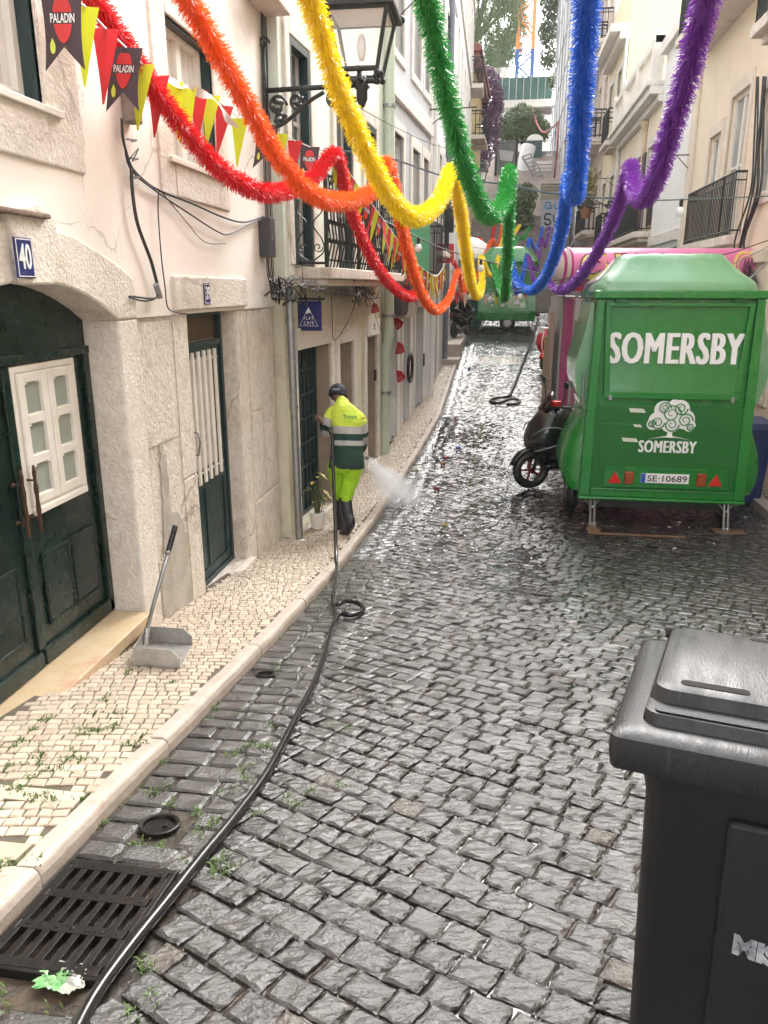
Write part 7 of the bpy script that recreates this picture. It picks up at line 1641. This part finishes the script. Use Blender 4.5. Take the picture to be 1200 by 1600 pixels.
a, b = aty(776, 220, 46), aty(806, 266, 46); t = thing('metal_fence_panel', 'grey corrugated metal panel with pasted papers under the orange tree', 'fence', ((a.x+b.x)/2, 46, b.z)); q = MB(); n = 24
for k in range(n): x0, x1 = a.x+(b.x-a.x)*k/n, a.x+(b.x-a.x)*(k+1)/n; q.quad((x0, 46+.04*(k % 2), b.z-.4), (x1, 46+.04*((k+1) % 2), b.z-.4), (x1, 46+.04*((k+1) % 2), a.z), (x0, 46+.04*(k % 2), a.z))
q.build('sheet', mat('zinc_sheet', (.25, .27, .27), (.19, .2, .2), 3, .5, metal=.3), t)
q = MB(); q.quad(*[(p.x, 45.94, p.z) for p in (aty(780, 234, 46), aty(803, 237, 46), aty(800, 253, 46), aty(781, 250, 46))]); q.build('papers', mat('pasted_paper', (.5, .52, .53), (.38, .4, .4)), t)
q = MB()
for x in (a.x, b.x): q.box(x-.06, x+.06, 45.85, 45.93, b.z-.8, a.z+.3)
q.build('posts', dark, t)
# portable toilet, chute and ladder, white cladding
a, b = aty(824, 214, 49), aty(846, 250, 49); t = thing('portable_toilet', 'dark green portable toilet with pale arched roof on the building site', 'cabin', ((a.x+b.x)/2, 49, b.z)); q = MB(); q.box(a.x, b.x, 49, 50, b.z-.3, a.z-.2); q.build('body', mat('cabin_green', (.015, .06, .06), (.012, .05, .05)), t, bevel=.02)
q = MB(); rr2 = (b.x-a.x)/2*1.08; q.prism([((a.x+b.x)/2+rr2*math.cos(R(k)), 48.9, a.z-.2+.32*math.sin(R(k))) for k in range(0, 181, 15)], (0, 1.2, 0)); q.build('roof', whitep, t, fix=True)
a, b = aty(812, 228, 47), aty(834, 272, 47); t = thing('site_chute', 'white plastic rubbish chute with ladder on the building site', 'chute', ((a.x+b.x)/2, 47, b.z)); q = MB(); q.tube(cr([(a.x+.5, 47.3, a.z), (a.x+.35, 47.1, (a.z+b.z)/2), (a.x+.3, 46.9, b.z-.3)], 6), .40, 12); q.build('tube', whitep, t, smooth=True)
q = MB(); p0, p1 = aty(816, 245, 46.2), aty(842, 288, 45.4)
for off in (0, .42): q.tube([p0+Vector((off, 0, off*.35)), p1+Vector((off, 0, off*.35))], .05, 6)
for k in range(9): q.tube([p0.lerp(p1, k/8), p0.lerp(p1, k/8)+Vector((.42, 0, .15))], .035, 6)
q.build('ladder', steel, t)
t, a, b = slab(838, 252, 861, 279, 46.5, .1, white, 'white_boards', 'white horizontal boards beside the ladder on the building site', 'fence')
q = MB()
for k in range(1, 5): q.box(a.x, b.x, 46.47, 46.499, b.z+(a.z-b.z)*k/5-.02, b.z+(a.z-b.z)*k/5+.02)
q.build('gaps', greycable, t)
t, a, b = slab(846, 285, 888, 312, 39.2, .2, mat('tan_corrugated', (.38, .34, .26), (.30, .27, .21), 3, .6), 'corrugated_roof', 'tan corrugated roof sheet above the graffiti wall', 'roof')
q = MB()
for k in range(6): q.tube([(a.x, 39.18, b.z+(a.z-b.z)*(k+.5)/6), (b.x, 39.18, b.z+(a.z-b.z)*(k+.5)/6)], .05, 6)
q.build('ribs', mat('tan_rib', (.42, .38, .3), (.36, .32, .25)), t)
t, a, b = slab(847, 312, 892, 373, 38.8, .3, mat('pale_grey_panel', (.46, .48, .50), (.40, .42, .44), 2, .6), 'graffiti_wall', 'pale grey wall panel with blue and black graffiti above the staircase', 'wall')
gb = mat('graffiti_blue', (.03, .22, .45), (.03, .2, .4)); gk = mat('graffiti_black', (.01, .01, .01), (.015, .015, .015))
wx = lambda k: a.x+(b.x-a.x)*k
wz = lambda k: b.z+(a.z-b.z)*k
q = MB(); yg = 38.785
for pts in ([(.30, .90), (.15, .93), (.12, .80), (.30, .78), (.32, .85), (.22, .85)], [(.42, .90), (.42, .78), (.55, .78), (.56, .90)], [(.66, .78), (.66, .90), (.78, .88), (.80, .78)]): q.tube(cr([(wx(u), yg, wz(v)) for u, v in pts], 5), .03, 5)
q.build('blue_graffiti', gb, t)
q = MB()
for pts in ([(.32, .62), (.15, .64), (.12, .50), (.25, .50), (.32, .40), (.18, .36), (.12, .42)], [(.40, .62), (.42, .45), (.55, .45), (.58, .64)], [(.55, .45), (.52, .34), (.42, .36)], [(.68, .62), (.66, .42), (.80, .40), (.84, .58), (.74, .64), (.68, .58)]): q.tube(cr([(wx(u), yg, wz(v)) for u, v in pts], 5), .035, 5)
q.build('black_graffiti', gk, t)
# scaffolded building under pale netting
t = thing('scaffolded_building', 'building wrapped in pale grey scaffold netting at the far right', 'building', (4, 46, 5)); nm_ = mat('scaffold_net', (.62, .61, .60), (.52, .51, .50), .9, .9, bump=.6, bscale=1.2, bdist=.25, stretch=(1, 1, .25))
q = MB(); n = 40; x0 = 3.15
for k in range(n):
    ya, yb = 36.3+21.5*k/n, 36.3+21.5*(k+1)/n; xa, xb = x0+.10*math.sin(k*1.9)+.05*math.sin(k*.7), x0+.10*math.sin((k+1)*1.9)+.05*math.sin((k+1)*.7); zt = 26
    for z0, z1 in zip(range(2, 26, 4), range(6, 30, 4)): q.quad((xa+.05*math.sin(z0), ya, z0), (xb+.05*math.sin(z0), yb, z0), (xb+.05*math.sin(z1), yb, z1), (xa+.05*math.sin(z1), ya, z1))
q.quad((x0, 36.3, 2), (9, 36.3, 2), (9, 36.3, 26), (x0, 36.3, 26)); q.quad((x0, 57.8, 2), (9, 57.8, 2), (9, 57.8, 26), (x0, 57.8, 26)); q.quad((x0, 36.3, 26), (9, 36.3, 26), (9, 57.8, 26), (x0, 57.8, 26))
q.build('netting', nm_, t, smooth=True)
q = MB()
for z in range(4, 26, 2): q.tube([(x0-.12, 36.2, z), (x0-.12, 57.8, z)], .03, 5)
for k in range(10): q.tube([(x0-.12, 36.3+2.3*k, 2.2), (x0-.12, 36.3+2.3*k, 26)], .03, 5)
q.build('scaffold_tubes', steel, t)
q = MB(); P = cr([aty(832, 168, 52), aty(840, 195, 50), aty(850, 207, 48), aty(862, 200, 44), aty(873, 190, 38)], 6); q.tube(P, .05, 6); q.tube([aty(873, 190, 38), aty(871, 230, 38), aty(866, 278, 38)], .04, 6)
tag(q.build('red_site_hose', mat('faded_red_hose', (.42, .10, .09), (.36, .08, .08)), smooth=True), 'faded red hose looping from the crane to the scaffold netting', 'hose')

# ------------------------------------------------------------ litter and spray
lt = random.Random(44); wp = mat('litter_paper', (.72, .71, .69), (.58, .57, .55), 9, .6, island=.5)
q = MB()
def scrap(x, y, z, s):
    a = lt.uniform(0, 6.28); e1_, e2_ = Vector((math.cos(a), math.sin(a), lt.uniform(-.3, .3))), Vector((-math.sin(a), math.cos(a), lt.uniform(-.3, .5))); p = Vector((x, y, z)); w_ = s*lt.uniform(.3, 1)
    q.add([p, p+e1_*s, p+e1_*s+e2_*w_, p+e2_*w_], [(0, 1, 2, 3)])
for _ in range(800):
    y = lt.gauss(10.2, 1.7); x = XK(y)+.15+abs(lt.gauss(0, .75))
    if 7 < y < 15 and x < 1.3: scrap(x, y, Gs(y)+lt.uniform(.004, .02), lt.uniform(.008, .034))
for _ in range(60):
    y = lt.uniform(10.5, 20); x = lt.uniform(XW(y)+.08, XK(y)-.1); scrap(x, y, zp(y)+.012, lt.uniform(.02, .06))
for _ in range(110):
    y = lt.uniform(11, 24); x = XK(y)+.1+abs(lt.gauss(0, .8)); scrap(x, y, Gs(y)+.012, lt.uniform(.02, .07))
for _ in range(40):
    y = lt.uniform(7.5, 10.5); scrap(lt.uniform(1, 3.2), y, Gs(y)+.012, lt.uniform(.015, .05))
tag(q.build('litter_scraps', wp), kind='stuff')
def can(px, py, col, label, r=.033, L_=.11, name='drink_can', cat='can'):
    r *= .8; L_ *= .8; col = tuple(c*.6+.03 for c in col)
    p = gnd(px, py, .035); q = MB(); a = lt.uniform(0, 3.1); d = Vector((math.cos(a), math.sin(a), 0)); q.tube([p-d*L_/2, p-d*L_*.44, p+d*L_*.44, p+d*L_/2], [r*.8, r, r, r*.8], 12); tag(q.build(name, mat(name+'_'+label.split()[0]+'_'+label.split()[1], col, None, 30, .35, metal=.3), smooth=False), label, cat)
can(682, 764, (.30, .03, .03), 'dark red can lying nearest in the wet litter'); can(697, 715, (.33, .02, .04), 'crushed red can lying further up the wet litter', .03)
can(692, 725, (.5, .2, .06), 'orange brown cup lying beside the red can in the wet litter', .035, .09, 'paper_cup', 'cup'); can(648, 735, (.45, .40, .22), 'tan crumpled wrapper at the kerb by the spray', .03, .13, 'wrapper', 'litter')
can(716, 700, (.05, .12, .4), 'small blue wrapper in the road past the cans', .03, .1, 'wrapper', 'litter'); can(697, 571, (.45, .05, .04), 'red paper cup at the far end of the pavement', .04, .12, 'paper_cup', 'cup')
can(733, 576, (.08, .25, .6), 'blue plastic scrap by the far crossing strip', .04, .12, 'plastic_scrap', 'litter'); can(695, 820, (.5, .45, .12), 'yellowish wrapper nearest the camera in the wet litter', .025, .09, 'wrapper', 'litter')
p = gnd(100, 1532, .004); q = MB(); ng = 16; g_ = []
for i in range(ng+1):
    for j in range(ng+1):
        a, b = (i/ng-.5), (j/ng-.5); rr_ = .085+.02*mnoise.noise(Vector((a*5, b*5, 9))); hz_ = .006+.030*abs(mnoise.noise(Vector((a*9, b*9, 2))))*(1-1.4*max(abs(a), abs(b)))+.008*abs(mnoise.noise(Vector((a*26, b*26, 5))))
        x, y = p.x+a*2*rr_*.8+.008*mnoise.noise(Vector((a*12, b*12, 7))), p.y+b*rr_*1.1+.008*mnoise.noise(Vector((a*12, b*12, 4))); q.v.append((x, y, Gs(y)+hz_))
for i in range(ng):
    for j in range(ng): k = i*(ng+1)+j; q.f.append((k, k+1, k+ng+2, k+ng+1)); q.m.append(0 if i < 10 and j < 11 else 1)
tag(q.build('plastic_bag', [mat('green_film', (.10, .34, .10), (.30, .42, .24), 22, .22), mat('clear_film', (.38, .40, .35), (.24, .25, .21), 22, .2)]), 'crumpled green and clear plastic wrapper in front of the drain grate', 'litter')
# the water jet: a fan of mist and droplets
s0, s1 = aty(572, 712, 8.55), gnd(634, 782, .0); ax = (s1-s0)
q = MB(); n = 16; rings = []
for i in range(13):
    s = i/12; c = s0+ax*s; rr2 = .03+.42*s; u = Vector((1, .35, 0)).normalized(); v = ax.normalized().cross(u).normalized()
    rings.append([c+(u*math.cos(2*math.pi*k/n)*rr2*1.15+v*math.sin(2*math.pi*k/n)*rr2*.62) for k in range(n)])
q.loft(rings)
vm = bpy.data.materials.new('water_mist'); vm.use_nodes = True; N, L = vm.node_tree.nodes, vm.node_tree.links
N.remove(N['Principled BSDF']); pv = N.new('ShaderNodeVolumePrincipled'); pv.inputs['Color'].default_value = (.96, .97, .98, 1); pv.inputs['Anisotropy'].default_value = .2
tc = N.new('ShaderNodeTexCoord'); nz = N.new('ShaderNodeTexNoise'); nz.inputs['Scale'].default_value = 5; nz.inputs['Detail'].default_value = 5; mpv = N.new('ShaderNodeMapping'); mpv.inputs['Rotation'].default_value = tuple(ax.to_track_quat('Z', 'Y').inverted().to_euler()); mpv2 = N.new('ShaderNodeMapping'); mpv2.inputs['Scale'].default_value = (2.2, 2.2, .55); L.new(tc.outputs['Object'], mpv.inputs['Vector']); L.new(mpv.outputs[0], mpv2.inputs['Vector']); L.new(mpv2.outputs[0], nz.inputs['Vector'])
# density falls off from the axis of the jet
sub = N.new('ShaderNodeVectorMath'); sub.operation = 'SUBTRACT'; L.new(tc.outputs['Object'], sub.inputs[0]); sub.inputs[1].default_value = tuple(s0)
dot = N.new('ShaderNodeVectorMath'); dot.operation = 'DOT_PRODUCT'; L.new(sub.outputs[0], dot.inputs[0]); dot.inputs[1].default_value = tuple(ax.normalized())
pr_ = N.new('ShaderNodeVectorMath'); pr_.operation = 'SCALE'; pr_.inputs[0].default_value = tuple(ax.normalized()); L.new(dot.outputs['Value'], pr_.inputs['Scale'])
per = N.new('ShaderNodeVectorMath'); per.operation = 'SUBTRACT'; L.new(sub.outputs[0], per.inputs[0]); L.new(pr_.outputs[0], per.inputs[1])
ln = N.new('ShaderNodeVectorMath'); ln.operation = 'LENGTH'; L.new(per.outputs[0], ln.inputs[0])
rad_ = N.new('ShaderNodeMath'); rad_.operation = 'MULTIPLY_ADD'; L.new(dot.outputs['Value'], rad_.inputs[0]); rad_.inputs[1].default_value = .40/ax.length; rad_.inputs[2].default_value = .025
dv = N.new('ShaderNodeMath'); dv.operation = 'DIVIDE'; L.new(ln.outputs['Value'], dv.inputs[0]); L.new(rad_.outputs[0], dv.inputs[1])
fo = N.new('ShaderNodeMapRange'); fo.inputs['From Min'].default_value = 1.0; fo.inputs['From Max'].default_value = .1; L.new(dv.outputs[0], fo.inputs['Value'])
nr = N.new('ShaderNodeMapRange'); nr.inputs['From Min'].default_value = .32; nr.inputs['From Max'].default_value = .68; L.new(nz.outputs['Fac'], nr.inputs['Value'])
m1 = N.new('ShaderNodeMath'); m1.operation = 'MULTIPLY'; pw = N.new('ShaderNodeMath'); pw.operation = 'POWER'; L.new(fo.outputs[0], pw.inputs[0]); pw.inputs[1].default_value = 1.9; L.new(pw.outputs[0], m1.inputs[0]); L.new(nr.outputs[0], m1.inputs[1])
m2 = N.new('ShaderNodeMath'); m2.operation = 'MULTIPLY'; L.new(m1.outputs[0], m2.inputs[0]); m2.inputs[1].default_value = 7.5
ds = N.new('ShaderNodeMapRange'); ds.inputs['From Min'].default_value = 0; ds.inputs['From Max'].default_value = ax.length; ds.inputs['To Min'].default_value = 3.2; ds.inputs['To Max'].default_value = .75; L.new(dot.outputs['Value'], ds.inputs['Value'])
m3_ = N.new('ShaderNodeMath'); m3_.operation = 'MULTIPLY'; L.new(m2.outputs[0], m3_.inputs[0]); L.new(ds.outputs[0], m3_.inputs[1]); L.new(m3_.outputs[0], pv.inputs['Density']); L.new(pv.outputs[0], N['Material Output'].inputs['Volume'])
tag(q.build('water_spray', vm, fix=True), kind='stuff')
q = MB()
for _ in range(2600):
    s = lt.random()**.6; c = s0+ax*s+(u*lt.gauss(0, .5)*1.1+v*lt.gauss(0, .5)*.6)*(.03+.40*s)
    if c.z > Gs(c.y): r_ = lt.uniform(.0014, .004); q.add([c+Vector((r_, 0, 0)), c-Vector((r_, 0, 0)), c+Vector((0, r_, 0)), c-Vector((0, r_, 0)), c+Vector((0, 0, r_*1.6)), c-Vector((0, 0, r_*1.6))], [(0, 2, 4), (2, 1, 4), (1, 3, 4), (3, 0, 4), (2, 0, 5), (1, 2, 5), (3, 1, 5), (0, 3, 5)])
tag(q.build('water_droplets', mat('water_drop', (.85, .87, .88), (.8, .82, .84), 5, .15)), kind='stuff')

# ------------------------------------------------------------ the damp air of the street
q = MB(); q.box(-160, 160, -65, 410, -1.2, 30)
hm = bpy.data.materials.new('damp_air'); hm.use_nodes = True; N, L = hm.node_tree.nodes, hm.node_tree.links
N.remove(N['Principled BSDF']); hv = N.new('ShaderNodeVolumePrincipled'); hv.inputs['Color'].default_value = (.97, .98, 1, 1); hv.inputs['Density'].default_value = .0007; hv.inputs['Anisotropy'].default_value = .3
L.new(hv.outputs[0], N['Material Output'].inputs['Volume'])
tag(q.build('haze', hm), kind='stuff')
